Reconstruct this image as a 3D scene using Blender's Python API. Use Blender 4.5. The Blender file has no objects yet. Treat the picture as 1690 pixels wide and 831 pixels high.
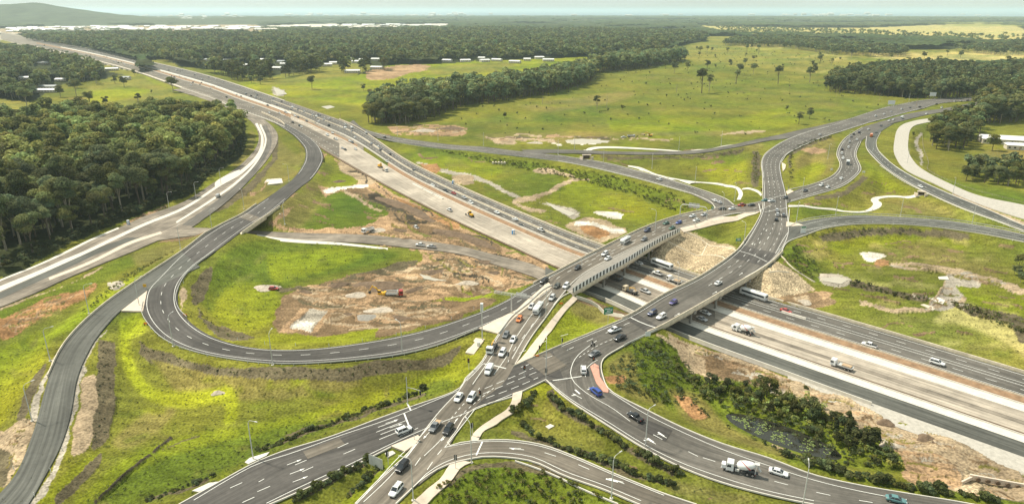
import bpy, bmesh, math, random
import numpy as np
from mathutils import Vector, Matrix
random.seed(7); RNG = np.random.default_rng(11)
SC = bpy.context.scene; COL = SC.collection
R = math.radians
# ---------------------------------------------------------------- camera
W0, H0, F0, HOR, CAMZ = 1690.0, 831.0, 1142.0, 17.0, 115.0
PITCH = math.atan((H0/2-HOR)/F0)
cd = bpy.data.cameras.new('camera'); cam = bpy.data.objects.new('camera', cd); COL.objects.link(cam)
cam.location = (0, 0, CAMZ); cam.rotation_euler = (math.pi/2-PITCH, 0, 0)
cd.sensor_fit = 'HORIZONTAL'; cd.sensor_width = 36; cd.lens = 36*F0/W0; cd.clip_start = 1; cd.clip_end = 200000
SC.camera = cam
# ---------------------------------------------------------------- world, sun, exposure
SUN_EL, SUN_AZ = 56, -62      # degrees; azimuth from +Y towards +X
wd = bpy.data.worlds.new("World"); SC.world = wd; wd.use_nodes = True
nt = wd.node_tree; bg = nt.nodes['Background']
sky = nt.nodes.new('ShaderNodeTexSky'); sky.sky_type = 'NISHITA'; sky.sun_disc = False
sky.sun_elevation = R(SUN_EL); sky.sun_rotation = R(SUN_AZ); sky.air_density = 1.0; sky.dust_density = 1.0; sky.ozone_density = 1.0
tcw = nt.nodes.new('ShaderNodeTexCoord'); mpw = nt.nodes.new('ShaderNodeMapping'); mpw.inputs['Scale'].default_value = (1.2, 1.2, 9); cl = nt.nodes.new('ShaderNodeTexNoise'); cl.inputs['Scale'].default_value = 2.2; cl.inputs['Detail'].default_value = 6
rmp = nt.nodes.new('ShaderNodeMapRange'); rmp.inputs[1].default_value = .3; rmp.inputs[2].default_value = .7; rmp.inputs[3].default_value = .6; rmp.inputs[4].default_value = .95
mxw = nt.nodes.new('ShaderNodeMix'); mxw.data_type = 'RGBA'; mxw.inputs['B'].default_value = (6.0, 6.8, 6.4, 1)      # thin bright overcast over the clear sky
nt.links.new(tcw.outputs['Generated'], mpw.inputs[0]); nt.links.new(mpw.outputs[0], cl.inputs['Vector']); nt.links.new(cl.outputs[0], rmp.inputs[0]); nt.links.new(rmp.outputs[0], mxw.inputs['Factor']); nt.links.new(sky.outputs[0], mxw.inputs['A'])
nt.links.new(mxw.outputs['Result'], bg.inputs[0]); bg.inputs[1].default_value = 0.08
sl = bpy.data.lights.new('sun', 'SUN'); sl.energy = 3.9; sl.angle = R(3); sl.color = (1, .925, .77)
so = bpy.data.objects.new('sun', sl); COL.objects.link(so)
d = Vector((math.sin(R(SUN_AZ))*math.cos(R(SUN_EL)), math.cos(R(SUN_AZ))*math.cos(R(SUN_EL)), math.sin(R(SUN_EL))))
so.rotation_euler = d.to_track_quat('Z', 'Y').to_euler(); so.location = (0, 0, 300)
SC.view_settings.view_transform = 'Standard'; SC.view_settings.look = 'None'
SC.view_settings.exposure = 0.60; SC.view_settings.gamma = 1
SC.cycles.volume_bounces = 1; SC.cycles.max_bounces = 5; SC.cycles.diffuse_bounces = 2

# ---------------------------------------------------------------- materials
def new_mat(name):
    m = bpy.data.materials.new(name); m.use_nodes = True
    n = m.node_tree; b = n.nodes['Principled BSDF']; return m, n, b
def mat(name, col, rough=.7, metal=0., var=.12, scale=1.5, spec=.3, bump=0., streak=False, coords='Object'):
    m, n, b = new_mat(name); b.inputs['Roughness'].default_value = rough; b.inputs['Metallic'].default_value = metal
    b.inputs['Specular IOR Level'].default_value = spec
    if var <= 0: b.inputs['Base Color'].default_value = (*col, 1); return m
    tc = n.nodes.new('ShaderNodeTexCoord'); tx = n.nodes.new('ShaderNodeTexNoise'); tx.inputs['Scale'].default_value = scale
    tx.inputs['Detail'].default_value = 5; tx.inputs['Roughness'].default_value = .65
    n.links.new(tc.outputs[coords], tx.inputs['Vector'])
    mr = n.nodes.new('ShaderNodeMapRange'); mr.inputs[1].default_value = .3; mr.inputs[2].default_value = .7
    mr.inputs[3].default_value = 1-var; mr.inputs[4].default_value = 1+var
    n.links.new(tx.outputs[0], mr.inputs[0]); last = mr.outputs[0]
    if streak:
        mp = n.nodes.new('ShaderNodeMapping'); mp.inputs['Scale'].default_value = (.85, .02, 1)
        n.links.new(tc.outputs['UV'], mp.inputs[0]); t2 = n.nodes.new('ShaderNodeTexNoise'); t2.inputs['Scale'].default_value = 1.0
        t2.inputs['Detail'].default_value = 4; n.links.new(mp.outputs[0], t2.inputs['Vector'])
        m2 = n.nodes.new('ShaderNodeMapRange'); m2.inputs[1].default_value = .3; m2.inputs[2].default_value = .7
        m2.inputs[3].default_value = .62; m2.inputs[4].default_value = 1.36; n.links.new(t2.outputs[0], m2.inputs[0])
        mu = n.nodes.new('ShaderNodeMath'); mu.operation = 'MULTIPLY'; n.links.new(last, mu.inputs[0]); n.links.new(m2.outputs[0], mu.inputs[1])
        t3 = n.nodes.new('ShaderNodeTexNoise'); t3.inputs['Scale'].default_value = .045; t3.inputs['Detail'].default_value = 3
        n.links.new(tc.outputs['Object'], t3.inputs['Vector'])
        m3 = n.nodes.new('ShaderNodeMapRange'); m3.inputs[1].default_value = .35; m3.inputs[2].default_value = .65
        m3.inputs[3].default_value = .8; m3.inputs[4].default_value = 1.22; n.links.new(t3.outputs[0], m3.inputs[0])
        m4 = n.nodes.new('ShaderNodeMath'); m4.operation = 'MULTIPLY'; n.links.new(mu.outputs[0], m4.inputs[0]); n.links.new(m3.outputs[0], m4.inputs[1])
        last = m4.outputs[0]
    mx = n.nodes.new('ShaderNodeVectorMath'); mx.operation = 'SCALE'; mx.inputs[0].default_value = col
    n.links.new(last, mx.inputs['Scale']); n.links.new(mx.outputs[0], b.inputs['Base Color'])
    if bump:
        bp = n.nodes.new('ShaderNodeBump'); bp.inputs['Strength'].default_value = bump; bp.inputs['Distance'].default_value = .2
        n.links.new(tx.outputs[0], bp.inputs['Height']); n.links.new(bp.outputs[0], b.inputs['Normal'])
    return m
M = dict(
 asphalt=mat('asphalt', (.112, .102, .088), .85, var=.16, scale=.6, streak=True),
 asphalt_dark=mat('asphalt_dark', (.072, .066, .06), .85, var=.16, scale=.6, streak=True),
 asphalt_brown=mat('asphalt_worn', (.145, .125, .10), .9, var=.15, scale=.5, streak=True),
 asphalt_green=mat('asphalt_fresh', (.092, .092, .08), .85, var=.14, scale=.6, streak=True),
 tan_pave=mat('new_concrete_pavement', (.36, .31, .25), .9, var=.18, scale=.3, streak=True),
 site_pave=mat('dusty_site_pavement', (.205, .175, .14), .95, var=.35, scale=.15, streak=True),
 verge=mat('brown_verge', (.27, .17, .10), 1, var=.35, scale=.4),
 gravel=mat('pale_gravel', (.42, .39, .34), 1, var=.2, scale=.8),
 concrete=mat('concrete', (.60, .52, .40), .85, var=.24, scale=.5),
 concrete_pale=mat('concrete_pale', (.60, .56, .49), .85, var=.12, scale=.4),
 concrete_path=mat('path_concrete', (.60, .50, .40), .9, var=.14, scale=.4),
 concrete_dark=mat('concrete_weathered', (.26, .24, .21), .9, var=.2, scale=.8),
 pink=mat('pink_paving', (.55, .28, .21), .9, var=.15, scale=1),
 paint=mat('road_paint', (.78, .77, .72), .7, var=.15, scale=2),
 steel=mat('galvanised_steel', (.58, .57, .54), .5, .15, var=.08),
 steel_dark=mat('dark_steel', (.08, .08, .08), .6, .3, var=.1),
 rubber=mat('rubber', (.02, .02, .02), .9, var=.1), rim=mat('alloy_rim', (.45, .45, .46), .35, .8, var=.05),
 glass=mat('tinted_glass', (.025, .03, .035), .08, 0, var=0, spec=.6),
 lamp_w=mat('headlight_lens', (.75, .75, .75), .15, 0, var=0, spec=.6), lamp_r=mat('taillight_lens', (.4, .02, .02), .25, 0, var=0),
 black_plastic=mat('black_plastic', (.03, .03, .03), .6, var=.1),
 green_sign=mat('green_sign_face', (.01, .19, .08), .5, var=.05), white_sign=mat('white_sign_face', (.75, .75, .73), .5, var=.05),
 yellow=mat('machine_yellow', (.72, .40, .03), .5, var=.15), orange=mat('orange_plastic', (.8, .22, .02), .6, var=.1),
 timber=mat('timber', (.45, .32, .2), .8, var=.2, scale=3), blue_plastic=mat('blue_plastic', (.04, .22, .5), .5, var=.1),
 soil=mat('dark_soil', (.15, .105, .07), 1, var=.4, scale=.6), rubble=mat('rubble', (.42, .36, .29), 1, var=.35, scale=.9),
 trunk=mat('pale_bark', (.34, .29, .22), .9, var=.3, scale=.6), trunk_dark=mat('brown_bark', (.12, .09, .065), .9, var=.3, scale=.6),
 roof_white=mat('white_roof', (.72, .72, .70), .5, var=.06), roof_grey=mat('grey_roof', (.3, .32, .33), .5, var=.08), roof_red=mat('terracotta_roof', (.36, .16, .1), .7, var=.1),
 wall_cream=mat('cream_wall', (.6, .54, .44), .8, var=.08), skin=mat('skin', (.5, .3, .2), .6, var=.05), cloth_dark=mat('dark_clothing', (.03, .03, .04), .9, var=.1),
 hivis=mat('hivis_orange_clothing', (.8, .3, .03), .8, var=.1), water=mat('brown_water', (.03, .03, .02), .12, var=.1, scale=.2, spec=.5),
 pale_water=mat('silty_water', (.42, .38, .30), .45, var=.08, scale=.1, spec=.5), sea=mat('sea_water', (.10, .19, .26), .35, var=.05, scale=.001),
 lily=mat('lily_pad', (.20, .26, .08), .6, var=.3, scale=2),
)
CARCOL = dict(white=(.78, .78, .76), black=(.012, .012, .014), grey=(.16, .165, .17), silver=(.5, .5, .5), blue=(.03, .07, .32), navy=(.02, .03, .09),
 red=(.4, .03, .02), orange=(.75, .2, .04), green=(.02, .10, .05), teal=(.10, .22, .22), purple=(.07, .05, .22), cream=(.6, .5, .35), olive=(.07, .07, .05))
for k, c in CARCOL.items():
    m = mat(k+'_car_paint', c, .28, .0, var=.04, spec=.5); m.node_tree.nodes['Principled BSDF'].inputs['Coat Weight'].default_value = .5; M['car_'+k] = m
def leaf_mat(name, base, hueshift=.35):
    m, n, b = new_mat(name); b.inputs['Roughness'].default_value = .75; b.inputs['Specular IOR Level'].default_value = .15
    at = n.nodes.new('ShaderNodeAttribute'); at.attribute_name = 'tint'
    oi = n.nodes.new('ShaderNodeObjectInfo'); mr = n.nodes.new('ShaderNodeMapRange'); mr.inputs[3].default_value = .5; mr.inputs[4].default_value = 1.4
    n.links.new(oi.outputs['Random'], mr.inputs[0])
    mx = n.nodes.new('ShaderNodeVectorMath'); mx.operation = 'MULTIPLY'; n.links.new(at.outputs['Color'], mx.inputs[0])
    m7 = n.nodes.new('ShaderNodeMath'); m7.operation = 'MULTIPLY'; m7.inputs[1].default_value = 7.31; fr = n.nodes.new('ShaderNodeMath'); fr.operation = 'FRACT'; n.links.new(oi.outputs['Random'], m7.inputs[0]); n.links.new(m7.outputs[0], fr.inputs[0])
    mc = n.nodes.new('ShaderNodeMix'); mc.data_type = 'RGBA'; mc.inputs['A'].default_value = (*base, 1); mc.inputs['B'].default_value = (base[0]*.88, base[1]*1.0, base[2]*1.9, 1); n.links.new(fr.outputs[0], mc.inputs['Factor']); n.links.new(mc.outputs['Result'], mx.inputs[1])
    s = n.nodes.new('ShaderNodeVectorMath'); s.operation = 'SCALE'; n.links.new(mx.outputs[0], s.inputs[0]); n.links.new(mr.outputs[0], s.inputs['Scale'])
    n.links.new(s.outputs[0], b.inputs['Base Color'])
    tr = n.nodes.new('ShaderNodeBsdfTranslucent'); n.links.new(s.outputs[0], tr.inputs[0]); ms = n.nodes.new('ShaderNodeMixShader'); ms.inputs[0].default_value = .3
    n.links.new(b.outputs[0], ms.inputs[1]); n.links.new(tr.outputs[0], ms.inputs[2]); n.links.new(ms.outputs[0], n.nodes['Material Output'].inputs[0])
    return m
M['leaf'] = leaf_mat('gum_leaves', (.16, .172, .044)); M['leaf_shrub'] = leaf_mat('shrub_leaves', (.105, .115, .028))
# ---------------------------------------------------------------- projection
cP, sP = math.cos(PITCH), math.sin(PITCH)
def ray(px, py):
    u = (np.asarray(px, float)-W0/2)/F0; v = (np.asarray(py, float)-H0/2)/F0
    return u, cP - v*sP, -sP - v*cP         # x, y, z of direction
def at_z(px, py, z=0.):
    x, y, zz = ray(px, py); t = (z-CAMZ)/zz; return np.stack([x*t, y*t], -1)
def to_px(P):
    P = np.asarray(P, float); x, y, z = P[..., 0], P[..., 1], P[..., 2]-CAMZ
    dep = np.maximum(y*cP - z*sP, 1e-3); up = y*sP + z*cP
    return W0/2+F0*x/dep, H0/2-F0*up/dep
# elevation of the upper road network
EC = [(900,600,6.5),(850,560,6.6),(1000,575,6.8),(950,450,7),(1050,400,7),(1140,370,7),(1030,540,7),(1100,500,7),(1180,460,7),(1250,400,7),(1280,340,6.6),(1210,345,6.6),(1230,370,6.6),
 (780,650,6.2),(690,700,5.8),(600,740,5.2),(480,780,4.6),(300,831,4),(620,831,5.2),(700,760,5.6),(560,870,5),(850,740,5.2),(950,775,4.8),(1100,831,4.2),(950,640,6.2),(1000,670,5.8),(1070,710,5.2),(1160,745,4.5),(1268,785,3.6),(1400,812,2.8),(1600,850,2.2),(1800,900,2),
 (1120,310,5.6),(1180,335,6.3),(996,272,4.6),(920,262,4),(846,252,3.2),(700,235,1.8),(640,226,1.2),(600,215,.5),(570,203,.2),
 (1265,260,5.6),(1330,228,4.8),(1470,185,3.2),(1600,163,2),(1700,158,1.5),(1268,229,4.5),(1196,243,3),(1096,253,2),(1000,252,2.2),(1340,310,6),(1400,285,5.4),(1400,245,4.8),(1440,212,4),(1500,190,3.4),(1570,175,2.4),
 (1440,240,4.2),(1500,290,4),(1580,330,3.6),(1690,376,3),(1900,460,2.5),(1490,240,3.4),(1560,305,3.2),(1690,345,2.6),(1360,366,5.8),(1440,361,5),(1540,366,4.3),(1690,392,3.4),(1900,440,3),
 (820,520,6.4),(740,545,5.6),(640,568,5),(540,582,4.5),(440,585,4.5),(340,565,4.8),(270,530,5.2),(265,470,5.8),(330,420,6.5),(410,365,7),(460,325,6.2),(510,285,4),(515,255,2.2),(500,228,.8),(480,210,.3),(460,200,.15),
 (190,490,5),(110,570,4),(90,650,3.3),(60,740,2.8),(10,840,2.5),(-40,930,2.5)]
EW = np.array([[*at_z(a, b, c), c] for a, b, c in EC])
def E(xy):
    xy = np.atleast_2d(xy); out = np.empty(len(xy))
    for i in range(0, len(xy), 20000):
        d2 = ((xy[i:i+20000, None, :]-EW[None, :, :2])**2).sum(-1)
        w = np.exp(-d2/(2*26.**2)) + 1e-4*np.exp(-d2/(2*90.**2)) + 1e-9/(1+d2/1e4)
        out[i:i+20000] = (w*EW[:, 2]).sum(-1)/w.sum(-1)
    return out
def on(px, py, fn):
    px = np.atleast_1d(np.asarray(px, float)); py = np.atleast_1d(np.asarray(py, float)); z = np.full(px.shape, 3.)
    dx, dy, dz = ray(px, py)
    for _ in range(14):
        t = (z-CAMZ)/dz; xy = np.stack([dx*t, dy*t], -1); z = .4*z+.6*fn(xy)
    t = (z-CAMZ)/dz; return np.stack([dx*t, dy*t, z], -1)
def flat(xy): return np.zeros(len(np.atleast_2d(xy)))
def upE(pts): a = np.array(pts, float); return on(a[:, 0], a[:, 1], E)
def up0(pts): a = np.array(pts, float); return on(a[:, 0], a[:, 1], flat)
def smooth(P, step=4.0, closed=False):
    P = np.asarray(P, float); n = len(P)
    if n < 3:
        L = np.linalg.norm(P[1]-P[0]); k = max(2, int(L/step)+1); t = np.linspace(0, 1, k)[:, None]; return P[0]*(1-t)+P[-1]*t
    ext = np.vstack([2*P[0]-P[1], P, 2*P[-1]-P[-2]]); out = []
    for i in range(n-1):
        p0, p1, p2, p3 = ext[i:i+4]; k = max(2, int(np.linalg.norm(p2-p1)/2)+1)
        d01 = max(np.linalg.norm(p1-p0)**.5, 1e-3); d12 = max(np.linalg.norm(p2-p1)**.5, 1e-3); d23 = max(np.linalg.norm(p3-p2)**.5, 1e-3)
        m1 = ((p1-p0)/d01-(p2-p0)/(d01+d12)+(p2-p1)/d12)*d12; m2 = ((p2-p1)/d12-(p3-p1)/(d12+d23)+(p3-p2)/d23)*d12
        t = np.linspace(0, 1, k, endpoint=False)[:, None]
        out.append((2*t**3-3*t**2+1)*p1+(t**3-2*t**2+t)*m1+(-2*t**3+3*t**2)*p2+(t**3-t**2)*m2)
    out.append(P[-1:]); return resample(np.vstack(out), step)
def resample(P, step=None, n=None):
    s = np.r_[0, np.cumsum(np.linalg.norm(np.diff(P, axis=0), axis=1))]
    if n is None: n = max(2, int(s[-1]/step)+1)
    q = np.linspace(0, s[-1], n); return np.stack([np.interp(q, s, P[:, k]) for k in range(P.shape[1])], -1)

# ---------------------------------------------------------------- objects
def tag(o, label=None, cat=None, group=None, kind=None):
    if label: o['label'] = label
    if cat: o['category'] = cat
    if group: o['group'] = group
    if kind: o['kind'] = kind
    return o
def npmesh(name, V, faces, mats, midx=None, smooth_=False, uv=None, tint=None, parent=None):
    V = np.ascontiguousarray(V, dtype=np.float32); me = bpy.data.meshes.new(name)
    if isinstance(faces, np.ndarray):
        k = faces.shape[1]; nf = len(faces); flatf = faces.ravel().astype(np.int32); st = np.arange(nf, dtype=np.int32)*k; tot = np.full(nf, k, np.int32)
    else:
        nf = len(faces); flatf = np.array([i for f in faces for i in f], np.int32); tot = np.array([len(f) for f in faces], np.int32); st = np.r_[0, np.cumsum(tot)[:-1]].astype(np.int32)
    me.vertices.add(len(V)); me.vertices.foreach_set('co', V.ravel()); me.loops.add(len(flatf)); me.loops.foreach_set('vertex_index', flatf)
    me.polygons.add(nf); me.polygons.foreach_set('loop_start', st)
    for m in (mats if isinstance(mats, (list, tuple)) else [mats]): me.materials.append(m)
    if midx is not None: me.polygons.foreach_set('material_index', np.asarray(midx, np.int32))
    me.polygons.foreach_set('use_smooth', np.full(nf, bool(smooth_)))
    if uv is not None:
        l = me.uv_layers.new(name='UVMap'); l.data.foreach_set('uv', np.asarray(uv, np.float32)[flatf].ravel())
    if tint is not None:
        a = me.color_attributes.new('tint', 'FLOAT_COLOR', 'POINT'); c = np.ones((len(V), 4), np.float32); c[:, :3] = tint; a.data.foreach_set('color', c.ravel())
    me.update(calc_edges=True); me.validate()
    o = bpy.data.objects.new(name, me); COL.objects.link(o)
    if parent: o.parent = parent
    return o
class MB:
    def __init__(s): s.v = []; s.f = []; s.m = []; s.c = 0
    def add(s, V, Fs, m=0):
        b = len(s.v); s.v += [tuple(p) for p in V]; s.f += [tuple(i+b for i in f) for f in Fs]; s.m += [m]*len(Fs); return s
    def box(s, c, d, m=0, rz=0, top=None, tilt=None):
        x, y, z = d[0]/2, d[1]/2, d[2]/2; tx, ty = (top if top else (1, 1))
        P = [(-x,-y,-z),(x,-y,-z),(x,y,-z),(-x,y,-z),(-x*tx,-y*ty,z),(x*tx,-y*ty,z),(x*tx,y*ty,z),(-x*tx,y*ty,z)]
        mt = Matrix.Rotation(rz, 3, 'Z')
        if tilt: mt = mt @ Matrix.Rotation(tilt, 3, 'Y')
        P = [mt @ Vector(p) + Vector(c) for p in P]
        return s.add(P, [(0,3,2,1),(4,5,6,7),(0,1,5,4),(1,2,6,5),(2,3,7,6),(3,0,4,7)], m)
    def tube(s, pts, rad, n=8, m=0, caps=True):
        pts = [Vector(p) for p in pts]; rad = rad if isinstance(rad, (list, tuple)) else [rad]*len(pts); V = []
        for i, p in enumerate(pts):
            t = (pts[min(i+1, len(pts)-1)]-pts[max(i-1, 0)]).normalized(); a = t.orthogonal().normalized() if abs(t.z) > .9 else t.cross(Vector((0,0,1))).normalized()
            if abs(t.z) > .9: a = Vector((1,0,0)) - t*t.x; a.normalize()
            b = t.cross(a)
            V += [p + (a*math.cos(2*math.pi*k/n)+b*math.sin(2*math.pi*k/n))*rad[i] for k in range(n)]
        Fs = [(i*n+k, i*n+(k+1)%n, (i+1)*n+(k+1)%n, (i+1)*n+k) for i in range(len(pts)-1) for k in range(n)]
        if caps: Fs += [tuple(range(n))[::-1], tuple((len(pts)-1)*n+k for k in range(n))]
        return s.add(V, Fs, m)
    def prism(s, prof, y0, y1, m=0, inset=None):      # side profile (x,z) extruded along y
        n = len(prof); V = [(x, y0, z) for x, z in prof]+[(x, y1, z) for x, z in prof]
        return s.add(V, [tuple(range(n)), tuple(range(2*n-1, n-1, -1))]+[(i, i+n, (i+1)%n+n, (i+1)%n) for i in range(n)], m)
    def build(s, name, mats, parent=None, bevel=0, smooth_=False):
        if not isinstance(mats, (list, tuple)): mats = [mats]
        me = bpy.data.meshes.new(name); me.from_pydata(s.v, [], s.f)
        for m in mats: me.materials.append(m)
        me.polygons.foreach_set('material_index', s.m)
        bm = bmesh.new(); bm.from_mesh(me); bmesh.ops.recalc_face_normals(bm, faces=bm.faces)
        if bevel: bmesh.ops.bevel(bm, geom=list(bm.edges), offset=bevel, segments=2, affect='EDGES', profile=.6, clamp_overlap=True)
        bm.to_mesh(me); bm.free()
        if smooth_: me.polygons.foreach_set('use_smooth', [True]*len(me.polygons))
        o = bpy.data.objects.new(name, me); COL.objects.link(o)
        if parent: o.parent = parent
        return o
def empty(name, loc=(0,0,0), rz=0):
    o = bpy.data.objects.new(name, None); COL.objects.link(o); o.location = loc; o.rotation_euler = (0, 0, rz); o.empty_display_size = .5; return o
def copy_tree(o, parent=None):
    c = o.copy(); COL.objects.link(c)
    if parent is not None: c.parent = parent
    for ch in list(o.children): copy_tree(ch, c)
    return c
# ================================================================ ROADS
LAY = .022
UPS, LOWS = [], []          # terrain samples: (x,y,half width,z)
def ribbon(name, L, Rr, fn, m, layer=0, kind='structure', skirt=.7, samples='up', parent=None, lift=0., step=3., smoothit=True, label=None):
    A = on(*np.array(L, float).T, fn)[:, :2]; B = on(*np.array(Rr, float).T, fn)[:, :2]
    return ribbon_w(name, A, B, fn, m, layer, kind, skirt, samples, parent, lift, step, smoothit)
def ribbon_w(name, A, B, fn, m, layer=0, kind='structure', skirt=.7, samples='up', parent=None, lift=0., step=3., smoothit=True):
    if smoothit: A = smooth(A, 2.); B = smooth(B, 2.)
    ln = max(np.linalg.norm(np.diff(A, axis=0), axis=1).sum(), np.linalg.norm(np.diff(B, axis=0), axis=1).sum())
    n = max(2, int(ln/step)+1); A = resample(A, n=n); B = resample(B, n=n)
    wmax = np.linalg.norm(A-B, axis=1).max(); k = max(2, int(wmax/4)+2); t = np.linspace(0, 1, k)
    P = A[:, None, :]*(1-t)[None, :, None] + B[:, None, :]*t[None, :, None]
    z = fn(P.reshape(-1, 2)).reshape(n, k)+layer*LAY+lift
    V = np.concatenate([P, z[..., None]], -1)
    if samples:
        c = (A+B)/2; hw = np.linalg.norm(A-B, axis=1)/2; zc = z[:, k//2]
        tgt = UPS if samples == 'up' else LOWS
        for i in range(0, n):
            tgt.append((c[i, 0], c[i, 1], hw[i], zc[i]))
            if hw[i] > 8:
                for q in (.2, .8): c2 = A[i]*(1-q)+B[i]*q; tgt.append((c2[0], c2[1], hw[i]*.4, z[i, int(q*(k-1))]))
    s = np.r_[0, np.cumsum(np.linalg.norm(np.diff((A+B)/2, axis=0), axis=1))]; w = np.linalg.norm(A-B, axis=1)
    U = np.stack([t[None, :]*w[:, None], np.repeat(s[:, None], k, 1)], -1)
    if skirt:
        lo = V[:, [0]].copy(); lo[..., 2] -= skirt; hi = V[:, [-1]].copy(); hi[..., 2] -= skirt
        V = np.concatenate([lo, V, hi], 1); U = np.concatenate([U[:, [0]], U, U[:, [-1]]], 1); k += 2
    I = np.arange(n*k).reshape(n, k); F = np.stack([I[:-1, :-1], I[:-1, 1:], I[1:, 1:], I[1:, :-1]], -1).reshape(-1, 4)
    o = npmesh(name, V.reshape(-1, 3), F, m, uv=U.reshape(-1, 2), parent=parent)
    if kind and not parent: o['kind'] = kind
    return o, A, B
# --- motorway corridor: north edge and south edge (dark line) in photo pixels
MWN = [(0,54),(33,60),(83,69),(160,83),(225,97),(288,111),(350,127),(448,159),(523,185),(583,208),(673,267),(748,304),(846,347),(990,405),(1073,430),(1161,459),(1268,493),(1400,531),(1690,617),(2000,712)]
MWS = [(0,64),(33,72),(83,83),(160,101),(225,119),(300,146),(350,163),(392,181),(448,201),(500,226),(543,253),(636,306),(748,363),(846,408),(921,442),(999,470),(1076,502),(1128,523),(1268,573),(1690,717),(2000,823)]
_n = smooth(np.array([(*p,) for p in MWN], float), 4); _s = smooth(np.array(MWS, float), 4)
def mwN(x): return at_z(x, np.interp(x, _n[:, 0], _n[:, 1]))
def mwS(x): return at_z(x, np.interp(x, _s[:, 0], _s[:, 1]))
def mw(x, f):
    x = np.asarray(x, float); f = np.asarray(f, float)[..., None] if np.ndim(f) else f; return mwN(x)*(1-f)+mwS(x)*f
def xs(a, b, k=None): return np.linspace(a, b, k or max(4, int(abs(b-a)/12)))
def band(name, a, b, f0, f1, m, layer, lift=0., skirt=.4, samples=None, f0b=None, f1b=None):
    X = xs(a, b); t = np.linspace(0, 1, len(X)); F0_ = f0+(t*((f0b if f0b is not None else f0)-f0)); F1_ = f1+(t*((f1b if f1b is not None else f1)-f1))
    return ribbon_w(name, mw(X, F0_), mw(X, F1_), flat, m, layer, skirt=skirt, samples=samples, lift=lift, smoothit=False, step=4)
for X in xs(2, 2000, 330):                      # corridor samples for the terrain
    a, b = mw([X], 0.)[0], mw([X], 1.34 if X > 960 else 1.0)[0]; c = (a+b)/2; hw = np.linalg.norm(a-b)/2
    if X > 480: hw *= .72                       # skewed section: the true half width
    for q in (.12, .3, .5, .7, .88): cc = a*(1-q)+b*q; LOWS.append((cc[0], cc[1], max(2, hw*.27), 0))
band('motorway_carriageway', 2, 600, -.02, 1.0, M['site_pave'], -.6)
band('motorway_carriageway', 60, 600, .02, .40, M['asphalt'], .3, skirt=.1); band('concrete_strip', 100, 480, .40, .46, M['concrete_pale'], .3); band('motorway_pavement', 60, 480, .62, .9, M['asphalt_brown'], .3, skirt=.1); band('motorway_verge', 60, 590, .47, .6, M['verge'], .5, skirt=.1); band('concrete_strip', 40, 300, .93, .99, M['concrete'], .3)
band('motorway_carriageway', 590, 2000, -.01, .41, M['asphalt'], 0)
band('motorway_pavement', 400, 560, .66, .97, M['asphalt_brown'], 2.7, skirt=.05)
band('motorway_verge', 640, 2000, .40, .55, M['verge'], 1, f0b=.41)
band('motorway_pavement', 480, 1010, .53, .975, M['tan_pave'], 2, f0b=.55)
band('motorway_pavement', 1000, 2000, .655, .975, M['site_pave'], 2.4); band('motorway_pavement', 1180, 2000, .66, .80, M['tan_pave'], 3); band('motorway_pavement', 1180, 2000, .86, .97, M['tan_pave'], 3)
band('concrete_drain', 985, 2000, .545, .655, M['concrete_pale'], 3)
band('kerb_strip', 500, 2000, .975, 1.005, M['soil'], 4)
band('concrete_drain', 950, 2000, 1.01, 1.11, M['concrete_pale'], 4)
band('motorway_carriageway', 900, 2000, 1.10, 1.30, M['asphalt_green'], 3)
band('gravel_shoulder', 1300, 2000, 1.295, 1.50, M['gravel'], 2)
band('verge', 930, 1440, 1.29, 1.36, M['concrete_dark'], 1)
# --- left construction carriageway
LC = ribbon('site_carriageway', [(-60,482),(0,461),(60,437),(108,416),(150,394),(195,376),(238,357),(300,334),(350,303),(390,277),(418,250),(427,228),(418,204),(395,187),(360,172),(320,158),(285,148)],
  [(-60,528),(0,506),(60,482),(105,461),(155,440),(215,416),(262,396),(310,378),(345,354),(385,322),(418,290),(446,256),(459,226),(449,208),(425,190),(385,172),(345,158),(300,146)], flat, M['site_pave'], 1, samples='low')
ribbon('fresh_asphalt_lane', [(-60,507),(0,483),(60,455),(105,434),(160,410),(210,392)], [(-60,520),(0,493),(60,466),(112,442),(168,416),(232,392)], flat, M['asphalt_green'], 2, samples=None, skirt=0)
ribbon('fresh_asphalt_lane', [(300,371),(345,340),(395,300),(428,262),(440,232),(432,208)], [(318,373),(360,344),(404,305),(436,265),(449,232),(440,207)], flat, M['asphalt'], 2, samples=None, skirt=0)
ribbon('concrete_strip', [(-60,500),(0,472),(60,448),(105,428),(135,416),(190,390),(238,368),(300,343),(358,306),(393,284),(423,256),(431,228),(421,204)], [(-60,509),(0,481),(60,455),(112,432),(145,417),(195,393),(240,372),(303,346),(362,308),(398,287),(428,257),(435,228),(425,203)], flat, M['concrete_pale'], 3, samples=None, skirt=0)
ribbon('concrete_strip', [(-60,488),(0,461),(60,437),(105,416),(150,394),(195,375)], [(-60,492),(0,464),(60,440),(109,418),(153,396),(197,377)], flat, M['concrete_pale'], 3, samples=None, skirt=0)
ribbon('concrete_strip', [(80,458),(150,430),(215,398),(265,382)], [(82,462),(152,434),(218,402),(268,385)], flat, M['concrete_path'], 3, samples=None, skirt=0)
ribbon('concrete_strip', [(290,366),(345,331),(390,299),(422,266),(437,232),(428,206)], [(292,368),(348,333),(393,301),(425,267),(440,232),(431,205)], flat, M['concrete_pale'], 3, samples=None, skirt=0)
ribbon('concrete_apron', [(355,310),(356,300),(372,290),(395,280)], [(362,308),(366,305),(380,298),(397,283)], flat, M['concrete_pale'], 4, samples=None, skirt=0)
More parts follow.
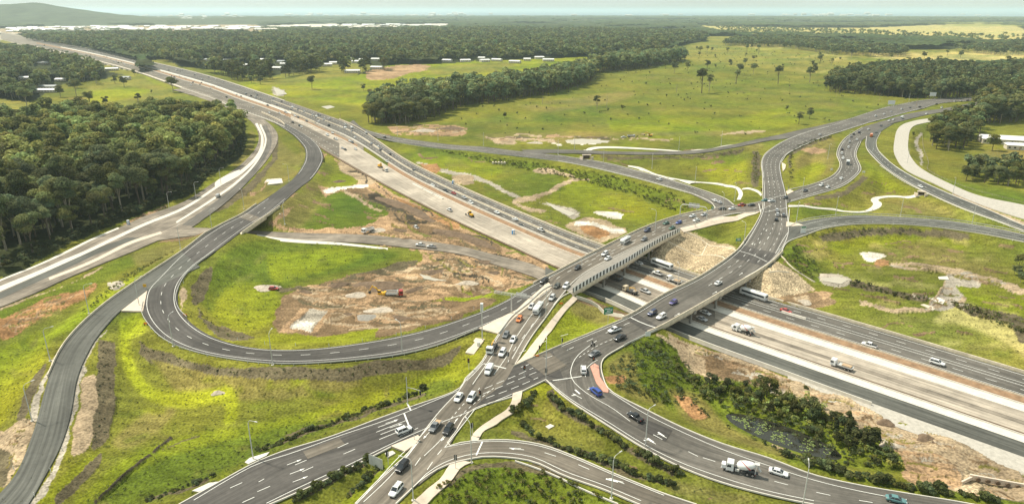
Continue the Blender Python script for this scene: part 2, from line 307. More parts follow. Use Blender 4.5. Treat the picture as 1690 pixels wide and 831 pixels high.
# cross track under the overpass
ribbon('site_track', [(280,374),(340,376),(430,381),(500,384),(600,387),(690,396),(760,406),(820,421),(880,436),(930,462)], [(262,396),(340,387),(430,391),(500,396),(600,401),(680,409),(760,419),(820,437),(880,456),(930,480)], flat, M['site_pave'], .6, samples='low')
ribbon('concrete_strip', [(424,386),(450,391),(500,396),(560,400),(640,409)], [(424,391),(455,397),(500,401),(560,404),(640,412)], flat, M['concrete_pale'], 2, samples=None, skirt=0)
# --- upper network.  every entry: left edge, right edge (photo pixels)
def up(name, L, Rr, m, layer, **k): return ribbon(name, L, Rr, E, M[m], layer, **k)
up('ramp_road', [(640,195),(583,198),(603,213),(648,225),(723,236),(798,242),(846,248),(921,256),(996,268),(1058,283),(1121,301),(1196,327),(1214,338)][1:], [(575,203),(598,216),(623,226),(673,237),(773,248),(846,257),(921,265),(996,280),(1071,299),(1134,317),(1166,332),(1183,342),(1200,352)][0:], 'asphalt', 0)
up('service_road', [(1400,196),(1345,209),(1300,219),(1268,226),(1196,241),(1159,247),(1096,250),(1021,250),(946,247),(860,247)], [(1400,203),(1345,217),(1300,228),(1268,232),(1196,246),(1159,252),(1096,255),(1021,254.5),(960,253),(870,253)], 'asphalt', 1)
RB = up('main_road', [(848,604),(906,578),(971,551),(1041,521),(1096,488),(1156,458),(1216,415),(1246,372),(1258,345),(1260,315),(1258,285),(1257,265),(1268,249),(1293,233),(1331,218),(1368,208),(1428,187),(1481,173),(1543,163),(1608,160),(1680,158)],
  [(920,640),(955,612),(1000,586),(1083,543),(1196,478),(1268,436),(1290,414),(1303,385),(1300,350),(1297,318),(1290,290),(1289,268),(1302,252),(1333,237),(1368,223),(1416,208),(1468,193),(1518,180),(1556,170),(1610,166),(1680,165)], 'asphalt', 2)
up('east_road', [(1270,345),(1308,316),(1343,303),(1373,290),(1386,273),(1381,255),(1385,240),(1398,225),(1423,210),(1443,204),(1493,189),(1568,177),(1615,168)],
  [(1270,362),(1301,334),(1343,322),(1388,308),(1418,285),(1421,278),(1413,255),(1421,233),(1440,220),(1463,207),(1510,194),(1575,182),(1622,172)], 'asphalt', 3)
up('south_east_road', [(1445,212),(1430,225),(1431,246),(1456,273),(1493,298),(1531,318),(1593,345),(1643,363),(1690,380),(1850,432)], [(1475,204),(1453,218),(1446,235),(1453,253),(1476,273),(1513,295),(1568,320),(1631,346),(1690,372),(1850,424)], 'asphalt_green', 2)
up('gravel_road', [(1560,192),(1510,199),(1486,208),(1476,233),(1478,258),(1498,282),(1543,303),(1593,327),(1643,346),(1700,364),(1850,410)], [(1562,197),(1530,202),(1508,208),(1499,233),(1503,258),(1521,278),(1568,303),(1618,323),(1690,338),(1850,375)], 'gravel', 1)
up('ring_road', [(1262,440),(1280,395),(1300,373),(1323,366),(1368,359),(1418,355.5),(1481,358),(1568,365),(1643,377),(1690,387),(1850,420)], [(1272,440),(1300,398),(1328,387),(1368,374),(1430,368),(1481,369),(1518,371),(1618,384),(1690,398),(1850,436)], 'asphalt_green', 1)
RA = up('bridge_road', [(1262,330),(1240,335),(1211,339),(1181,342),(1171,347),(1121,357),(1066,376),(985,415),(921,447),(905,458),(893,478),(868,506),(846,525),(823,551),(805,580),(793,599),(768,624),(758,641),(722,680),(693,718),(673,748),(628,788),(586,831),(550,868)],
  [(1275,338),(1246,350),(1215,352),(1178,360),(1121,378),(1080,395),(1021,421),(960,455),(928,488),(898,526),(876,556),(850,600),(830,633),(795,660),(780,676),(760,705),(745,728),(736,745),(700,788),(653,831),(622,865)], 'asphalt_brown', 4)
up('west_arm_road', [(912,578),(848,604),(768,625),(758,640),(678,670),(623,690),(543,720),(468,743),(423,761),(360,795),(295,831),(240,862)], [(930,625),(905,625),(846,653),(778,676),(705,712),(645,736),(573,773),(498,808),(433,836),(380,870)], 'asphalt_dark', 3)
LOOP = up('loop_road', [(985,415),(921,448),(870,474),(846,489),(815,505),(780,519),(698,545),(598,565),(498,576),(423,574),(363,560),(322,538),(297,510),(293,485),(300,463),(320,440),(353,416),(413,372),(438,357),(485,318),(522,285),(533,263),(530,248),(518,233),(495,217),(470,203)],
  [(980,440),(930,463),(890,495),(850,518),(790,543),(723,568),(663,584),(573,595),(485,600),(423,597),(325,581),(275,561),(250,540),(236,516),(234,500),(240,478),(262,455),(300,416),(360,373),(398,355),(423,338),(460,313),(488,290),(501,270),(503,245),(488,226),(470,213),(450,201)], 'asphalt_dark', 1)
RAMP = up('slip_road', [(300,416),(240,456),(175,501),(125,546),(100,578),(80,624),(54,715),(25,783),(0,813),(-40,850)], [(330,440),(265,470),(242,482),(222,496),(198,513),(160,556),(140,591),(127,624),(115,688),(100,735),(75,783),(47,831),(20,870)], 'asphalt_green', 2)
up('foreground_curve_road', [(1040,562),(1026,572),(997,590),(992,601),(996,624),(1006,643),(1040,662),(1071,678),(1133,708),(1196,733),(1268,755),(1343,783),(1418,800),(1493,813),(1568,825),(1700,850)], [(900,600),(898,614),(902,626),(921,645),(946,664),(996,696),(1063,738),(1121,768),(1196,796),(1285,819),(1343,831),(1430,850),(1560,880)], 'asphalt', 2)
up('bottom_curve_road', [(735,736),(760,730),(800,725),(846,725),(896,733),(946,751),(1021,783),(1096,813),(1150,831),(1260,868)], [(690,800),(718,778),(745,762),(773,757),(798,752),(846,754),(883,761),(933,784),(996,806),(1058,832),(1150,868)], 'asphalt_brown', 2)
# ================================================================ TERRAIN
GX0, GY0, GS = -560., 96., 2.0; GNX, GNY = 680, 520
gx = GX0+np.arange(GNX)*GS; gy = GY0+np.arange(GNY)*GS
def build_field():
    U = np.array(UPS, np.float32); L = np.array(LOWS, np.float32); XX, YY = np.meshgrid(gx, gy); P = np.stack([XX.ravel(), YY.ravel()], -1).astype(np.float32)
    G = np.zeros(len(P), np.float32)
    # coarse blocks: only near samples
    Gr = G.reshape(GNY, GNX); B = 20
    for j in range(0, GNY, B):
        for i in range(0, GNX, B):
            x0, x1, y0, y1 = gx[i], gx[min(i+B, GNX)-1], gy[j], gy[min(j+B, GNY)-1]
            def near(S, r): return S[(S[:, 0] > x0-r) & (S[:, 0] < x1+r) & (S[:, 1] > y0-r) & (S[:, 1] < y1+r)]
            q = np.stack([XX[j:j+B, i:i+B].ravel(), YY[j:j+B, i:i+B].ravel()], -1).astype(np.float32); g = np.zeros(len(q), np.float32)
            u = near(U, 45)
            if len(u):
                d = np.sqrt(((q[:, None]-u[None, :, :2])**2).sum(-1)); g = np.maximum(g, (u[:, 3]-.38-np.maximum(0, d-u[:, 2]-1.6)/2.3).max(1)); g = np.minimum(g, np.where(d < u[:, 2]+.8, u[:, 3]-.36, 99).min(1))
            l = near(L, 45)
            if len(l):
                d = np.sqrt(((q[:, None]-l[None, :, :2])**2).sum(-1)); g = np.minimum(g, (-.45+np.maximum(0, d-l[:, 2]-1.)/1.55).min(1))
            Gr[j:j+B, i:i+B] = g.reshape(Gr[j:j+B, i:i+B].shape)
    return Gr
GR = build_field()
def hollow(x, y, cx, cy, rx, ry, a, dep):
    u = (x-cx)*math.cos(a)+(y-cy)*math.sin(a); v = -(x-cx)*math.sin(a)+(y-cy)*math.cos(a); return -dep*np.exp(-((u/rx)**2+(v/ry)**2)**2)
pond_c = at_z(1290, 712); pond_a = at_z(1215, 680); pond_b = at_z(1410, 752)
PA = math.atan2(pond_b[1]-pond_a[1], pond_b[0]-pond_a[0]); PL = np.linalg.norm(pond_b-pond_a)/2
def G(xy):
    xy = np.atleast_2d(np.asarray(xy, float)); x, y = xy[:, 0], xy[:, 1]
    u = np.clip((x-GX0)/GS, 0, GNX-1.001); v = np.clip((y-GY0)/GS, 0, GNY-1.001); i = u.astype(int); j = v.astype(int); fu, fv = u-i, v-j
    g = (GR[j, i]*(1-fu)+GR[j, i+1]*fu)*(1-fv)+(GR[j+1, i]*(1-fu)+GR[j+1, i+1]*fu)*fv
    g = g + hollow(x, y, pond_c[0], pond_c[1], PL*1.25, 7., PA, 1.7)
    return g
def up_g(px, py): return on(px, py, G)
# --- paint map in photo pixels, looked up for every ground vertex (colour of each plot of land)
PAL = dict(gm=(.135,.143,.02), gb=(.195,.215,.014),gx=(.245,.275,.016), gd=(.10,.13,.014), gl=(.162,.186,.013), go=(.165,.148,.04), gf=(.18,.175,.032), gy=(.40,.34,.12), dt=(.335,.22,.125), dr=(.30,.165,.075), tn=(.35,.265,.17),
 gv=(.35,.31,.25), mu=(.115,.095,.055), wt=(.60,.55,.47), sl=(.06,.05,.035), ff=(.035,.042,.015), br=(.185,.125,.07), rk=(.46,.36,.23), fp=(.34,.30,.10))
PK = list(PAL); PM = np.zeros((831, 1690), np.int16)
def fill(k, pts, sm=True):
    P = np.array(pts, float)
    if sm and len(P) > 3: P = smooth(np.vstack([P, P[:1]]), 3)[:-1]
    kk = PK.index(k); a = P; b = np.roll(P, -1, 0)
    for y in range(max(0, int(P[:, 1].min())), min(831, int(P[:, 1].max())+2)):
        c = (a[:, 1] <= y+.5) != (b[:, 1] <= y+.5)
        if not c.any(): continue
        X = np.sort(a[c, 0]+(y+.5-a[c, 1])*(b[c, 0]-a[c, 0])/(b[c, 1]-a[c, 1]))
        for q in range(0, len(X)-1, 2):
            s, e = int(max(0, round(X[q]))), int(min(1690, round(X[q+1])))
            if e > s: PM[y, s:e] = kk
def line(k, pts, w):
    P = smooth(np.array(pts, float), 2); t = np.gradient(P, axis=0); t /= np.linalg.norm(t, axis=1)[:, None]+1e-9; nrm = np.stack([-t[:, 1], t[:, 0]], -1)*np.atleast_1d(w)[:, None]/2
    fill(k, np.vstack([P+nrm, (P-nrm)[::-1]]), sm=False)
# far country
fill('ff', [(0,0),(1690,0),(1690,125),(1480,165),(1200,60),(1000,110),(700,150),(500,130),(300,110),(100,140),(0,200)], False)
fill('gy', [(1150,42),(1250,45),(1400,46),(1690,49),(1690,68),(1560,66),(1400,60),(1250,56),(1180,52)]); fill('gf', [(1165,60),(1270,62),(1400,72),(1500,82),(1690,84),(1690,100),(1600,110),(1450,118),(1300,120),(1170,85)])
fill('gy', [(1430,86),(1520,88),(1690,88),(1690,98),(1560,101),(1440,94)])
fill('gm', [(715,207),(720,190),(860,165),(970,142),(1010,118),(1130,100),(1108,86),(1150,70),(1250,76),(1370,92),(1440,108),(1400,150),(1500,165),(1480,185),(1380,210),(1250,232),(1000,246),(800,240),(650,225)])
fill('gf', [(1108,82),(1170,72),(1300,84),(1420,98),(1400,118),(1250,112),(1130,98)])
fill('go', [(850,175),(960,160),(1050,150),(1040,160),(900,185)]); fill('gl', [(1000,200),(1100,190),(1200,196),(1300,180),(1320,200),(1200,220),(1020,222)])
fill('gb', [(390,140),(440,128),(520,116),(600,122),(640,108),(720,106),(800,100),(900,97),(1000,94),(985,104),(900,122),(860,134),(800,140),(720,150),(640,156),(612,170),(605,190),(585,205),(520,185),(450,160)])
fill('gm', [(450,158),(520,165),(600,180),(620,195),(600,212),(560,200),(500,180)]); fill('dt', [(604,118),(640,110),(700,107),(716,113),(680,120),(640,131),(605,130)]); fill('gf', [(700,112),(850,104),(840,112),(720,122)])
for P in ([(430,150),(520,148),(600,150),(680,140)], [(560,132),(600,138),(560,143)], [(480,162),(560,158),(620,160)]): line('go', P, 1.5)
fill('gv', [(450,143),(470,150),(468,158),(450,155)]); fill('wt', [(0,47),(60,44),(160,42),(300,44),(420,43),(560,41),(560,44),(420,48),(300,51),(200,51),(80,52),(0,54)]); fill('wt', [(560,41),(690,40),(740,40),(740,43),(640,45),(560,44)]); fill('gy', [(200,50),(330,52),(460,53),(460,56),(330,57),(200,54)])
fill('gf', [(0,163),(22,166),(60,170),(110,168),(140,150),(150,142),(235,130),(262,140),(290,152),(262,166),(180,176),(110,184),(0,184)]); fill('gb', [(150,150),(220,145),(250,150),(180,168),(145,165)]); fill('go', [(105,165),(135,160),(150,175),(120,178)])
fill('gb', [(232,120),(262,132),(310,145),(290,148),(250,135)]); fill('gf', [(238,100),(280,100),(300,120),(270,118)]); fill('gf', [(380,120),(430,128),(600,100),(612,112),(440,140)])
line('gv', [(103,112),(118,124),(122,132)], 5)
line('gv', [(0,60),(33,67),(83,77),(160,94),(225,110)], 17); line('gf', [(0,70),(60,86),(130,102),(225,124)], 9); fill('tn', [(0,47),(160,44),(430,44),(430,49),(160,50),(0,52)])
for q_, (a_, b_, y_, h_) in enumerate([(480,700,36,2.4),(180,430,38.5,2),(800,1000,40,2.4),(560,650,47.5,2.4),(965,1040,61,3),(1050,1120,50,3),(1290,1690,37.5,2.5),(860,960,52,3),(300,380,70,4),(700,760,64,3.5),(400,470,82,5),(820,880,78,5),(640,700,88,5),(0,300,35,2),(900,1150,33,1.6),(520,620,62,4),(990,1060,80,5),(150,230,66,4),(1180,1300,50,2.5),(1550,1690,42,2.5)]):
    fill(['gf', 'gy', 'gm', 'gl'][q_ % 4], [(a_,y_),((a_+b_)/2,y_-h_/2),(b_,y_-.2*h_),(b_+10,y_+.3*h_),((a_+b_)/2+20,y_+h_/2),(a_+15,y_+.4*h_)])
# right country
fill('gm', [(1500,200),(1560,190),(1690,215),(1690,340),(1620,322),(1560,300),(1510,275)]); fill('gd', [(1540,290),(1600,300),(1690,320),(1690,345),(1600,322)]); fill('go', [(1620,250),(1690,240),(1690,262),(1640,262)])
line('gv', [(1520,220),(1512,236),(1522,258),(1518,272)], 5)
fill('gm', [(1440,205),(1480,205),(1475,260),(1500,295),(1600,345),(1690,370),(1690,395),(1540,330),(1450,270)]); line('tn', [(1570,318),(1640,352),(1700,376)], 10)
# between the roads, centre and right
fill('gm', [(600,212),(700,232),(900,262),(1000,282),(1100,312),(1180,345),(1120,365),(1000,408),(900,372),(748,306),(640,250)])
fill('gd', [(700,243),(900,272),(1010,290),(1100,318),(1150,340),(1120,352),(1040,320),(940,295),(800,268),(680,252)]); fill('gl', [(640,240),(760,262),(830,280),(800,300),(720,285)]); fill('gl', [(900,330),(950,298),(1080,340),(1140,350),(1100,362),(1020,360)])
fill('gd', [(800,300),(880,285),(925,290),(930,310),(860,330),(800,320)]); line('gv', [(688,268),(740,283),(800,298),(860,330)], 6)
line('tn', [(880,281),(920,285),(944,296),(930,303),(905,318),(880,328),(850,331),(870,345),(900,352)], [7]); line('tn', [(944,296),(975,297)], 3); fill('dr', [(690,270),(725,274),(720,284),(700,280)]); fill('tn', [(742,290),(780,292),(785,302),(750,302)])
fill('tn', [(932,372),(965,358),(1035,382),(1005,398),(975,395)]); fill('wt', [(976,350),(990,347),(1028,356),(1024,363),(1005,360)]); fill('gv', [(888,332),(905,336),(955,352),(948,360),(925,350)]); fill('dr', [(955,371),(1005,380),(1000,392),(965,386)]); fill('wt', [(950,362),(1000,370),(1032,381),(1030,385),(990,375),(948,368)])
fill('dt', [(640,210),(700,206),(770,212),(770,220),(700,224),(650,220)]); fill('go', [(780,222),(860,219),(1100,218),(1240,216),(1262,219),(1200,225),(1120,233),(1000,236),(880,240),(820,236)]); fill('tn', [(800,226),(900,228),(925,236),(880,240),(820,236)]); fill('tn', [(1010,225),(1090,223),(1100,228),(1020,230)]); fill('gl', [(1000,226),(1100,224),(1170,224),(1120,230),(1010,232)]); fill('gm', [(850,232),(960,240),(950,247),(850,246)]); line('tn', [(850,222),(1010,228),(1160,232),(1200,221),(1262,217)], 3)
fill('gl', [(1100,238),(1180,230),(1250,226),(1180,240),(1000,247),(1010,240)]); fill('wt', [(930,231),(960,229),(1005,233),(990,237),(940,237)]); fill('wt', [(908,234),(935,240),(920,242)])
fill('gm', [(920,258),(1260,235),(1262,320),(1210,328),(1120,296),(1000,265)]); fill('go', [(980,250),(1100,260),(1200,252),(1260,242),(1258,236),(1100,256),(1000,256)]); fill('mu', [(985,256),(1060,259),(1180,254),(1230,246),(1225,252),(1180,259),(1060,264),(1005,263)]); fill('gl', [(1150,275),(1230,262),(1225,300),(1180,310)]); fill('mu', [(1243,250),(1252,250),(1252,308),(1243,308)])
fill('gm', [(1300,258),(1330,240),(1380,226),(1384,262),(1370,290),(1320,306),(1302,312)]); fill('go', [(1310,265),(1340,238),(1375,228),(1372,280),(1330,300)]); fill('dt', [(1322,246),(1350,242),(1368,250),(1340,254)]); fill('gl', [(1315,280),(1350,268),(1365,275),(1340,300),(1312,300)]); line('mu', [(1303,278),(1304,260),(1330,241),(1370,226)], 4)
fill('gm', [(1302,336),(1420,290),(1425,250),(1460,285),(1520,320),(1640,368),(1560,364),(1450,355),(1340,356),(1305,366)]); fill('gl', [(1425,262),(1460,288),(1500,314),(1480,322),(1440,300)]); fill('gf', [(1420,320),(1520,325),(1600,350),(1640,372),(1540,360),(1440,352)]); line('mu', [(1345,328),(1395,318),(1430,290)], 9); fill('go', [(1460,330),(1520,330),(1580,355),(1500,356),(1455,345)]); fill('gd', [(1305,345),(1350,338),(1420,346),(1440,354),(1340,356),(1306,364)])
line('tn', [(1295,340),(1325,340)], 3)
# ring interior
fill('gm', [(1290,410),(1330,388),(1480,372),(1690,402),(1690,600),(1500,560),(1350,500),(1275,440)]); fill('gd', [(1280,425),(1320,400),(1350,440),(1355,470),(1330,452)]); fill('mu', [(1350,388),(1400,378),(1480,376),(1600,388),(1600,394),(1480,386),(1410,390),(1360,398)])
fill('gl', [(1370,398),(1480,390),(1600,405),(1560,420),(1450,405),(1380,420)]); fill('go', [(1440,415),(1520,400),(1600,420),(1650,460),(1560,450),(1450,435)]); fill('tn', [(1465,434),(1540,437),(1600,450),(1690,477),(1690,486),(1620,465),(1590,500),(1560,514),(1530,506),(1558,470),(1556,455),(1480,442)]); fill('gv', [(1558,455),(1600,452),(1618,468),(1590,490),(1560,513),(1530,508),(1560,475)])
line('tn', [(1418,500),(1450,504),(1480,512),(1530,513),(1552,505)], 6); fill('wt', [(1418,419),(1440,416),(1462,422),(1450,428),(1430,430)]); fill('dr', [(1445,430),(1465,428),(1468,436),(1450,438)]); fill('gv', [(1352,455),(1370,452),(1405,462),(1390,471),(1355,464)]); fill('gy', [(1560,512),(1600,500),(1640,530),(1690,560),(1690,600),(1600,575),(1520,550)]); fill('gf', [(1470,520),(1600,540),(1690,590),(1690,612),(1500,556),(1420,528)])
fill('gl', [(1575,472),(1690,490),(1690,520),(1600,500)]); fill('mu', [(1405,462),(1480,482),(1530,494),(1520,500),(1450,484),(1400,470)]); fill('mu', [(1565,497),(1620,510),(1690,530),(1690,565),(1660,540),(1600,520)])
fill('br', [(1270,490),(1330,480),(1380,500),(1340,510),(1290,500)]); fill('dt', [(1340,478),(1375,482),(1360,496)]); fill('tn', [(1310,492),(1335,492),(1335,500),(1312,500)])
# rock armour around abutments
fill('rk', [(1120,378),(1140,384),(1215,412),(1215,425),(1161,458),(1070,424),(1085,395)], False); fill('rk', [(1280,430),(1305,440),(1345,476),(1320,487),(1268,490),(1200,478)], False); fill('rk', [(1085,550),(1115,562),(1148,590),(1162,612),(1145,618),(1110,590),(1080,562)])
# triangle between roads near far junction
fill('gm', [(1140,380),(1180,366),(1250,352),(1245,370),(1220,405)]); fill('gb', [(1205,400),(1245,370),(1230,385)])
# wedge between bridges
fill('gl', [(848,604),(900,540),(946,495),(951,490),(1035,525),(971,551),(906,578)]); fill('br', [(935,490),(960,488),(1040,522),(1030,530),(980,508)]); fill('go', [(950,494),(1010,518),(1000,535),(940,512)])
# construction land south of the motorway
fill('dt', [(530,250),(640,312),(748,368),(846,412),(910,445),(870,470),(780,480),(690,440),(600,395),(470,380),(420,350),(520,300)])
fill('br', [(560,290),(640,330),(720,370),(800,405),(760,415),(690,385),(620,350),(575,320)]); fill('tn', [(560,262),(620,300),(600,305),(560,290)])
fill('sl', [(608,320),(625,318),(665,342),(720,365),(735,375),(715,378),(660,355),(612,335)]); fill('br', [(690,370),(735,372),(830,410),(800,415),(710,392)]); fill('dr', [(640,320),(700,345),(760,372),(745,375),(680,350)])
fill('gm', [(533,262),(545,255),(560,275),(575,290),(590,300),(550,310),(515,300),(522,290)]); fill('gl', [(545,290),(570,285),(586,300),(560,308)]); fill('go', [(450,370),(425,362),(485,322),(515,300),(530,320),(520,340),(470,345)])
fill('gd', [(490,378),(530,330),(560,318),(640,352),(620,366),(560,378)]); fill('go', [(455,368),(520,320),(535,325),(490,377)]); line('tn', [(570,318),(600,333),(630,350)], 4); fill('wt', [(530,312),(560,308),(608,305),(608,308),(570,314),(540,318)])
# loop interior
fill('gm', [(300,470),(353,418),(400,390),(430,395),(560,405),(690,415),(700,430),(640,450),(540,462),(470,490),(460,550),(410,560),(350,545),(310,520)]); fill('gd', [(330,500),(370,420),(430,395),(600,410),(660,420),(600,440),(480,470),(430,500),(380,540)]); fill('gb', [(440,420),(560,410),(600,420),(540,445),(450,460)]); fill('gl', [(345,520),(380,470),(440,470),(460,490),(450,530),(400,545)])
fill('br', [(470,490),(560,460),(680,440),(780,428),(860,460),(850,470),(790,495),(700,530),(600,548),(480,550),(455,540)]); fill('dt', [(500,490),(600,465),(700,445),(820,440),(850,458),(700,500),(600,500)]); fill('dt', [(560,495),(640,490),(760,470),(720,500),(600,530)]); fill('mu', [(455,476),(540,468),(600,450),(690,430),(690,437),(600,460),(540,480),(470,482)])
fill('sl', [(605,470),(625,462),(650,464),(655,475),(630,480)]); fill('br', [(675,440),(730,450),(720,465),(690,455)]); fill('dr', [(725,434),(745,424),(795,438),(780,450),(760,450)]); fill('tn', [(730,434),(745,430),(782,445),(768,449)]); fill('tn', [(662,458),(690,452),(695,465),(675,468)])
fill('dt', [(463,548),(500,503),(555,506),(525,546)], False); fill('gv', [(482,540),(508,508),(540,510),(515,545)], False); fill('wt', [(480,540),(490,528),(520,530),(512,546)], False); fill('tn', [(612,512),(640,505),(652,507),(640,520),(618,520)])
fill('gx', [(705,504),(740,492),(820,482),(800,490),(720,505)]); fill('br', [(640,525),(700,506),(820,492),(800,508),(700,540),(620,558)]); fill('gl', [(440,552),(560,552),(630,540),(620,556),(500,568),(420,566)])
fill('mu', [(330,452),(353,440),(345,470),(330,500),(318,505),(315,475)]); fill('tn', [(296,485),(300,470),(308,480),(300,520),(320,545),(310,540)]); fill('mu', [(320,505),(350,535),(420,555),(410,560),(350,548)])
# outside of loop
fill('gm', [(125,700),(160,620),(165,560),(240,520),(280,565),(420,600),(570,600),(720,572),(850,520),(800,590),(760,635),(600,690),(430,755),(280,831),(60,831)])
fill('mu', [(230,560),(260,575),(330,600),(440,608),(560,605),(680,592),(720,588),(760,570),(740,600),(680,612),(560,628),(400,625),(300,612),(235,585)]); fill('go', [(250,590),(330,612),(440,626),(600,630),(560,645),(400,660),(300,650)]); fill('gl', [(120,831),(200,760),(300,720),(420,700),(560,665),(700,620),(790,580),(770,625),(600,688),(420,752),(310,800),(220,831)])
fill('gd', [(140,831),(260,760),(420,715),(620,668),(740,625),(750,636),(600,690),(430,750),(300,810),(230,831)]); fill('gx', [(196,530),(230,520),(240,545),(215,560),(222,600),(255,640),(320,645),(385,640),(390,690),(370,700),(372,668),(300,672),(240,655),(205,610)])
line('sl', [(155,831),(215,780),(265,735),(285,722)], 4); line('mu', [(268,740),(330,720)], 2); fill('go', [(240,680),(290,675),(250,720),(200,740),(185,730)]); fill('tn', [(140,625),(160,620),(155,700),(140,745),(115,750),(128,690)]); fill('mu', [(163,560),(190,570),(188,640),(178,720),(150,745),(158,680)]); fill('gv', [(200,513),(182,530),(152,580),(135,640),(120,700),(85,790),(60,831),(48,831),(80,780),(110,700),(128,620),(150,570)]); fill('gl', [(85,800),(140,755),(170,745),(130,800),(90,831),(60,831)])
fill('mu', [(120,790),(150,760),(165,750),(160,770),(120,810),(95,831),(90,820)])
fill('wt', [(200,512),(243,480),(236,514)], False)
# far left strip
fill('gm', [(0,505),(100,466),(220,420),(300,395),(345,372),(300,416),(240,455),(175,500),(125,545),(100,575),(60,650),(0,720)]); fill('gx', [(0,600),(60,570),(110,545),(165,505),(210,470),(240,450),(190,470),(120,520),(60,560),(0,580)]); fill('gb', [(0,575),(80,548),(75,590),(40,640),(0,700)])
fill('dr', [(0,525),(60,500),(130,472),(165,472),(140,495),(80,525),(0,560)]); fill('tn', [(0,508),(60,488),(120,465),(170,440),(168,446),(100,478),(40,500),(0,514)]); fill('gd', [(0,514),(80,482),(150,452),(200,425),(235,425),(160,470),(60,498),(0,525)]); fill('go', [(215,420),(290,397),(340,376),(300,410),(230,440)]); fill('gv', [(180,470),(205,465),(200,475),(182,475)])
fill('gv', [(105,570),(85,610),(60,690),(48,700),(70,630),(90,590)]); fill('mu', [(55,620),(75,600),(60,650),(40,690),(25,695),(40,660)]); fill('tn', [(0,712),(40,692),(55,700),(30,770),(0,800)]); fill('mu', [(0,740),(20,750),(10,790),(0,800)])
fill('go', [(420,345),(450,320),(480,300),(500,270),(500,240),(470,215),(458,235),(455,265),(420,305),(370,345),(390,352)]); fill('gm', [(455,215),(472,212),(495,235),(495,255),(470,240)]); fill('wt', [(435,302),(445,295),(465,296),(465,303)]); fill('dt', [(410,318),(432,314),(440,300),(430,312),(412,325)]); fill('gm', [(290,372),(355,345),(400,320),(395,345),(355,370)]); fill('mu', [(340,352),(400,310),(446,262),(456,228),(461,235),(452,268),(410,318),(360,350)])
fill('gl', [(212,362),(260,350),(300,332),(345,300),(370,285),(405,255),(420,215),(428,225),(418,250),(390,276),(350,300),(300,333),(240,357),(195,376)]); fill('dt', [(196,374),(235,354),(280,340),(240,358)]); fill('go', [(380,275),(405,250),(415,215),(423,225),(415,250),(392,275)]); fill('gm', [(130,395),(200,362),(196,374),(110,414)])
fill('br', [(260,400),(300,385),(345,378),(300,395)])
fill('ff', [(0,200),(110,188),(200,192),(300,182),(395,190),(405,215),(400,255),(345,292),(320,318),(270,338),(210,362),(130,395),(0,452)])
# median slivers of the upper motorway
fill('gf', [(232,120),(280,132),(312,145),(295,146),(260,136)], False); fill('gf', [(322,150),(348,156),(358,160),(338,160)], False); fill('wt', [(300,147),(325,145),(325,150),(305,152)], False); fill('wt', [(350,160),(372,158),(385,163),(360,166)], False)
# lower right
fill('tn', [(1100,548),(1268,612),(1440,680),(1690,790),(1690,831),(1640,831),(1500,790),(1380,690),(1250,640),(1160,620)]); fill('dt', [(1470,740),(1560,760),(1590,800),(1560,810),(1490,790)]); fill('br', [(1160,585),(1260,615),(1310,650),(1280,640),(1170,620)]); fill('gv', [(1440,680),(1560,720),(1690,780),(1690,770),(1560,710)])
fill('rk', [(1590,770),(1632,784),(1618,812),(1588,812)], False); fill('mu', [(1620,800),(1690,830),(1620,825)])
fill('gd', [(1000,600),(1060,556),(1090,556),(1130,590),(1150,622),(1260,640),(1370,690),(1470,740),(1488,775),(1400,770),(1250,730),(1100,672),(1020,640)]); fill('go', [(1000,600),(1040,580),(1060,640),(1100,670),(1020,642)]); fill('dr', [(1000,622),(1030,622),(1025,632),(1003,634)])
fill('go', [(1100,640),(1150,650),(1200,700),(1300,745),(1400,775),(1480,790),(1380,775),(1250,740),(1130,690)]); fill('dr', [(1115,650),(1140,655),(1170,690),(1150,690)]); line('gd', [(1300,755),(1400,785),(1500,805),(1600,820),(1690,831)], 12); line('tn', [(1272,733),(1340,755)], 2)
# foreground wedge
fill('gm', [(905,630),(1063,740),(1196,798),(1290,822),(1290,831),(1160,831),(946,748),(880,728),(760,728),(790,690),(850,650)]); fill('gf', [(900,660),(960,700),(1000,740),(940,740),(880,720),(890,680)]); fill('go', [(1100,790),(1250,825),(1180,829),(1100,805)]); fill('gb', [(860,645),(905,632),(930,660),(880,650)])
line('mu', [(905,648),(925,672),(960,690),(1000,715),(1040,742),(1120,782)], 9); line('mu', [(846,712),(880,722),(930,740),(980,755),(1040,780),(1110,800)], 7); fill('gm', [(778,678),(830,655),(848,652),(830,680),(790,700),(765,725),(755,728)])
fill('gd', [(720,800),(770,775),(840,764),(900,775),(960,800),(1030,831),(700,831)]); fill('mu', [(720,800),(770,768),(850,762),(900,768),(950,790),(900,785),(840,772),(780,775),(740,800)]); fill('gm', [(655,831),(700,790),(735,776),(760,760),(770,763),(740,790),(690,831)])
fill('gm', [(450,831),(500,806),(573,772),(645,737),(668,745),(630,788),(586,831)]); fill('gl', [(560,831),(620,780),(660,750),(668,745),(630,788),(586,831)]); line('mu', [(490,822),(540,795),(600,765)], 8); line('mu', [(575,815),(600,795),(625,775)], 4)
line('mu', [(425,745),(500,715),(560,695),(640,668),(700,645)], 4); line('mu', [(240,825),(300,808),(340,790)], 5)
fill('wt', [(645,735),(692,716),(690,724),(668,743)], False)
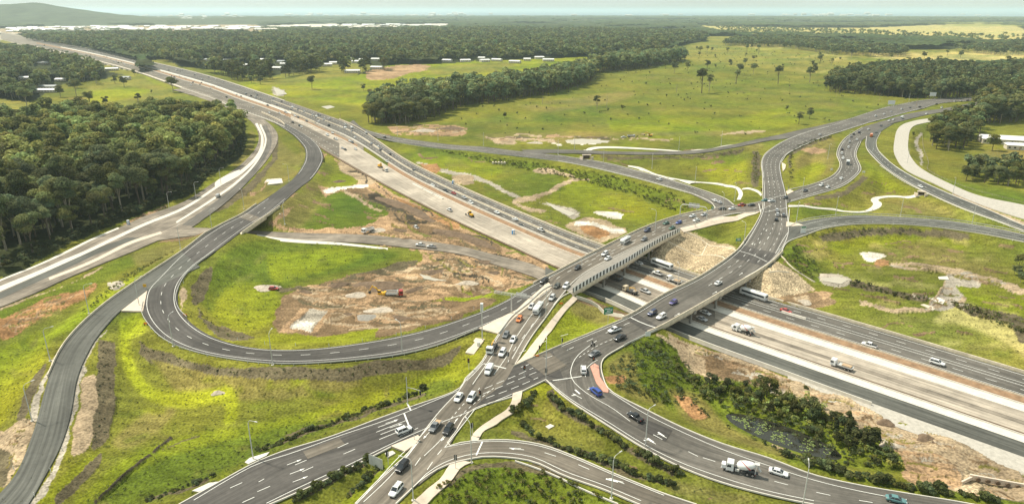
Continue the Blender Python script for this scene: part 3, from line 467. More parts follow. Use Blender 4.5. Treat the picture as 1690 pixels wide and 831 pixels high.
def strokes(poly, n, keys, ln, w, seed, ang=None, only=None):
    r = random.Random(seed); P = np.array(poly, float); x0, y0 = P.min(0); x1, y1 = P.max(0); k = 0; t = 0
    while k < n and t < n*30:
        t += 1; x, y = r.uniform(x0, x1), r.uniform(y0, y1)
        if only and not (0 <= int(y) < 831 and 0 <= int(x) < 1690 and PK[PM[int(y), int(x)]] in only): continue
        c = False; j = len(P)-1
        for i in range(len(P)):
            if (P[i, 1] > y) != (P[j, 1] > y) and x < (P[j, 0]-P[i, 0])*(y-P[i, 1])/(P[j, 1]-P[i, 1])+P[i, 0]: c = not c
            j = i
        if not c: continue
        a = (ang if ang is not None else r.uniform(0, 3.14))+r.uniform(-.35, .35); L = ln*r.uniform(.4, 1.2); cu = r.uniform(-.25, .25)*L; pts = [(x+L*(q-.5)*math.cos(a)-cu*math.sin(q*3.14)*math.sin(a), y+.45*(L*(q-.5)*math.sin(a)+cu*math.sin(q*3.14))) for q in (0, .25, .5, .75, 1)]
        if only and any(not (0 <= int(b) < 831 and 0 <= int(a_) < 1690 and PK[PM[int(b), int(a_)]] in only) for a_, b in pts): continue
        line(r.choice(keys), pts, r.uniform(*w)); k += 1
DIRT = ('dt', 'br', 'tn', 'mu', 'dr', 'sl')
strokes([(455,540),(470,490),(600,445),(780,428),(865,460),(800,500),(600,552)], 190, ['br', 'br', 'dt', 'mu', 'tn', 'tn', 'dt', 'br'], 90, (1.2, 4), 1, .1, DIRT)
strokes([(530,250),(748,368),(846,412),(910,450),(870,470),(780,480),(600,395),(420,352)], 150, ['br', 'dt', 'br', 'mu', 'go', 'sl'], 60, (1.2, 3.6), 2, .75, DIRT)
strokes([(1100,548),(1690,790),(1690,831),(1500,790),(1250,640)], 110, ['tn', 'gv', 'br', 'dt', 'go'], 50, (1, 4), 3, .6, DIRT+('gv',)); strokes([(0,500),(170,440),(165,500),(0,570)], 30, ['dt', 'br', 'go', 'dr'], 50, (1.5, 4), 4, -.6, DIRT); strokes([(0,700),(60,690),(40,800),(0,820)], 20, ['br', 'mu', 'go'], 20, (1, 3), 5, None, DIRT)
strokes([(1440,430),(1690,470),(1690,500),(1540,520)], 30, ['br', 'tn', 'go', 'gv'], 50, (1, 3), 6, .3, DIRT+('gv',)); strokes([(640,205),(770,210),(1262,216),(1000,240),(650,222)], 50, ['br', 'tn', 'dt', 'mu', 'go'], 50, (.8, 2), 7, .05, DIRT)
GR_ = ('gm', 'gl', 'gd', 'go', 'gb', 'gf')
strokes([(0,831),(0,500),(240,440),(300,560),(760,600),(430,760),(280,831)], 120, ['go', 'gm', 'gd', 'gl', 'gb', 'gd'], 46, (1.2, 5), 8, None, GR_); strokes([(300,520),(353,418),(560,400),(700,430),(460,550)], 50, ['go', 'gm', 'gd', 'gl', 'gd'], 40, (1.2, 4), 9, None, GR_); strokes([(600,215),(1180,345),(1000,408),(748,306)], 80, ['go', 'gm', 'gd', 'gl', 'br'], 44, (1, 3.5), 10, .3, GR_)
strokes([(1290,400),(1480,372),(1690,402),(1690,600),(1350,500)], 140, ['go', 'gm', 'gd', 'gy', 'br', 'go'], 44, (1, 4), 11, .2, GR_); strokes([(900,260),(1260,236),(1262,320),(1120,296)], 40, ['go', 'gd', 'gl', 'br'], 40, (1, 3), 12, .1, GR_); strokes([(715,205),(1000,118),(1370,92),(1480,180),(1000,246)], 210, ['go', 'gd', 'gd', 'gl', 'gf'], 60, (.6, 2.0), 13, .03, GR_); strokes([(440,150),(600,122),(1000,94),(720,150),(605,200)], 70, ['go', 'gd', 'gm', 'gl'], 60, (.5, 1.4), 14, .05, GR_)
strokes([(760,728),(905,640),(1063,740),(1290,822),(1160,831),(946,748)], 70, ['go', 'gf', 'gm', 'gd', 'br'], 34, (1.2, 4), 15, .5, GR_); strokes([(1300,340),(1420,290),(1640,368),(1450,355)], 40, ['go', 'gf', 'gd', 'br'], 36, (1, 3), 16, .2, GR_); strokes([(400,340),(500,260),(640,350),(620,370),(470,378)], 50, ['go', 'br', 'gd', 'gl'], 34, (1, 3), 17, .5, GR_)
strokes([(1170,60),(1690,70),(1690,100),(1300,118)], 60, ['go', 'gm', 'gy', 'gl'], 70, (.5, 1.4), 18, .02, GR_+('gy',)); strokes([(1500,200),(1690,220),(1690,340),(1540,290)], 40, ['go', 'gd', 'gl'], 36, (1, 2.5), 19, .2, GR_)
OBJ = np.array([PAL[k] for k in PK], np.float32); ROCK = np.array([1. if k == 'rk' else 0. for k in PK], np.float32); GRS = np.array([1. if k[0] == 'g' and k != 'gv' else 0. for k in PK], np.float32)
def boxblur(a, r):
    for ax in (0, 1):
        c = np.cumsum(np.insert(np.pad(a, [(r, r) if i == ax else (0, 0) for i in range(a.ndim)], 'edge'), 0, 0, axis=ax), axis=ax, dtype=np.float64); n = a.shape[ax]; w = 2*r+1
        a = (np.take(c, range(w, w+n), ax)-np.take(c, range(0, n), ax))/w
    return a
_g = GRS[PM][..., None].astype(np.float64); _c = OBJ[PM]*_g
def _bl(r): a, b = _c, _g; a = boxblur(boxblur(a, r), r); b = boxblur(boxblur(b, r), r); return a/np.maximum(b, 1e-6)
_t = np.clip((np.arange(831)-120)/200, 0, 1)[:, None, None]; GBL = (_bl(1)*(1-_t)+_bl(3)*_t).astype(np.float32)
def vnoise(x, y, s, seed=0):
    x = x/s+seed*17.3; y = y/s-seed*9.1; i = np.floor(x).astype(np.int64); j = np.floor(y).astype(np.int64); fx = x-i; fy = y-j; fx = fx*fx*(3-2*fx); fy = fy*fy*(3-2*fy)
    def h(a, b): q = (a*73856093) ^ (b*19349663) ^ (seed*83492791); q = (q ^ (q >> 13))*1274126177 & 0x7fffffff; q = (q ^ (q >> 16)) & 0xffff; return q/65535.
    return (h(i, j)*(1-fx)+h(i+1, j)*fx)*(1-fy)+(h(i, j+1)*(1-fx)+h(i+1, j+1)*fx)*fy
def ground():
    NA, NR = 1250, 760; az = np.radians(np.linspace(-50, 50, NA)); al = np.radians(np.r_[np.linspace(47, 2.6, 560), np.geomspace(2.58, .42, NR-560)])
    Dg = CAMZ/np.tan(al); X = Dg[:, None]*np.sin(az)[None]; Y = Dg[:, None]*np.cos(az)[None]; x, y = X.ravel(), Y.ravel()
    z = G(np.stack([x, y], -1)); D = np.hypot(x, y)
    inb = z > -.3
    z = z+np.where(inb & (D < 900), (vnoise(x, y, 9, 1)-.5)*.12+(vnoise(x, y, 2.5, 2)-.5)*.05, 0)
    z = np.where(D > 1100, z-.5, z)
    wsc = np.clip(400/D, .25, 1.6); wob = wsc*(7*(vnoise(x, y, 14, 13)-.5)+4*(vnoise(x, y, 4, 3)-.5)), wsc*(5*(vnoise(x, y, 14, 14)-.5)+3*(vnoise(x, y, 4, 4)-.5))
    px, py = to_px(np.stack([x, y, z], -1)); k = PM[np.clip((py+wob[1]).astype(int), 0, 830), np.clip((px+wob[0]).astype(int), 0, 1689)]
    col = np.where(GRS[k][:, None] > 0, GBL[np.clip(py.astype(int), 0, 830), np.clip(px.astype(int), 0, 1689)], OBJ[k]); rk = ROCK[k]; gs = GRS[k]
    n1 = vnoise(x, y, 28, 5); n2 = vnoise(x, y, 8, 6); n3 = vnoise(x, y, 90, 7); w = gs[:, None]
    m = 1+w*((n1-.5)[:, None]*np.array([.55, .32, .3])+(n2-.5)[:, None]*.3+(n3-.5)[:, None]*np.array([.3, .1, .1])); dirt = (1-w)*(1+(n2-.5)[:, None]*.5+(n1-.5)[:, None]*.25); col = col*(m*w+dirt)
    dm = np.isin(k, [PK.index(q) for q in DIRT]) & (z > -.12) & (z < 1.2) & (D < 700); z = z+dm*(np.maximum(0, vnoise(x, y, 9, 51)-.35)*2.2+(vnoise(x, y, 3.2, 52)-.5)*.55-.1)
    I = np.arange(NA*NR).reshape(NR, NA); F = np.stack([I[:-1, :-1], I[:-1, 1:], I[1:, 1:], I[1:, :-1]], -1).reshape(-1, 4)
    m_, n, b = new_mat('ground_cover'); b.inputs['Roughness'].default_value = 1; b.inputs['Specular IOR Level'].default_value = .1
    at = n.nodes.new('ShaderNodeAttribute'); at.attribute_name = 'tint'; ar = n.nodes.new('ShaderNodeAttribute'); ar.attribute_name = 'rocky'
    tc = n.nodes.new('ShaderNodeTexCoord'); last = at.outputs['Color']
    def nz(scale, lo, hi, det=4, sx=(1, 1, 1)):
        mp = n.nodes.new('ShaderNodeMapping'); mp.inputs['Scale'].default_value = sx; n.links.new(tc.outputs['Object'], mp.inputs[0])
        t = n.nodes.new('ShaderNodeTexNoise'); t.inputs['Scale'].default_value = scale; t.inputs['Detail'].default_value = det; n.links.new(mp.outputs[0], t.inputs['Vector'])
        r = n.nodes.new('ShaderNodeMapRange'); r.inputs[1].default_value = .32; r.inputs[2].default_value = .68; r.inputs[3].default_value = lo; r.inputs[4].default_value = hi; n.links.new(t.outputs[0], r.inputs[0]); return r.outputs[0], t
    a, t1 = nz(1.3, .58, 1.42, 7); c, _ = nz(.16, .72, 1.28, 6, (1, 1.8, 1)); e, _ = nz(.012, .86, 1.14, 4)
    for o_ in (a, c, e):
        s = n.nodes.new('ShaderNodeVectorMath'); s.operation = 'SCALE'; n.links.new(last, s.inputs[0]); n.links.new(o_, s.inputs['Scale']); last = s.outputs[0]
    vo = n.nodes.new('ShaderNodeTexVoronoi'); vo.inputs['Scale'].default_value = 1.5; n.links.new(tc.outputs['Object'], vo.inputs['Vector'])
    vr = n.nodes.new('ShaderNodeMapRange'); vr.inputs[1].default_value = .15; vr.inputs[2].default_value = .75; vr.inputs[3].default_value = 1.25; vr.inputs[4].default_value = .55; n.links.new(vo.outputs['Distance'], vr.inputs[0])
    s = n.nodes.new('ShaderNodeVectorMath'); s.operation = 'SCALE'; n.links.new(last, s.inputs[0]); n.links.new(vr.outputs[0], s.inputs['Scale'])
    mx = n.nodes.new('ShaderNodeMix'); mx.data_type = 'RGBA'; n.links.new(ar.outputs['Fac'], mx.inputs['Factor']); n.links.new(last, mx.inputs['A']); n.links.new(s.outputs[0], mx.inputs['B'])
    n.links.new(mx.outputs['Result'], b.inputs['Base Color'])
    bp = n.nodes.new('ShaderNodeBump'); bp.inputs['Strength'].default_value = .8; bp.inputs['Distance'].default_value = .5; n.links.new(t1.outputs[0], bp.inputs['Height']); n.links.new(bp.outputs[0], b.inputs['Normal'])
    o = npmesh('ground', np.stack([x, y, z], -1), F, m_, tint=np.clip(col, 0, 1), smooth_=True)
    at_ = o.data.attributes.new('rocky', 'FLOAT', 'POINT'); at_.data.foreach_set('value', rk); o['kind'] = 'structure'
ground()
o = npmesh('sea', np.array([(-120000, 9000, -6), (120000, 9000, -6), (120000, 120000, -6), (-120000, 120000, -6)]), [(0, 1, 2, 3)], M['sea']); tag(o, kind='structure')
def hills():
    n = 260; x = np.linspace(-11500, 1200, n); yy = np.linspace(0, 1, 34); X = []; 
    for j, v in enumerate(yy):
        r = 6500+2600*v; ang = np.radians(np.linspace(-52, -9, n)); px = r*np.sin(ang); py = r*np.cos(ang); deg = np.degrees(ang)
        prof = 1.1*(112*np.exp(-((deg+33)/3.4)**2)+72*np.exp(-((deg+38.5)/4)**2)+60*np.exp(-((deg+28)/3.4)**2)+42*np.exp(-((deg+19)/6)**2)+60*np.exp(-((deg+47)/5)**2))
        h = prof*math.sin(math.pi*v)**1.3*(.8+.4*vnoise(px, py, 900, 3))+((vnoise(px, py, 120, 8)-.5)*22+(vnoise(px, py, 420, 9)-.5)*34)*math.sin(math.pi*v)-3
        h = np.minimum(h, 182); X.append(np.stack([px, py, h], -1))
    V = np.array(X); V_ = 0; k = len(yy); I = np.arange(k*n).reshape(k, n); F = np.stack([I[:-1, :-1], I[:-1, 1:], I[1:, 1:], I[1:, :-1]], -1).reshape(-1, 4)
    o = npmesh('hills', V.reshape(-1, 3), F, mat('wooded_hill', (.05, .065, .03), 1, var=.5, scale=.01), smooth_=True); tag(o, kind='structure')
hills()
# ================================================================ draped patches and paths
def gpath(name, L, Rr, m, layer=0, lift=.1, label=None):
    o, A, B = ribbon(name, L, Rr, G, M[m], layer, samples=None, skirt=.25, lift=lift, step=2.); return o
def gline(name, pts, w, m, lift=.1):
    P = smooth(up_g(*np.array(pts, float).T)[:, :2], 2.); t = np.gradient(P, axis=0); t /= np.linalg.norm(t, axis=1)[:, None]+1e-9; nr = np.stack([-t[:, 1], t[:, 0]], -1)*w/2
    return ribbon_w(name, P+nr, P-nr, G, M[m], 0, samples=None, skirt=.25, lift=lift, step=2., smoothit=False)[0]
gpath('footpath', [(946,489),(930,505),(905,535),(880,567),(862,590),(849,603)], [(955,492),(938,509),(916,538),(893,570),(876,592),(866,597)], 'concrete_path', lift=.4)
gpath('footpath', [(1121,378),(1150,370),(1180,360),(1215,357),(1240,348),(1256,342)], [(1128,384),(1158,377),(1190,369),(1223,362),(1246,354),(1258,347)], 'concrete_path', lift=.4)
gpath('footpath', [(846,650),(845,662),(838,676),(815,690),(795,703),(778,722),(775,730)], [(862,645),(860,660),(850,680),(828,694),(806,708),(792,722),(788,730)], 'concrete_path', lift=.4)
gpath('footpath', [(768,762),(745,765),(737,775),(728,790),(705,808),(685,826),(670,845)], [(778,764),(760,772),(752,785),(740,800),(722,815),(706,831),(690,850)], 'concrete_path', lift=.4)
gpath('footpath', [(1301,339),(1330,339),(1380,345),(1420,349),(1435,344),(1441,336),(1437,330),(1448,325),(1480,323),(1505,323),(1522,318)], [(1301,342),(1330,342),(1380,348),(1422,351),(1450,344),(1455,335),(1449,331),(1458,327),(1482,326),(1510,326),(1528,322)], 'concrete_pale', lift=.25)
gpath('footpath', [(1036,273),(1055,276),(1085,288),(1110,294),(1150,300),(1190,303),(1215,308),(1226,320),(1222,330)], [(1036,275),(1052,279),(1082,291),(1108,297),(1148,302),(1188,306),(1210,310),(1219,320),(1216,330)], 'concrete_pale', lift=.25)
gpath('footpath', [(1226,311),(1250,314),(1258,321)], [(1224,313),(1248,317),(1256,324)], 'concrete_pale', lift=.25)
gpath('footpath', [(962,249),(974,244),(1000,242),(1096,247),(1160,247),(1200,240),(1250,234)], [(969,250),(980,247),(1002,245),(1096,249),(1162,249),(1202,242),(1252,236)], 'concrete_pale', lift=.3)
for nm, pts, mm in (('traffic_island', [(200,513),(243,480),(236,514)], 'concrete_path'), ('traffic_island', [(645,736),(690,718),(693,722),(689,730),(668,745)], 'concrete_path'), ('traffic_island', [(790,542),(846,518),(868,497),(905,466),(911,474),(893,487),(870,508),(846,527),(823,551)], 'concrete_path'),
   ('traffic_island', [(974,605),(981,600),(988,604),(990,622),(1004,643),(1004,648),(996,647),(984,632)], 'pink'), ('traffic_island', [(1297,374),(1298,366),(1318,369),(1326,372),(1303,374)], 'concrete_path'),
   ('traffic_island', [(1290,268),(1297,272),(1296,278),(1292,283)], 'concrete_path'), ('traffic_island', [(1297,316),(1304,313),(1310,316),(1300,321)], 'concrete_path')):
    P = upE(pts); c = P.mean(0); n = len(P); V = np.vstack([P+[0, 0, .24], P-[0, 0, .3], [c+[0, 0, .25]]])
    o = npmesh(nm, V, [(i, (i+1) % n, 2*n) for i in range(n)]+[(i, i+n, (i+1) % n+n, (i+1) % n) for i in range(n)], M[mm]); tag(o, kind='structure')
# concrete slabs, aprons and kerb ramps on the ground
def slab(name, pts, m, h=.25):
    P = up_g(*np.array(pts, float).T); c = P.mean(0); n = len(P); V = np.vstack([P+[0, 0, h], P-[0, 0, .5], [c+[0, 0, h]]])
    o = npmesh(name, V, [(i, (i+1) % n, 2*n) for i in range(n)]+[(i, i+n, (i+1) % n+n, (i+1) % n) for i in range(n)], M[m]); return o
SLABS = [([(768,582),(785,558),(800,560),(782,585)], 'concrete_path', 'pale concrete pad around the tall pole beside the loop road'), ([(635,748),(648,744),(653,748),(640,755)], 'concrete_pale', 'small pale pad in the grass near the traffic island'),
 ([(317,810),(345,797),(360,795),(352,803),(328,812)], 'concrete_pale', 'kerb ramp slab at the lower left of the west arm road'), ([(404,763),(412,756),(445,746),(440,752),(410,766)], 'concrete_pale', 'kerb ramp slab on the north side of the west arm road'),
 ([(900,704),(908,700),(915,703),(906,708)], 'concrete_pale', 'square pit cover in the grass wedge'), ([(1536,494),(1547,490),(1560,496),(1556,502)], 'concrete_pale', 'white culvert slab beside the gravel track in the right paddock'), ([(1548,457),(1563,456),(1566,462),(1550,461)], 'concrete_pale', 'small pit slab with two lids beside the gravel track'),
 ([(441,305),(447,297),(465,295),(467,302)], 'concrete_pale', 'pale slab between the site carriageway and the curved ramp'), ([(1519,503),(1525,502),(1546,508),(1540,512)], 'concrete_path', 'narrow culvert slab at the bend of the right paddock track')]
for pts, mm, lb in SLABS: tag(slab('concrete_slab', pts, mm), lb, 'concrete slab', 'concrete slabs and pit covers')
# ================================================================ MARKINGS
MK = [[], [], 0]
def mark_w(P, w, dash=None, store=MK):     # P: (n,3) world
    P = np.asarray(P); s = np.r_[0, np.cumsum(np.linalg.norm(np.diff(P, axis=0), axis=1))]
    segs = [(0, s[-1])] if not dash else [(a, min(a+dash[0], s[-1])) for a in np.arange(0, s[-1], dash[0]+dash[1])]
    for a, b in segs:
        n = max(2, int((b-a)/3)+1); q = np.linspace(a, b, n); Q = np.stack([np.interp(q, s, P[:, k]) for k in range(3)], -1); t = np.gradient(Q[:, :2], axis=0); t /= np.linalg.norm(t, axis=1)[:, None]+1e-9
        nr = np.stack([-t[:, 1], t[:, 0], 0*t[:, 0]], -1)*w/2; base = store[2]; V = np.empty((2*n, 3)); V[0::2] = Q+nr; V[1::2] = Q-nr; store[0].append(V)
        store[1] += [(base+2*i, base+2*i+1, base+2*i+3, base+2*i+2) for i in range(n-1)]; store[2] += 2*n
def mark(pts, dash=None, w=.17, fn=E):
    P = smooth(on(*np.array(pts, float).T, fn)[:, :2], 2.); z = fn(P)+6.2*LAY; mark_w(np.c_[P, z], w, dash)
def along(rb, t, dash=None, w=.17, a=0, b=1):
    _, A, B = rb; n = len(A); i0, i1 = int(a*(n-1)), int(b*(n-1))+1; P = (A*(1-t)+B*t)[i0:i1]; mark_w(np.c_[P, E(P)+6.2*LAY], w, dash)
D = (3.2, 6.5); D1 = (1.2, 1.2)
# motorway
for f, dsh in ((.03, None), (.105, D), (.175, None), (.225, None), (.30, D), (.375, None)):
    P = mw(xs(560, 1990), f); mark_w(np.c_[P, np.full(len(P), 5*LAY)], .2, dsh)
for f, dsh in ((.08, D), (.25, D), (.4, D), (.6, D), (.78, D), (.92, D)):
    P = mw(xs(60, 560), f); mark_w(np.c_[P, np.full(len(P), 5*LAY)], .3, dsh)
# bridge road and cross street
along(RA, .04, a=.0); along(RA, .34, D, a=.02, b=.5); along(RA, .5, D, a=.1, b=.45); along(RA, .66, D, a=.02, b=.5); along(RA, .95, a=0, b=.62)
mark([(911,480),(880,516),(850,560),(835,590),(815,618)], None); mark([(905,500),(872,545),(850,575),(838,598)], D); mark([(892,520),(868,553),(845,592)], None)
mark([(798,600),(815,603),(835,608)], None, .4); mark([(770,628),(782,617),(797,600)]); mark([(780,634),(800,605),(815,583)], None)
mark([(792,640),(760,672),(735,703)], D1); mark([(815,640),(780,668),(745,700)], D1); mark([(756,690),(728,725),(700,752)], None); mark([(694,755),(685,768)], None); mark([(720,690),(688,726),(660,752),(625,790),(598,822)]); mark([(783,676),(755,712),(734,738)]); mark([(729,742),(722,750)]); mark([(714,762),(705,775)])
mark([(600,828),(640,790),(668,758),(693,726)]); mark([(655,829),(690,795),(712,775),(745,758),(780,749),(800,747),(846,748),(883,755),(933,778),(996,800),(1058,826)])
mark([(733,738),(760,733),(800,728),(846,729),(896,737),(946,755),(1021,787),(1096,817)]); mark([(796,729),(786,751)], None, .4); mark([(840,739),(875,741),(930,757),(1000,786),(1050,806)], D)
# west arm
mark([(755,645),(700,668),(640,692),(560,719),(480,748),(423,766),(370,795),(320,825)]); mark([(845,650),(785,675),(705,706),(640,735),(573,768),(498,802),(440,830)]); mark([(690,706),(660,720),(600,748),(560,766)][0:2])
for p in ([(624,705),(655,694)], [(621,713),(672,693)], [(628,717),(664,703)], [(626,725),(668,708)]): mark(p)
mark([(667,682),(675,703)], None, .4); mark([(672,665),(678,677)], None, .4)
for p in ([(557,739),(575,731)], [(567,749),(586,741)], [(487,767),(506,759)], [(499,778),(517,770)], [(427,795),(436,790)], [(425,811),(446,802)], [(380,805),(400,796)], [(400,829),(420,820)]): mark(p)
for p in ([(857,583),(905,561),(960,545)], [(860,606),(930,580),(985,556),(1040,532)]): mark(p, D)
for p in ([(800,641),(846,622),(880,607)], [(797,650),(846,630),(885,614)], [(802,657),(846,641),(888,623)]): mark(p, (3, 1.5))
# bridge B / far junction
along(RB, .05, a=.02, b=1); along(RB, .96, a=.12, b=.98); along(RB, .28, D, a=.12, b=.55); along(RB, .5, D, a=.1, b=.97); along(RB, .73, D, a=.14, b=.56)
mark([(1041,524),(1062,534),(1083,541)], None, .4); mark([(1216,413),(1240,420),(1266,432)], None, .3)
mark([(986,594),(975,600),(966,612),(966,622)]); mark([(985,562),(955,585),(945,600),(943,624),(970,650),(1010,673),(1040,695)]); mark([(1010,560),(985,571),(955,590)], D1)
mark([(1006,646),(1040,668),(1071,686),(1133,716),(1196,743),(1268,768),(1343,792),(1418,810),(1480,822)]); mark([(908,631),(925,646),(950,664),(1000,694),(1063,733),(1121,762),(1196,789),(1268,810),(1343,826)]); mark([(912,628),(960,621)], None, .35)
mark([(1078,717),(1093,725)]); mark([(1136,745),(1152,753)]); mark([(1160,755),(1240,780)], D); mark([(1278,794),(1360,815),(1440,829)], D)
for p in ([(957,650),(949,643)], [(983,644),(975,640)], [(1096,720),(1086,713)], [(1079,730),(1069,723)], [(1020,795),(1000,790)]): mark(p, None, .5)
# loop, slip
along(LOOP, .10, a=0, b=.52); along(LOOP, .86, a=.05, b=.52); along(LOOP, .47, D, a=0, b=.5); along(LOOP, .06, a=.6, b=1); along(LOOP, .52, D, a=.78, b=1); along(LOOP, .92, a=.62, b=.99)
_, A, B = RAMP
mark([(1330,380),(1380,371),(1430,366),(1500,368),(1620,382),(1690,395)]); mark([(1320,373),(1368,362),(1418,358),(1481,361),(1568,367),(1690,389)]); mark([(1300,384),(1292,396),(1280,418)]); mark([(1350,371),(1420,364),(1500,365),(1600,375),(1690,392)], D)
mark([(1433,246),(1458,272),(1495,297),(1535,317),(1597,344),(1690,377)]); mark([(1451,250),(1474,272),(1511,295),(1566,320),(1630,346),(1690,370)][0:6]); mark([(1441,245),(1465,272),(1502,296),(1600,340),(1690,374)], D)
mark([(1312,318),(1345,307),(1376,293),(1389,274),(1384,255),(1388,241),(1400,227),(1424,212)]); mark([(1305,331),(1343,319),(1385,306),(1414,285),(1417,277),(1410,255),(1417,234)]); mark([(1320,320),(1360,306),(1390,288),(1402,272),(1396,255),(1402,238),(1425,218)], D); mark([(1330,323),(1370,308),(1400,288),(1410,272),(1404,252),(1412,235)], D)
mark([(603,215),(648,227),(723,238),(798,244),(846,250),(921,258),(996,270),(1058,285),(1121,303),(1190,328)]); mark([(610,217),(673,235),(773,246),(846,255),(921,263),(996,278),(1071,297),(1134,315),(1166,330)]); mark([(620,218),(673,232),(773,244),(846,253),(921,260),(996,274),(1071,292),(1134,311),(1180,331)], D)
mark([(1257,330),(1296,322)], None, .3); mark([(1262,350),(1300,343)], None, .3); mark([(1252,336),(1256,352)], None, .3)
def arrow(px, py, dx, dy, turn=0):
    p = on([px, px+dx], [py, py+dy], E); d = (p[1]-p[0]); d[2] = 0; d /= np.linalg.norm(d); nn = np.array([-d[1], d[0], 0]); z = p[0].copy(); z[2] += 6.2*LAY
    pts = [(-3, -.15), (.8, -.15), (.8, -.6), (2.6, 0), (.8, .6), (.8, .15), (-3, .15)]
    V = np.array([z+d*a*.7+nn*b*.6 for a, b in pts]); base = MK[2]; MK[0].append(V); MK[1].append(tuple(base+i for i in (0, 1, 5, 6))); MK[1].append(tuple(base+i for i in (2, 3, 4))); MK[2] += 7
    if turn: mark_w(np.array([z+d*.5, z+d*1.1+nn*turn*1.1]), .4)
for a in [(648,695,30,-10),(655,702,30,-10),(487,762,20,-8),(492,777,20,-8),(497,790,20,-8),(952,653,-12,-7,1),(978,643,-10,-6,1),(1090,717,-12,-7,1),(1072,727,-12,-7,1),(1015,792,-14,-4),(1118,519,16,-9),(1150,506,16,-9),(1180,483,16,-9),(1223,452,14,-10),(704,718,-10,11),(733,722,-10,11),(852,741,-12,-1),
  (1278,300,0,12),(1268,300,0,12),(1265,380,-8,12),(1254,400,-8,12),(1242,402,-8,12),(1268,392,-8,12)]: arrow(*a)
lm = npmesh('lane_markings', np.vstack(MK[0]), MK[1], M['paint']); tag(lm, kind='structure')
for L_, R_, m_ in (([(1035,527),(1052,518)], [(1066,547),(1085,538)], 'asphalt_dark'), ([(1206,424),(1222,404)], [(1262,440),(1280,418)], 'asphalt_dark'), ([(868,596),(905,580)], [(900,620),(935,603)], 'asphalt_brown'), ([(390,357),(402,350)], [(422,368),(432,360)], 'asphalt_brown'), ([(1062,690),(1110,710)], [(1050,705),(1098,728)], 'asphalt_dark'), ([(500,745),(560,722)], [(508,757),(570,733)], 'asphalt_brown')):
    ribbon('asphalt_patch', L_, R_, E, M[m_], 5.2, samples=None, skirt=0)
# raised kerbs along both sides of the upper roads
def wall_w(name, P, h, w, m, lift=0., parent=None, fn=None, drop=.15):
    P = np.asarray(P, float)
    if P.shape[1] == 2: P = np.c_[P, (fn or flat)(P)]
    t = np.gradient(P[:, :2], axis=0); t /= np.linalg.norm(t, axis=1)[:, None]+1e-9; nr = np.stack([-t[:, 1], t[:, 0]], -1); n = len(P)
    prof = [(-w/2, -drop), (-w/2*.7, h), (w/2*.7, h), (w/2, -drop)]; V = np.zeros((n, 4, 3))
    for k, (o_, zz) in enumerate(prof): V[:, k, :2] = P[:, :2]+nr*o_; V[:, k, 2] = P[:, 2]+lift+zz
    I = np.arange(n*4).reshape(n, 4); F = [tuple(int(v) for v in (I[i, k], I[i, k+1], I[i+1, k+1], I[i+1, k])) for i in range(n-1) for k in range(3)]+[(0, 1, 2, 3), tuple(int(v) for v in I[-1][::-1])]
    o = npmesh(name, V.reshape(-1, 3), F, m, parent=parent); return o
def pxwall(name, pts, h, w, m, fn=E, lift=0., parent=None, step=3.):
    return wall_w(name, smooth(on(*np.array(pts, float).T, fn)[:, :2], step), h, w, M[m], lift, parent, fn)
KERBS = [[(768,624),(758,641),(678,671),(623,691),(543,721),(468,744),(423,762),(360,796),(295,832)], [(645,737),(573,774),(498,809),(433,837)], [(846,524),(823,551),(805,580),(793,599),(768,624)], [(693,720),(673,748),(628,788),(586,831)],
 [(846,654),(778,677),(752,712),(736,737),(755,731),(800,726),(846,726),(896,734),(946,752),(1021,784),(1096,814),(1150,832)], [(653,831),(700,788),(736,767),(770,758),(798,753),(846,755),(883,762),(933,785),(996,807),(1058,833)], [(850,760),(883,771),(920,786),(960,806),(1020,831)], [(901,626),(846,653)], [(901,626),(921,646),(946,665),(996,697),(1063,739),(1121,769),(1196,797),(1285,820),(1343,832)],
 [(1083,544),(1026,572),(997,590),(992,601),(996,624),(1006,643),(1071,678),(1133,708),(1196,733),(1268,755),(1343,783),(1418,800),(1493,813),(1568,825),(1640,838)], [(848,604),(906,578),(971,551),(1035,524)], [(946,480),(928,489),(898,527),(876,557),(850,601)],
 [(1216,414),(1246,371),(1258,344),(1259,315),(1258,285),(1257,265),(1268,249),(1293,233),(1331,218),(1368,208)], [(1289,268),(1302,252),(1333,237),(1368,223),(1416,208),(1468,193),(1518,180)], [(1300,313),(1343,303),(1373,290),(1386,273),(1381,255),(1385,240),(1398,225),(1423,210)], [(1303,333),(1343,322),(1388,308),(1418,285),(1421,278),(1413,255),(1421,233)],
 [(1303,345),(1301,370)], [(1300,373),(1323,366),(1368,359),(1418,355.5),(1481,358),(1568,365),(1643,377),(1690,387)], [(1290,414),(1300,399),(1328,388),(1368,375),(1430,369),(1518,372),(1618,385),(1690,399)], [(1430,225),(1431,246),(1456,273),(1493,298),(1531,318),(1593,345),(1643,363),(1690,380)], [(1453,218),(1446,235),(1453,253),(1476,273),(1513,295),(1568,320),(1631,346),(1690,372)],
 [(1181,343),(1171,332),(1134,317),(1071,299),(996,280),(921,265)], [(1211,338),(1196,327),(1121,301),(1058,283),(996,268),(921,256)], [(1181,342),(1171,347),(1121,357)], [(1178,360),(1215,352),(1246,350)]]
for k in KERBS: tag(pxwall('kerb', k, .22, .38, 'concrete_pale'), kind='structure')
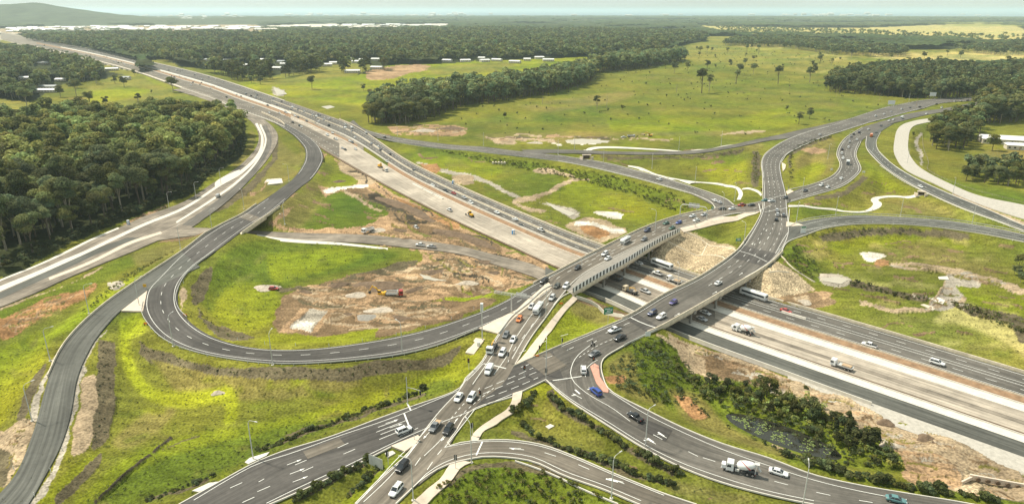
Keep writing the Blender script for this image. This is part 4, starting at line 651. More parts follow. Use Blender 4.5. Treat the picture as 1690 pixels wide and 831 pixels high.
# ================================================================ BRIDGES
def deck_obj(root, L, Rr, m, thick=1.75, lift=-.06):
    A = smooth(upE(L)[:, :2], 3); B = smooth(upE(Rr)[:, :2], 3); n = max(len(A), len(B)); A = resample(A, n=n); B = resample(B, n=n); zA = E(A)+lift; zB = E(B)+lift
    V = np.stack([np.c_[A, zA], np.c_[B, zB], np.c_[B+(A-B)*.03, zB-thick], np.c_[A+(B-A)*.03, zA-thick]], 1); I = np.arange(n*4).reshape(n, 4)
    F = [tuple(int(v) for v in (I[i, k], I[i, (k+1) % 4], I[i+1, (k+1) % 4], I[i+1, k])) for i in range(n-1) for k in range(4)]+[(0, 1, 2, 3), tuple(int(v) for v in I[-1][::-1])]
    npmesh('deck', V.reshape(-1, 3), F, m, parent=root); return A, B
def isect(P, Q):
    for i in range(len(P)-1):
        p, r = P[i], P[i+1]-P[i]
        for j in range(len(Q)-1):
            q, s = Q[j], Q[j+1]-Q[j]; den = r[0]*s[1]-r[1]*s[0]
            if abs(den) < 1e-9: continue
            t = ((q[0]-p[0])*s[1]-(q[1]-p[1])*s[0])/den; u = ((q[0]-p[0])*r[1]-(q[1]-p[1])*r[0])/den
            if 0 <= t <= 1 and 0 <= u <= 1: return p+r*t, math.atan2(r[1], r[0])
    return None
def piers(root, A, B, fs, ts=(.12, .5, .88)):
    for f in fs:
        Lf = mw(xs(860, 1420, 120), f); pts = []
        for t in ts:
            r = isect(Lf, A*(1-t)+B*t)
            if r is None: continue
            p, ang = r; zt = float(E(p)[0])-1.5; mb = MB(); mb.tube([(p[0], p[1], -.4), (p[0], p[1], zt-.7)], .55, 12); mb.build('pier_column', M['concrete_dark'], root, smooth_=False); pts.append((p, zt))
        if len(pts) > 1:
            a, b = pts[0], pts[-1]; c = (a[0]+b[0])/2; dd = b[0]-a[0]; mb = MB(); mb.box((c[0], c[1], (a[1]+b[1])/2-.35), (np.linalg.norm(dd)+4, 1.4, 1.1), rz=math.atan2(dd[1], dd[0])); mb.build('pier_cap', M['concrete_dark'], root, bevel=.05)
def bridge(label, L, Rr, fs, screen=None, wallh=1.15):
    root = empty('road_bridge'); tag(root, label, 'bridge')
    A, B = deck_obj(root, L, Rr, M['concrete']); piers(root, A, B, fs)
    return root, A, B
BA = bridge('road bridge over the motorway with a pale slatted screen fence along its near side', [(898,459),(921,447.5),(985,414.5),(1066,375),(1121,356)], [(948,485),(990,459),(1034,435),(1080,406),(1122,384)], (1.065, .60, -.02))
BB = bridge('wider road bridge over the motorway without any screen, curving away to the far junction', [(1036,523),(1096,487),(1156,457),(1218,413)], [(1080,546),(1140,513),(1196,481),(1268,439),(1292,417)], (1.065, .60, -.02))
def parapet(root, pts, h=1.1): return wall_w('parapet', np.c_[(q := smooth(upE(pts)[:, :2], 3)), E(q)], h, .42, M['concrete'], 0, root, drop=.5)
parapet(BA[0], [(880,469),(905,456.5),(921,448),(985,414.5),(1066,375.5),(1121,356.5),(1160,348)]); parapet(BA[0], [(945,486),(990,459),(1034,435),(1080,406),(1122,384)], .75)
parapet(BB[0], [(1026,527),(1041,520.5),(1096,487),(1156,457),(1218,413),(1232,394)]); parapet(BB[0], [(1068,550),(1083,544),(1140,513),(1196,480.5),(1268,438),(1292,416)])
def screen(root, pts, h0, h1):
    h1 += .4; q = smooth(upE(pts)[:, :2], 2.7); z = E(q);
    wall_w('mesh_panel', np.c_[q, z+h0], h1-h0-.1, .05, M['steel_dark'], 0, root, drop=0.)
    for i in range(len(q)-1):
        a, b = q[i], q[i+1]; c = (a+b)/2; ang = math.atan2(*(b-a)[::-1]); mb = MB(); mb.box((c[0], c[1], z[i]+(h0+h1)/2), (1.35, .16, h1-h0), rz=ang); mb.build('screen_panel', M['white_sign'], root)
    mb = MB(); mb.tube([(q[i, 0], q[i, 1], z[i]+h1) for i in range(0, len(q), 2)]+[(q[-1, 0], q[-1, 1], z[-1]+h1)], .07, 5); mb.build('rail', M['steel'], root)
_u = np.array([(950,482),(990,457),(1034,433.5),(1080,404.5),(1120,383)]); ribbon('footway', [(936,480),(960,455),(1021,421),(1080,395),(1121,379)], [(945,486),(990,459),(1034,435),(1080,406),(1121,384)], E, M['concrete_dark'], 4.6, samples=None, skirt=0)
screen(BA[0], [(945,486),(990,459),(1034,435),(1080,406),(1122,384)], .75, 2.5)
ov = empty('overpass_bridge'); tag(ov, 'short ramp overpass above the dusty site track at the left', 'bridge')
A3, B3 = deck_obj(ov, [(375,366),(398,354),(423,337)], [(398,386),(415,374),(440,357)], M['concrete'])
for P in ([(340,384.5),(375,366),(398,354.5),(423,337.5)], [(400,384.5),(415,373.5),(440,356.5),(462,341)]): parapet(ov, P, .9)
for pts in ([(398,388),(352,381)], [(462,349),(424,341)]):
    a, b = upE(pts)[:, :2]; c = (a+b)/2; mb = MB(); mb.box((c[0], c[1], 2.6), (np.linalg.norm(a-b), .9, 5.6), rz=math.atan2(*(b-a)[::-1])); mb.build('abutment_wall', M['wall_cream'], ov)
# far twin bridges of the motorway over the creek
for (pts, lb) in (([(432,186),(462,200),(470,207)], 'concrete edge barrier of the far creek bridge beside the site carriageway'), ([(478,184),(520,203)], 'concrete edge barrier of the far creek bridge in the middle of the motorway')):
    o = pxwall('bridge_barrier', pts, 1.6, .9, 'concrete', flat); tag(o, lb, 'barrier')
# ================================================================ BARRIERS, RAILS
def bar_mw(a, b, f, h, w, m, lb, grp='concrete barriers along the motorway'):
    P = mw(xs(a, b, max(6, int(abs(b-a)/6))), f); o = wall_w('concrete_barrier', np.c_[P, np.zeros(len(P))], h, w, M[m]); tag(o, lb, 'barrier', grp)
bar_mw(560, 2000, -.025, .9, .55, 'concrete', 'long concrete barrier on the far edge of the motorway'); bar_mw(448, 1150, .205, .85, .6, 'concrete', 'concrete barrier between the two busy motorway carriageways')
bar_mw(448, 1000, .405, .95, .7, 'concrete_pale', 'pale barrier between motorway traffic and the brown verge, left of the bridges'); bar_mw(1000, 2000, .415, .5, .35, 'concrete', 'low barrier beside the red brown verge, right of the bridges'); bar_mw(1290, 1330, .215, .8, .8, 'concrete_pale', 'short pale barrier piece in the motorway median beyond the red car')
bar_mw(480, 1000, .535, .35, .4, 'concrete_pale', 'low pale kerb edge of the new motorway pavement'); bar_mw(948, 1438, 1.335, 1.2, .5, 'concrete_pale', 'tall pale wall on the near edge of the motorway that stops beyond the bridge'); bar_mw(1010, 2000, .545, .5, .35, 'concrete_pale', 'pale upstand on the far edge of the concrete drain strip'); bar_mw(1000, 2000, 1.015, .5, .3, 'concrete_pale', 'pale upstand beside the dark strip of soil')
for a, b in ((681,698),(699,715),(716,731)): bar_mw(a, b, .60, .7, 1.3, 'concrete_pale', 'white drainage blocks lined up on the new pavement', 'white blocks on the new pavement')
for a, b in ((100,170),(175,260),(265,350),(355,440)): bar_mw(a, b, .5, .9, .9, 'concrete_pale', 'pale barrier on the far stretch of motorway', 'far motorway barriers')
for a, f in ((120, .0), (120, .62), (150, .985)): bar_mw(a, 470, f, .9, .8, 'concrete_pale', 'pale barrier line on the far stretch of motorway', 'far motorway barriers')
tag(pxwall('concrete_barrier', [(79,621),(100,577),(125,545),(175,500),(240,455),(300,415),(340,384)], .85, .4, 'concrete', E), 'curved concrete barrier on the outer edge of the left slip road', 'barrier')
tag(pxwall('concrete_barrier', [(823,551),(846,522),(870,503),(898,478),(911,472)], .8, .5, 'concrete_pale', E), 'concrete barrier between the loop road and the bridge road', 'barrier')
tag(pxwall('concrete_barrier', [(848,604),(906,578),(971,551),(1030,526)], .5, .3, 'concrete', E), 'low barrier along the grass wedge before the wide bridge', 'barrier')
tag(pxwall('retaining_wall', [(951,492),(985,506),(1031,526)], 1.3, .5, 'concrete_pale', G), 'white wall at the foot of the grass wedge between the bridges', 'wall')
tag(pxwall('rock_edge_wall', [(1285,420),(1305,440),(1345,466)], .5, .5, 'concrete', G), 'concrete edging down the slope beside the rock armour cone', 'wall')
for pts in ([(1100,397),(1160,421),(1205,438)], [(1166,405),(1158,421)], [(1268,449),(1301,449)], [(1118,380),(1160,397),(1216,414)]): tag(pxwall('slope_edging', pts, .25, .7, 'concrete', G), 'concrete edging strip across the rock armoured slope', 'edging', 'edging strips on the rock slopes')
def guard(pts, lb, fn=E, gap=4.0, off=0.):
    q = smooth(on(*np.array(pts, float).T, fn)[:, :2], 2.0); z = fn(q); root = empty('guard_rail', (q[0, 0], q[0, 1], z[0])); tag(root, lb, 'guard rail'); V = np.zeros((len(q), 4, 3)); l = q-q[0]
    t = np.gradient(q, axis=0); t /= np.linalg.norm(t, axis=1)[:, None]+1e-9; nr = np.stack([-t[:, 1], t[:, 0]], -1)*.06
    for k, (s, h) in enumerate(((-1, .45), (-1, .78), (1, .78), (1, .45))): V[:, k, :2] = l+nr*s; V[:, k, 2] = z-z[0]+h
    I = np.arange(len(q)*4).reshape(-1, 4); F = [tuple(int(v) for v in (I[i, k], I[i, (k+1) % 4], I[i+1, (k+1) % 4], I[i+1, k])) for i in range(len(q)-1) for k in range(4)]
    npmesh('rail', V.reshape(-1, 3), F, M['steel'], parent=root)
    pm = None; step = max(2, int(len(q)/90)+1)
    for i in range(0, len(q), step):
        if pm is None: mb = MB(); mb.box((0, 0, .3), (.14, .1, 1.0)); p = mb.build('post', M['steel'], root); pm = p.data
        else: p = bpy.data.objects.new('post', pm); COL.objects.link(p); p.parent = root
        p.location = (l[i, 0], l[i, 1], z[i]-z[0])
guard([(236,498),(234,516),(248,540),(274,563),(325,583),(423,599.5),(485,602),(573,597),(663,586),(723,571),(788,544)], 'guard rail around the outside of the loop road')
guard([(354,414),(310,450),(297,470),(290,492),(296,512),(308,524)], 'guard rail on the inner edge of the loop road')
guard([(622,228),(673,239),(773,250),(846,258),(921,267),(996,282),(1071,301),(1134,319)], 'guard rail along the near edge of the long ramp')
guard([(1301,375),(1325,364),(1368,357),(1418,353.5),(1481,356),(1568,363),(1643,375),(1690,385)], 'guard rail on the far edge of the ring road')
guard([(1452,274),(1490,300),(1530,320),(1593,348),(1643,366),(1690,384)], 'guard rail on the near edge of the straight ramp at the right')
guard([(1084,545),(1060,556),(1030,571)], 'short guard rail at the corner of the wide bridge')
# marker posts (small white delineators)
mp = empty('marker_post'); mb = MB(); mb.box((0, 0, .5), (.14, .14, 1.2), top=(.8, .8)); mb.build('post', M['white_sign'], mp); mb = MB(); mb.box((0, 0, .95), (.16, .06, .18)); mb.build('reflector', M['lamp_r'], mp)
first = True
for (x, y) in [(132,632),(127,656),(121,684),(115,710),(103,743),(84,778),(57,818),(181,532),(165,549),(153,565),(143,587),(137,608),(23,774),(312,535),(354,551),(392,561),(437,568),(488,570),(543,571),(598,563),(654,553),(702,541),(745,527),(782,510),(249,543),(272,559),(297,575),(341,586),(303,467),(297,492),(1382,368),(1440,368),(1474,371),(1630,388),(1671,397)]:
    o = mp if first else copy_tree(mp); first = False; p = up_g(x, y)[0]; o.location = (p[0], p[1], p[2]+.05); tag(o, 'small white roadside marker post on the verge', 'marker post', 'roadside marker posts')
# ================================================================ VEGETATION
def crown(rng, Rc, Hc, z0, nl, nleaf, ls, spread=1.0):
    c = []
    for i in range(nl):
        a = rng.uniform(0, 2*math.pi); r = Rc*.68*math.sqrt(rng.uniform(0, 1)); h = z0+Hc*(.25+.65*rng.uniform(0, 1)*(1-.35*(r/Rc)**2)); c.append((r*math.cos(a), r*math.sin(a), h))
    c = np.array(c); lr = Rc*rng.uniform(.30, .5, nl); k = rng.integers(0, nl, nleaf); d = rng.normal(size=(nleaf, 3)); d /= np.linalg.norm(d, axis=1)[:, None]; d[:, 2] = np.where(d[:, 2] < -.35, -d[:, 2], d[:, 2])
    rad = lr[k]*rng.uniform(.55, 1.08, nleaf)**.7; P = c[k]+d*rad[:, None]*np.array([1, 1, .68])
    nrm = d+rng.normal(size=(nleaf, 3))*.55+np.array([0, 0, .5]); nrm /= np.linalg.norm(nrm, axis=1)[:, None]; a = np.cross(nrm, rng.normal(size=(nleaf, 3))); a /= np.linalg.norm(a, axis=1)[:, None]+1e-9; b = np.cross(nrm, a)
    s = ls*rng.uniform(.6, 1.3, nleaf)[:, None]; sb = s*rng.uniform(.5, .9, nleaf)[:, None]
    V = np.stack([P-a*s, P-b*sb, P+a*s, P+b*sb], 1).reshape(-1, 3); lt = rng.uniform(.65, 1.35, nl)[k]*rng.uniform(.72, 1.28, nleaf); hue = rng.uniform(-.14, .16, nl)[k]+rng.uniform(-.06, .06, nleaf)
    T = np.stack([lt*(1+hue), lt, lt*(1-hue*.8)], -1); return V, np.repeat(T, 4, 0), c
def gum(rng, H, Rc, nleaf, ls, nl=11, base=.42, dark=False, bush=False):
    z0 = H*(.12 if bush else base); V, T, c = crown(rng, Rc, H-z0, z0, nl, nleaf, ls)
    mb = MB(); lean = rng.normal(size=2)*.03*H; top = (lean[0], lean[1], H*.72); r0 = .018*H+.06
    mb.tube([(0, 0, -.6), (lean[0]*.2, lean[1]*.2, H*.3), (lean[0]*.6, lean[1]*.6, H*.5), top], [r0, r0*.8, r0*.6, r0*.3], 7)
    for q in c[:7]:
        h = H*rng.uniform(.3, .55); s = np.array([lean[0]*h/H*.8, lean[1]*h/H*.8, h]); mb.tube([s, s*.5+q*.5+np.array([0, 0, -.05*H]), q], [r0*.45, r0*.3, r0*.12], 5)
    return V, T, mb
def tree_obj(name, H, Rc, nleaf, ls, bark, seed, nl=11, base=.42, bush=False, leaf='leaf'):
    rng = np.random.default_rng(seed); V, T, mb = gum(rng, H, Rc, nleaf, ls, nl, base, bush=bush); root = empty(name)
    mb.build('trunk', M[bark], root); npmesh('crown', V, np.arange(len(V)).reshape(-1, 4), M[leaf], tint=T, parent=root); return root
def stuff_mesh(name, pts, tmpl, leaf, bark, hs, seed, lab=None, tone=1.):      # pts (n,3); tmpl list of (V,T,trunk V,F)
    rng = np.random.default_rng(seed); VV, TT, TV, TF, tb = [], [], [], [], 0
    k = rng.integers(0, len(tmpl), len(pts)); an = rng.uniform(0, 6.283, len(pts)); s = rng.uniform(*hs, len(pts)); sh = tone*rng.uniform(.55, 1.45, len(pts)); hu = rng.uniform(-.12, .14, len(pts))
    for i, p in enumerate(pts):
        V, T, tv, tf = tmpl[k[i]]; ca, sa = math.cos(an[i])*s[i], math.sin(an[i])*s[i]
        VV.append(np.stack([V[:, 0]*ca-V[:, 1]*sa+p[0], V[:, 0]*sa+V[:, 1]*ca+p[1], V[:, 2]*s[i]+p[2]], -1)); TT.append(T*sh[i]*np.array([1+hu[i], 1, 1-hu[i]]))
        if tv is not None: TV.append(np.stack([tv[:, 0]*ca-tv[:, 1]*sa+p[0], tv[:, 0]*sa+tv[:, 1]*ca+p[1], tv[:, 2]*s[i]+p[2]], -1)); TF.append(tf+tb); tb += len(tv)
    VV = np.vstack(VV); TT = np.vstack(TT); nq = len(VV)//4; F = np.arange(len(VV)).reshape(-1, 4); mi = np.zeros(nq, int)
    if TV: TV = np.vstack(TV); F = np.vstack([F, np.vstack(TF)+len(VV)]); VV = np.vstack([VV, TV]); TT = np.vstack([TT, np.ones((len(TV), 3))]); mi = np.r_[mi, np.ones(len(F)-nq, int)]
    o = npmesh(name, VV, F, [M[leaf], M[bark]], midx=mi, tint=TT); tag(o, lab, None, kind='stuff'); return o
def tmpl(n, H, Rc, nleaf, ls, nl, base=.42, trunk=True, seed=0, bush=False):
    out = []
    for i in range(n):
        rng = np.random.default_rng(seed+i); V, T, mb = gum(rng, H*rng.uniform(.85, 1.15), Rc*rng.uniform(.85, 1.15), nleaf, ls, nl, base, bush=bush)
        tv = tf = None
        if trunk: mb2 = MB(); r = .02*H; mb2.tube([(0, 0, -.5), (.1*r, 0, H*.65)], [r, r*.5], 4, caps=False); tv = np.array([tuple(v) for v in mb2.v]); tf = np.array(mb2.f)
        out.append((V, T, tv, tf))
    return out
def inpoly(px, py, poly):
    P = np.array(poly, float); c = np.zeros(px.shape, bool); j = len(P)-1
    for i in range(len(P)):
        t = ((P[i, 1] > py) != (P[j, 1] > py)) & (px < (P[j, 0]-P[i, 0])*(py-P[i, 1])/(P[j, 1]-P[i, 1]+1e-12)+P[i, 0]); c ^= t; j = i
    return c
def scatter(poly, sp, seed=0, keep=1., mx=99999, fn=G):
    rng = np.random.default_rng(seed); P = np.array(poly, float); P[:, 1] = np.maximum(P[:, 1], 19); q = np.vstack([at_z(P[:, 0], P[:, 1])]); x0, y0 = q.min(0)-18; x1, y1 = q.max(0)+5
    X, Y = np.meshgrid(np.arange(x0, x1, sp), np.arange(y0, y1, sp)); X = X.ravel()+rng.uniform(-.45, .45, X.size)*sp; Y = Y.ravel()+rng.uniform(-.45, .45, Y.size)*sp
    z = fn(np.stack([X, Y], -1)); px, py = to_px(np.stack([X, Y, z], -1)); m = inpoly(px, py, poly) & (rng.uniform(size=X.size) < keep); X, Y = X[m], Y[m]; z = fn(np.stack([X, Y], -1)); z = np.maximum(z, -.1)
    P = np.stack([X, Y, z], -1)
    if len(P) > mx: P = P[np.argsort(np.hypot(P[:, 0], P[:, 1]))[:mx]]
    return P
FORN = [(0,222),(110,208),(200,211),(300,201),(385,206),(398,222),(392,250),(340,285),(310,312),(262,332),(205,354),(125,386),(0,444),(-60,470),(-160,440),(-160,215)]
gums = [tree_obj('gum_tree', h, r, nl_, ls, bk, 40+i, nb, bs) for i, (h, r, nl_, ls, bk, nb, bs) in enumerate([(20,6.8,6000,.34,'trunk_dark',19,.38),(17,5.6,5000,.33,'trunk_dark',15,.25),(23,6.2,5000,.33,'trunk',14,.48),(15,6.2,5400,.35,'trunk_dark',17,.18),(19,7.4,6600,.36,'trunk',20,.35),(13,5.2,4400,.34,'trunk_dark',14,.12),(25,6.8,5600,.34,'trunk_dark',16,.5)])]
used = [False]*len(gums)
def plant(k, p, sc, lb, grp, rz=None, cat='tree', protos=gums, us=used):
    if us[k]: o = copy_tree(protos[k])
    else: o = protos[k]; us[k] = True
    o.location = tuple(p); o.rotation_euler = (0, 0, random.uniform(0, 6.28) if rz is None else rz); o.scale = (sc*random.uniform(.92, 1.08),)*2+(sc,); tag(o, lb, cat, grp); return o
# near forest on the left: the trees that show largest are individuals, the rest one mass
FP = scatter(FORN, 9.0, 1, .93); dist = np.hypot(FP[:, 0], FP[:, 1]); px_, py_ = to_px(FP); vis = (px_ > -15); 
# those at the open edge and nearest
order = np.argsort(np.where(vis, dist, 1e9)); ind = order[:104]; rest = np.setdiff1d(np.arange(len(FP)), ind)
for i in ind: plant(random.choices(range(7), (3, 2, 2, 2, 3, 2, 2))[0], FP[i], random.uniform(.75, 1.5), 'tall eucalypt in the dense dark forest at the left edge', 'trees of the near forest')
TN = tmpl(9, 21, 7.0, 1500, .72, 16, base=.28, seed=100); stuff_mesh('forest', FP[rest], TN, 'leaf', 'trunk_dark', (.5, 1.4), 5, 'dense dark eucalypt forest filling the left side')
F3 = [(607,206),(618,184),(680,166),(740,162),(800,152),(870,142),(920,132),(975,117),(1010,107),(1120,97),(1132,101),(1060,113),(985,121),(972,139),(905,156),(850,164),(760,176),(712,196),(665,207)]
F4 = [(1358,150),(1372,134),(1430,124),(1480,118),(1560,116),(1620,124),(1700,122),(1700,150),(1620,160),(1545,164),(1480,160),(1420,156)]
F5 = [(1612,180),(1625,165),(1700,152),(1700,200),(1660,204),(1618,206)]; F5b = [(1532,246),(1532,222),(1560,208),(1600,200),(1618,222),(1600,240),(1568,248)]; F6 = [(1588,300),(1598,284),(1655,281),(1700,290),(1700,314),(1655,308)]; F9 = [(1650,452),(1662,440),(1700,432),(1700,478),(1662,464)]
for poly, sp, n, sd, lb, grp, sc in ((F3, 8, 40, 2, 'dark tree in the diagonal belt that crosses the pasture', 'trees of the belt across the pasture', (1.0, 1.6)), (F4, 9, 18, 3, 'tree in the woodland beyond the highway at the upper right', 'trees of the right woodland', (.9, 1.4)), (F5, 8, 12, 4, 'tree in the dark grove at the right edge above the white roofed shed', 'trees of the right edge grove', (1., 1.5)),
  (F5b, 9, 11, 5, 'dark spreading tree between the gravel road and the shed', 'trees beside the gravel road', (.85, 1.25)), (F6, 7.5, 12, 6, 'tree in the small grove in front of the white roofed shed', 'trees in front of the shed', (.6, .85)), (F9, 6, 5, 7, 'dark bushy tree at the right edge of the ring paddock', 'bushy trees in the ring paddock', (.25, .4))):
    P = scatter(poly, sp, sd); dd = np.argsort(np.hypot(P[:, 0], P[:, 1])); 
    for i in dd[:n]: plant(random.choice([1, 3, 5, 4, 0]), P[i], random.uniform(*sc), lb, grp)
    if len(P) > n+3: stuff_mesh('woodland', P[dd[n:]], tmpl(6, 22, 7, 520, 1.15, 13, base=.25, seed=200+sd*7), 'leaf', 'trunk_dark', (sc[0]*.55, sc[1]*.9), sd, lb.replace('tree in the', 'trees massed in the').replace('dark tree', 'dark trees'))
# trees standing alone, all placed one by one
LONE = [(833,195,.45,3,'round dark bush alone on the near pasture'),(662,139,.5,3,'dark rounded tree on the bright paddock left of the belt'),(515,147,.75,0,'spindly tall tree on the bright paddock beside the motorway'),(286,152,.85,4,'spreading tree between the two arms of the motorway'),(222,124,.6,5,'small dark tree beside the far motorway'),(1158,154,1.1,6,'tall straggly gum in the middle of the big pasture'),(1170,152,.8,2,'second straggly gum in the middle of the big pasture'),(902,181,.3,5,'tiny dark bush near the two dead trunks'),(985,182,.55,2,'thin dark tree left of the dead trunk on the pasture'),(1003,184,.35,5,'round bush at the foot of the dead trunk'),(1027,181,.4,3,'low wide bush right of the dead trunk'),(1100,160,.3,5,'small black bush on the pasture below the leaning dead tree'),(1139,165,.22,5,'tiny lone bush right of the pasture centre'),
 (1072,122,.35,3,'small round bush beyond the belt end'),(1098,114,.7,0,'first gum of the loose row beyond the belt'),(1113,121,.75,4,'second gum of the loose row beyond the belt'),(1134,117,.8,1,'third gum of the loose row beyond the belt'),(1205,107,.6,3,'dark gum on the far pasture near the pale track'),(1221,124,.75,0,'gum above the group of scattered pasture trees'),(1243,122,.75,4,'round crowned gum on the upper pasture'),(1215,138,.7,6,'leaning tall gum on the upper pasture'),(1284,138,.9,6,'tall bare stemmed gum at the centre right of the pasture'),(1292,110,.4,3,'small round tree on the upper right pasture'),(1336,136,.8,2,'gum left of the dark woodland'),(1345,122,.8,3,'dark spreading tree left of the woodland'),(1405,95,.9,4,'large tree with a forked trunk on the far pasture'),(1352,97,.5,2,'small thin gum on the far pasture'),(1372,108,.5,2,'thin gum beside the woodland corner'),(1298,182,.45,5,'bush low on the pasture near the highway'),(1336,196,.6,3,'dark bush beside the highway verge'),(1318,205,.6,1,'pale bush beside the highway verge'),
 (1525,96,.8,3,'round dark tree on the yellow paddock'),(1563,92,.6,0,'light tree beside the round dark one'),(1585,95,.9,3,'broad dark tree on the yellow paddock further right'),(1555,108,.7,5,'low wide hedge tree on the far paddock'),(1665,112,1.2,3,'dark broad tree beside the far white roofs'),(1507,225,.35,5,'small bush inside the gravel road bend'),(1583,249,.35,5,'small dark bush in the shed paddock'),(1155,89,.8,4,'gum at the end of the far forest'),(1167,87,.6,2,'thin gum beyond the belt'),(1250,70,.9,6,'pale trunked gum on the far horizon paddock'),(1200,88,.6,0,'gum on the far pasture with bare ground'),(1232,88,.8,2,'pale stemmed gum on the far pasture'),(1252,90,.85,6,'tall pale gum on the far pasture'),
 (600,150,.5,3,'bush at the end of the paddock drain'),(430,139,.7,3,'dense bush at the paddock corner beside the motorway'),(415,137,.7,5,'second dense bush at the paddock corner'),(126,158,.9,4,'big rounded tree beside the left farmhouses'),(100,160,.8,3,'tree beside the white water tank'),(45,176,.9,4,'tree left of the small paddock'),(175,175,.6,3,'tree at the near edge of the small paddock'),(150,176,.7,0,'gum at the near edge of the small paddock'),(229,175,.5,2,'slender dark tree at the paddock edge'),(205,143,.8,3,'dark tree behind the small paddock'),(190,138,.8,5,'dense tree beside the farm sheds'),(250,154,.4,5,'small round tree beside the motorway slip')]
for x, y, s, k, lb in LONE: plant(k, up_g(x, y)[0], s*(1.0 if s < .5 else 1.4), lb, 'lone trees')
rl = random.Random(5)
for i in range(38):
    x, y = rl.uniform(1110, 1500), rl.uniform(72, 118)
    if PK[PM[int(y), int(x)]][0] != 'g': continue
    plant(rl.choice([0, 1, 3, 5]), up_g(x, y)[0], rl.uniform(.5, 1.25), 'small tree scattered over the far pasture', 'small trees scattered over the far pasture')
for i in range(14):
    x, y = rl.uniform(1520, 1690), rl.uniform(186, 250)
    if x > 1640 and y > 200 or y < 1.3*(1690-x)*.2+180: continue
    plant(rl.choice([1, 3, 4]), up_g(x, y)[0], rl.uniform(.8, 1.2), 'dark tree of the loose group behind the white roofed shed', 'trees behind the white roofed shed')
# dead trunks
def dead(H, seed):
    r = random.Random(seed); mb = MB(); mb.tube([(0, 0, -.3), (.2, 0, H*.5), (.3, .3, H)], [.3, .22, .06], 6)
    for i in range(6): h = H*r.uniform(.35, .85); a = r.uniform(0, 6.28); l = H*r.uniform(.15, .3); mb.tube([(.2, .1, h), (.2+l*.6*math.cos(a), .1+l*.6*math.sin(a), h+l*.6), (.2+l*.8*math.cos(a), .1+l*.8*math.sin(a), h+l*1.1)], [.1, .06, .02], 4)
    return mb.build('dead_tree', M['trunk'])
for i, (x, y, h, lb) in enumerate([(1001,178,16,'bare dead trunk with a dark bush at its foot'),(1116,153,12,'leaning dead tree right of the black bush'),(895,172,9,'short dead trunk at the left of the pasture'),(1213,138,12,'dead stem beside the leaning gum'),(525,119,22,'tall pale dead trunk at the edge of the far forest'),(749,175,14,'pale dead trunk in front of the belt'),(696,182,8,'small dead stem left of the belt')]):
    o = dead(h, i); o.location = tuple(up_g(x, y)[0]); tag(o, lb, 'dead tree', 'dead trees')
# far forests: canopy surface plus crowns
HSE = [(435,98),(465,101),(472,105),(458,112),(575,96),(590,101),(552,103),(600,98),(540,106),(620,97),(622,111),(345,98),(378,99),(405,107),(795,95),(800,99),(820,98),(768,99),(738,99),(870,97),(890,94),(905,98),(582,117),(850,101)]
FHS = [(80,146),(76,152),(44,131),(72,106),(185,116),(207,131),(284,173),(100,134)]
def clear(P, H, dy):
    px, py = to_px(P); k = np.ones(len(P), bool)
    for hx, hy in H: k &= ~((abs(px-hx) < (16 if dy > 20 else 11)) & (py > hy+1) & (py < hy+dy))
    return P[k]
def canopy():
    NA, NR = 1000, 430; az = np.radians(np.linspace(-48, 48, NA)); al = np.radians(np.geomspace(7.2, .45, NR)); Dg = CAMZ/np.tan(al); X = Dg[:, None]*np.sin(az); Y = Dg[:, None]*np.cos(az); x, y = X.ravel(), Y.ravel(); D = np.hypot(x, y)
    px, py = to_px(np.stack([x, y, 0*x], -1)); pc = np.clip(px.astype(int), 0, 1689); k = PM[np.clip(py.astype(int), 0, 830), pc]; ff = (k == PK.index('ff')) & ((D > 640) | (px < 420)) & (py > 24.5)
    
    for hx, hy in HSE+FHS: ff &= ~((abs(px-hx) < 13) & (py > hy-1) & (py < hy+14))
    hh = 11+5*(vnoise(x, y, 9, 21)-.5)+5*(vnoise(x, y, 24, 22)-.5)+3*(vnoise(x, y, 200, 23)-.5)+np.where(D > 2500, 3+9*(vnoise(x, y, 60, 24)-.5), 0)
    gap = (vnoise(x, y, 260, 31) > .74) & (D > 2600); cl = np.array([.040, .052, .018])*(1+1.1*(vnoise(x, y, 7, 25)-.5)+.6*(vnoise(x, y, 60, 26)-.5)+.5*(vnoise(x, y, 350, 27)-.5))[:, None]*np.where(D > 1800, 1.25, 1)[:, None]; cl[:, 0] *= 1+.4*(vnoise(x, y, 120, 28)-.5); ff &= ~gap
    I = np.arange(NA*NR).reshape(NR, NA); f2 = ff.reshape(NR, NA); ok = f2[:-1, :-1] & f2[1:, :-1] & f2[:-1, 1:] & f2[1:, 1:]; F = np.stack([I[:-1, :-1], I[:-1, 1:], I[1:, 1:], I[1:, :-1]], -1)[ok]
    used_ = np.unique(F); rm = -np.ones(NA*NR, np.int64); rm[used_] = np.arange(len(used_)); m, n, b = new_mat('canopy_foliage'); b.inputs['Roughness'].default_value = 1; b.inputs['Specular IOR Level'].default_value = .1
    at = n.nodes.new('ShaderNodeAttribute'); at.attribute_name = 'tint'; n.links.new(at.outputs['Color'], b.inputs['Base Color'])
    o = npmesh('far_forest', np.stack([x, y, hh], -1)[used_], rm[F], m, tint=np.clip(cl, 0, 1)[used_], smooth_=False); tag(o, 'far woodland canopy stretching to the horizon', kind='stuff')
canopy()
F2 = [(40,66),(150,60),(300,58),(430,57),(560,54),(700,52),(830,50),(1000,52),(1150,58),(1185,64),(1110,76),(1095,90),(990,94),(880,97),(720,103),(635,108),(640,116),(600,122),(520,119),(440,134),(392,134),(300,106),(210,93),(120,78)]
FARM = [(-20,78),(70,90),(130,106),(185,122),(205,140),(150,140),(110,150),(60,162),(-20,168)]; F7 = [(1190,76),(1210,68),(1290,66),(1380,74),(1500,88),(1490,94),(1440,94),(1370,90),(1290,78)]; F8 = [(1570,84),(1690,74),(1720,90),(1640,92)]
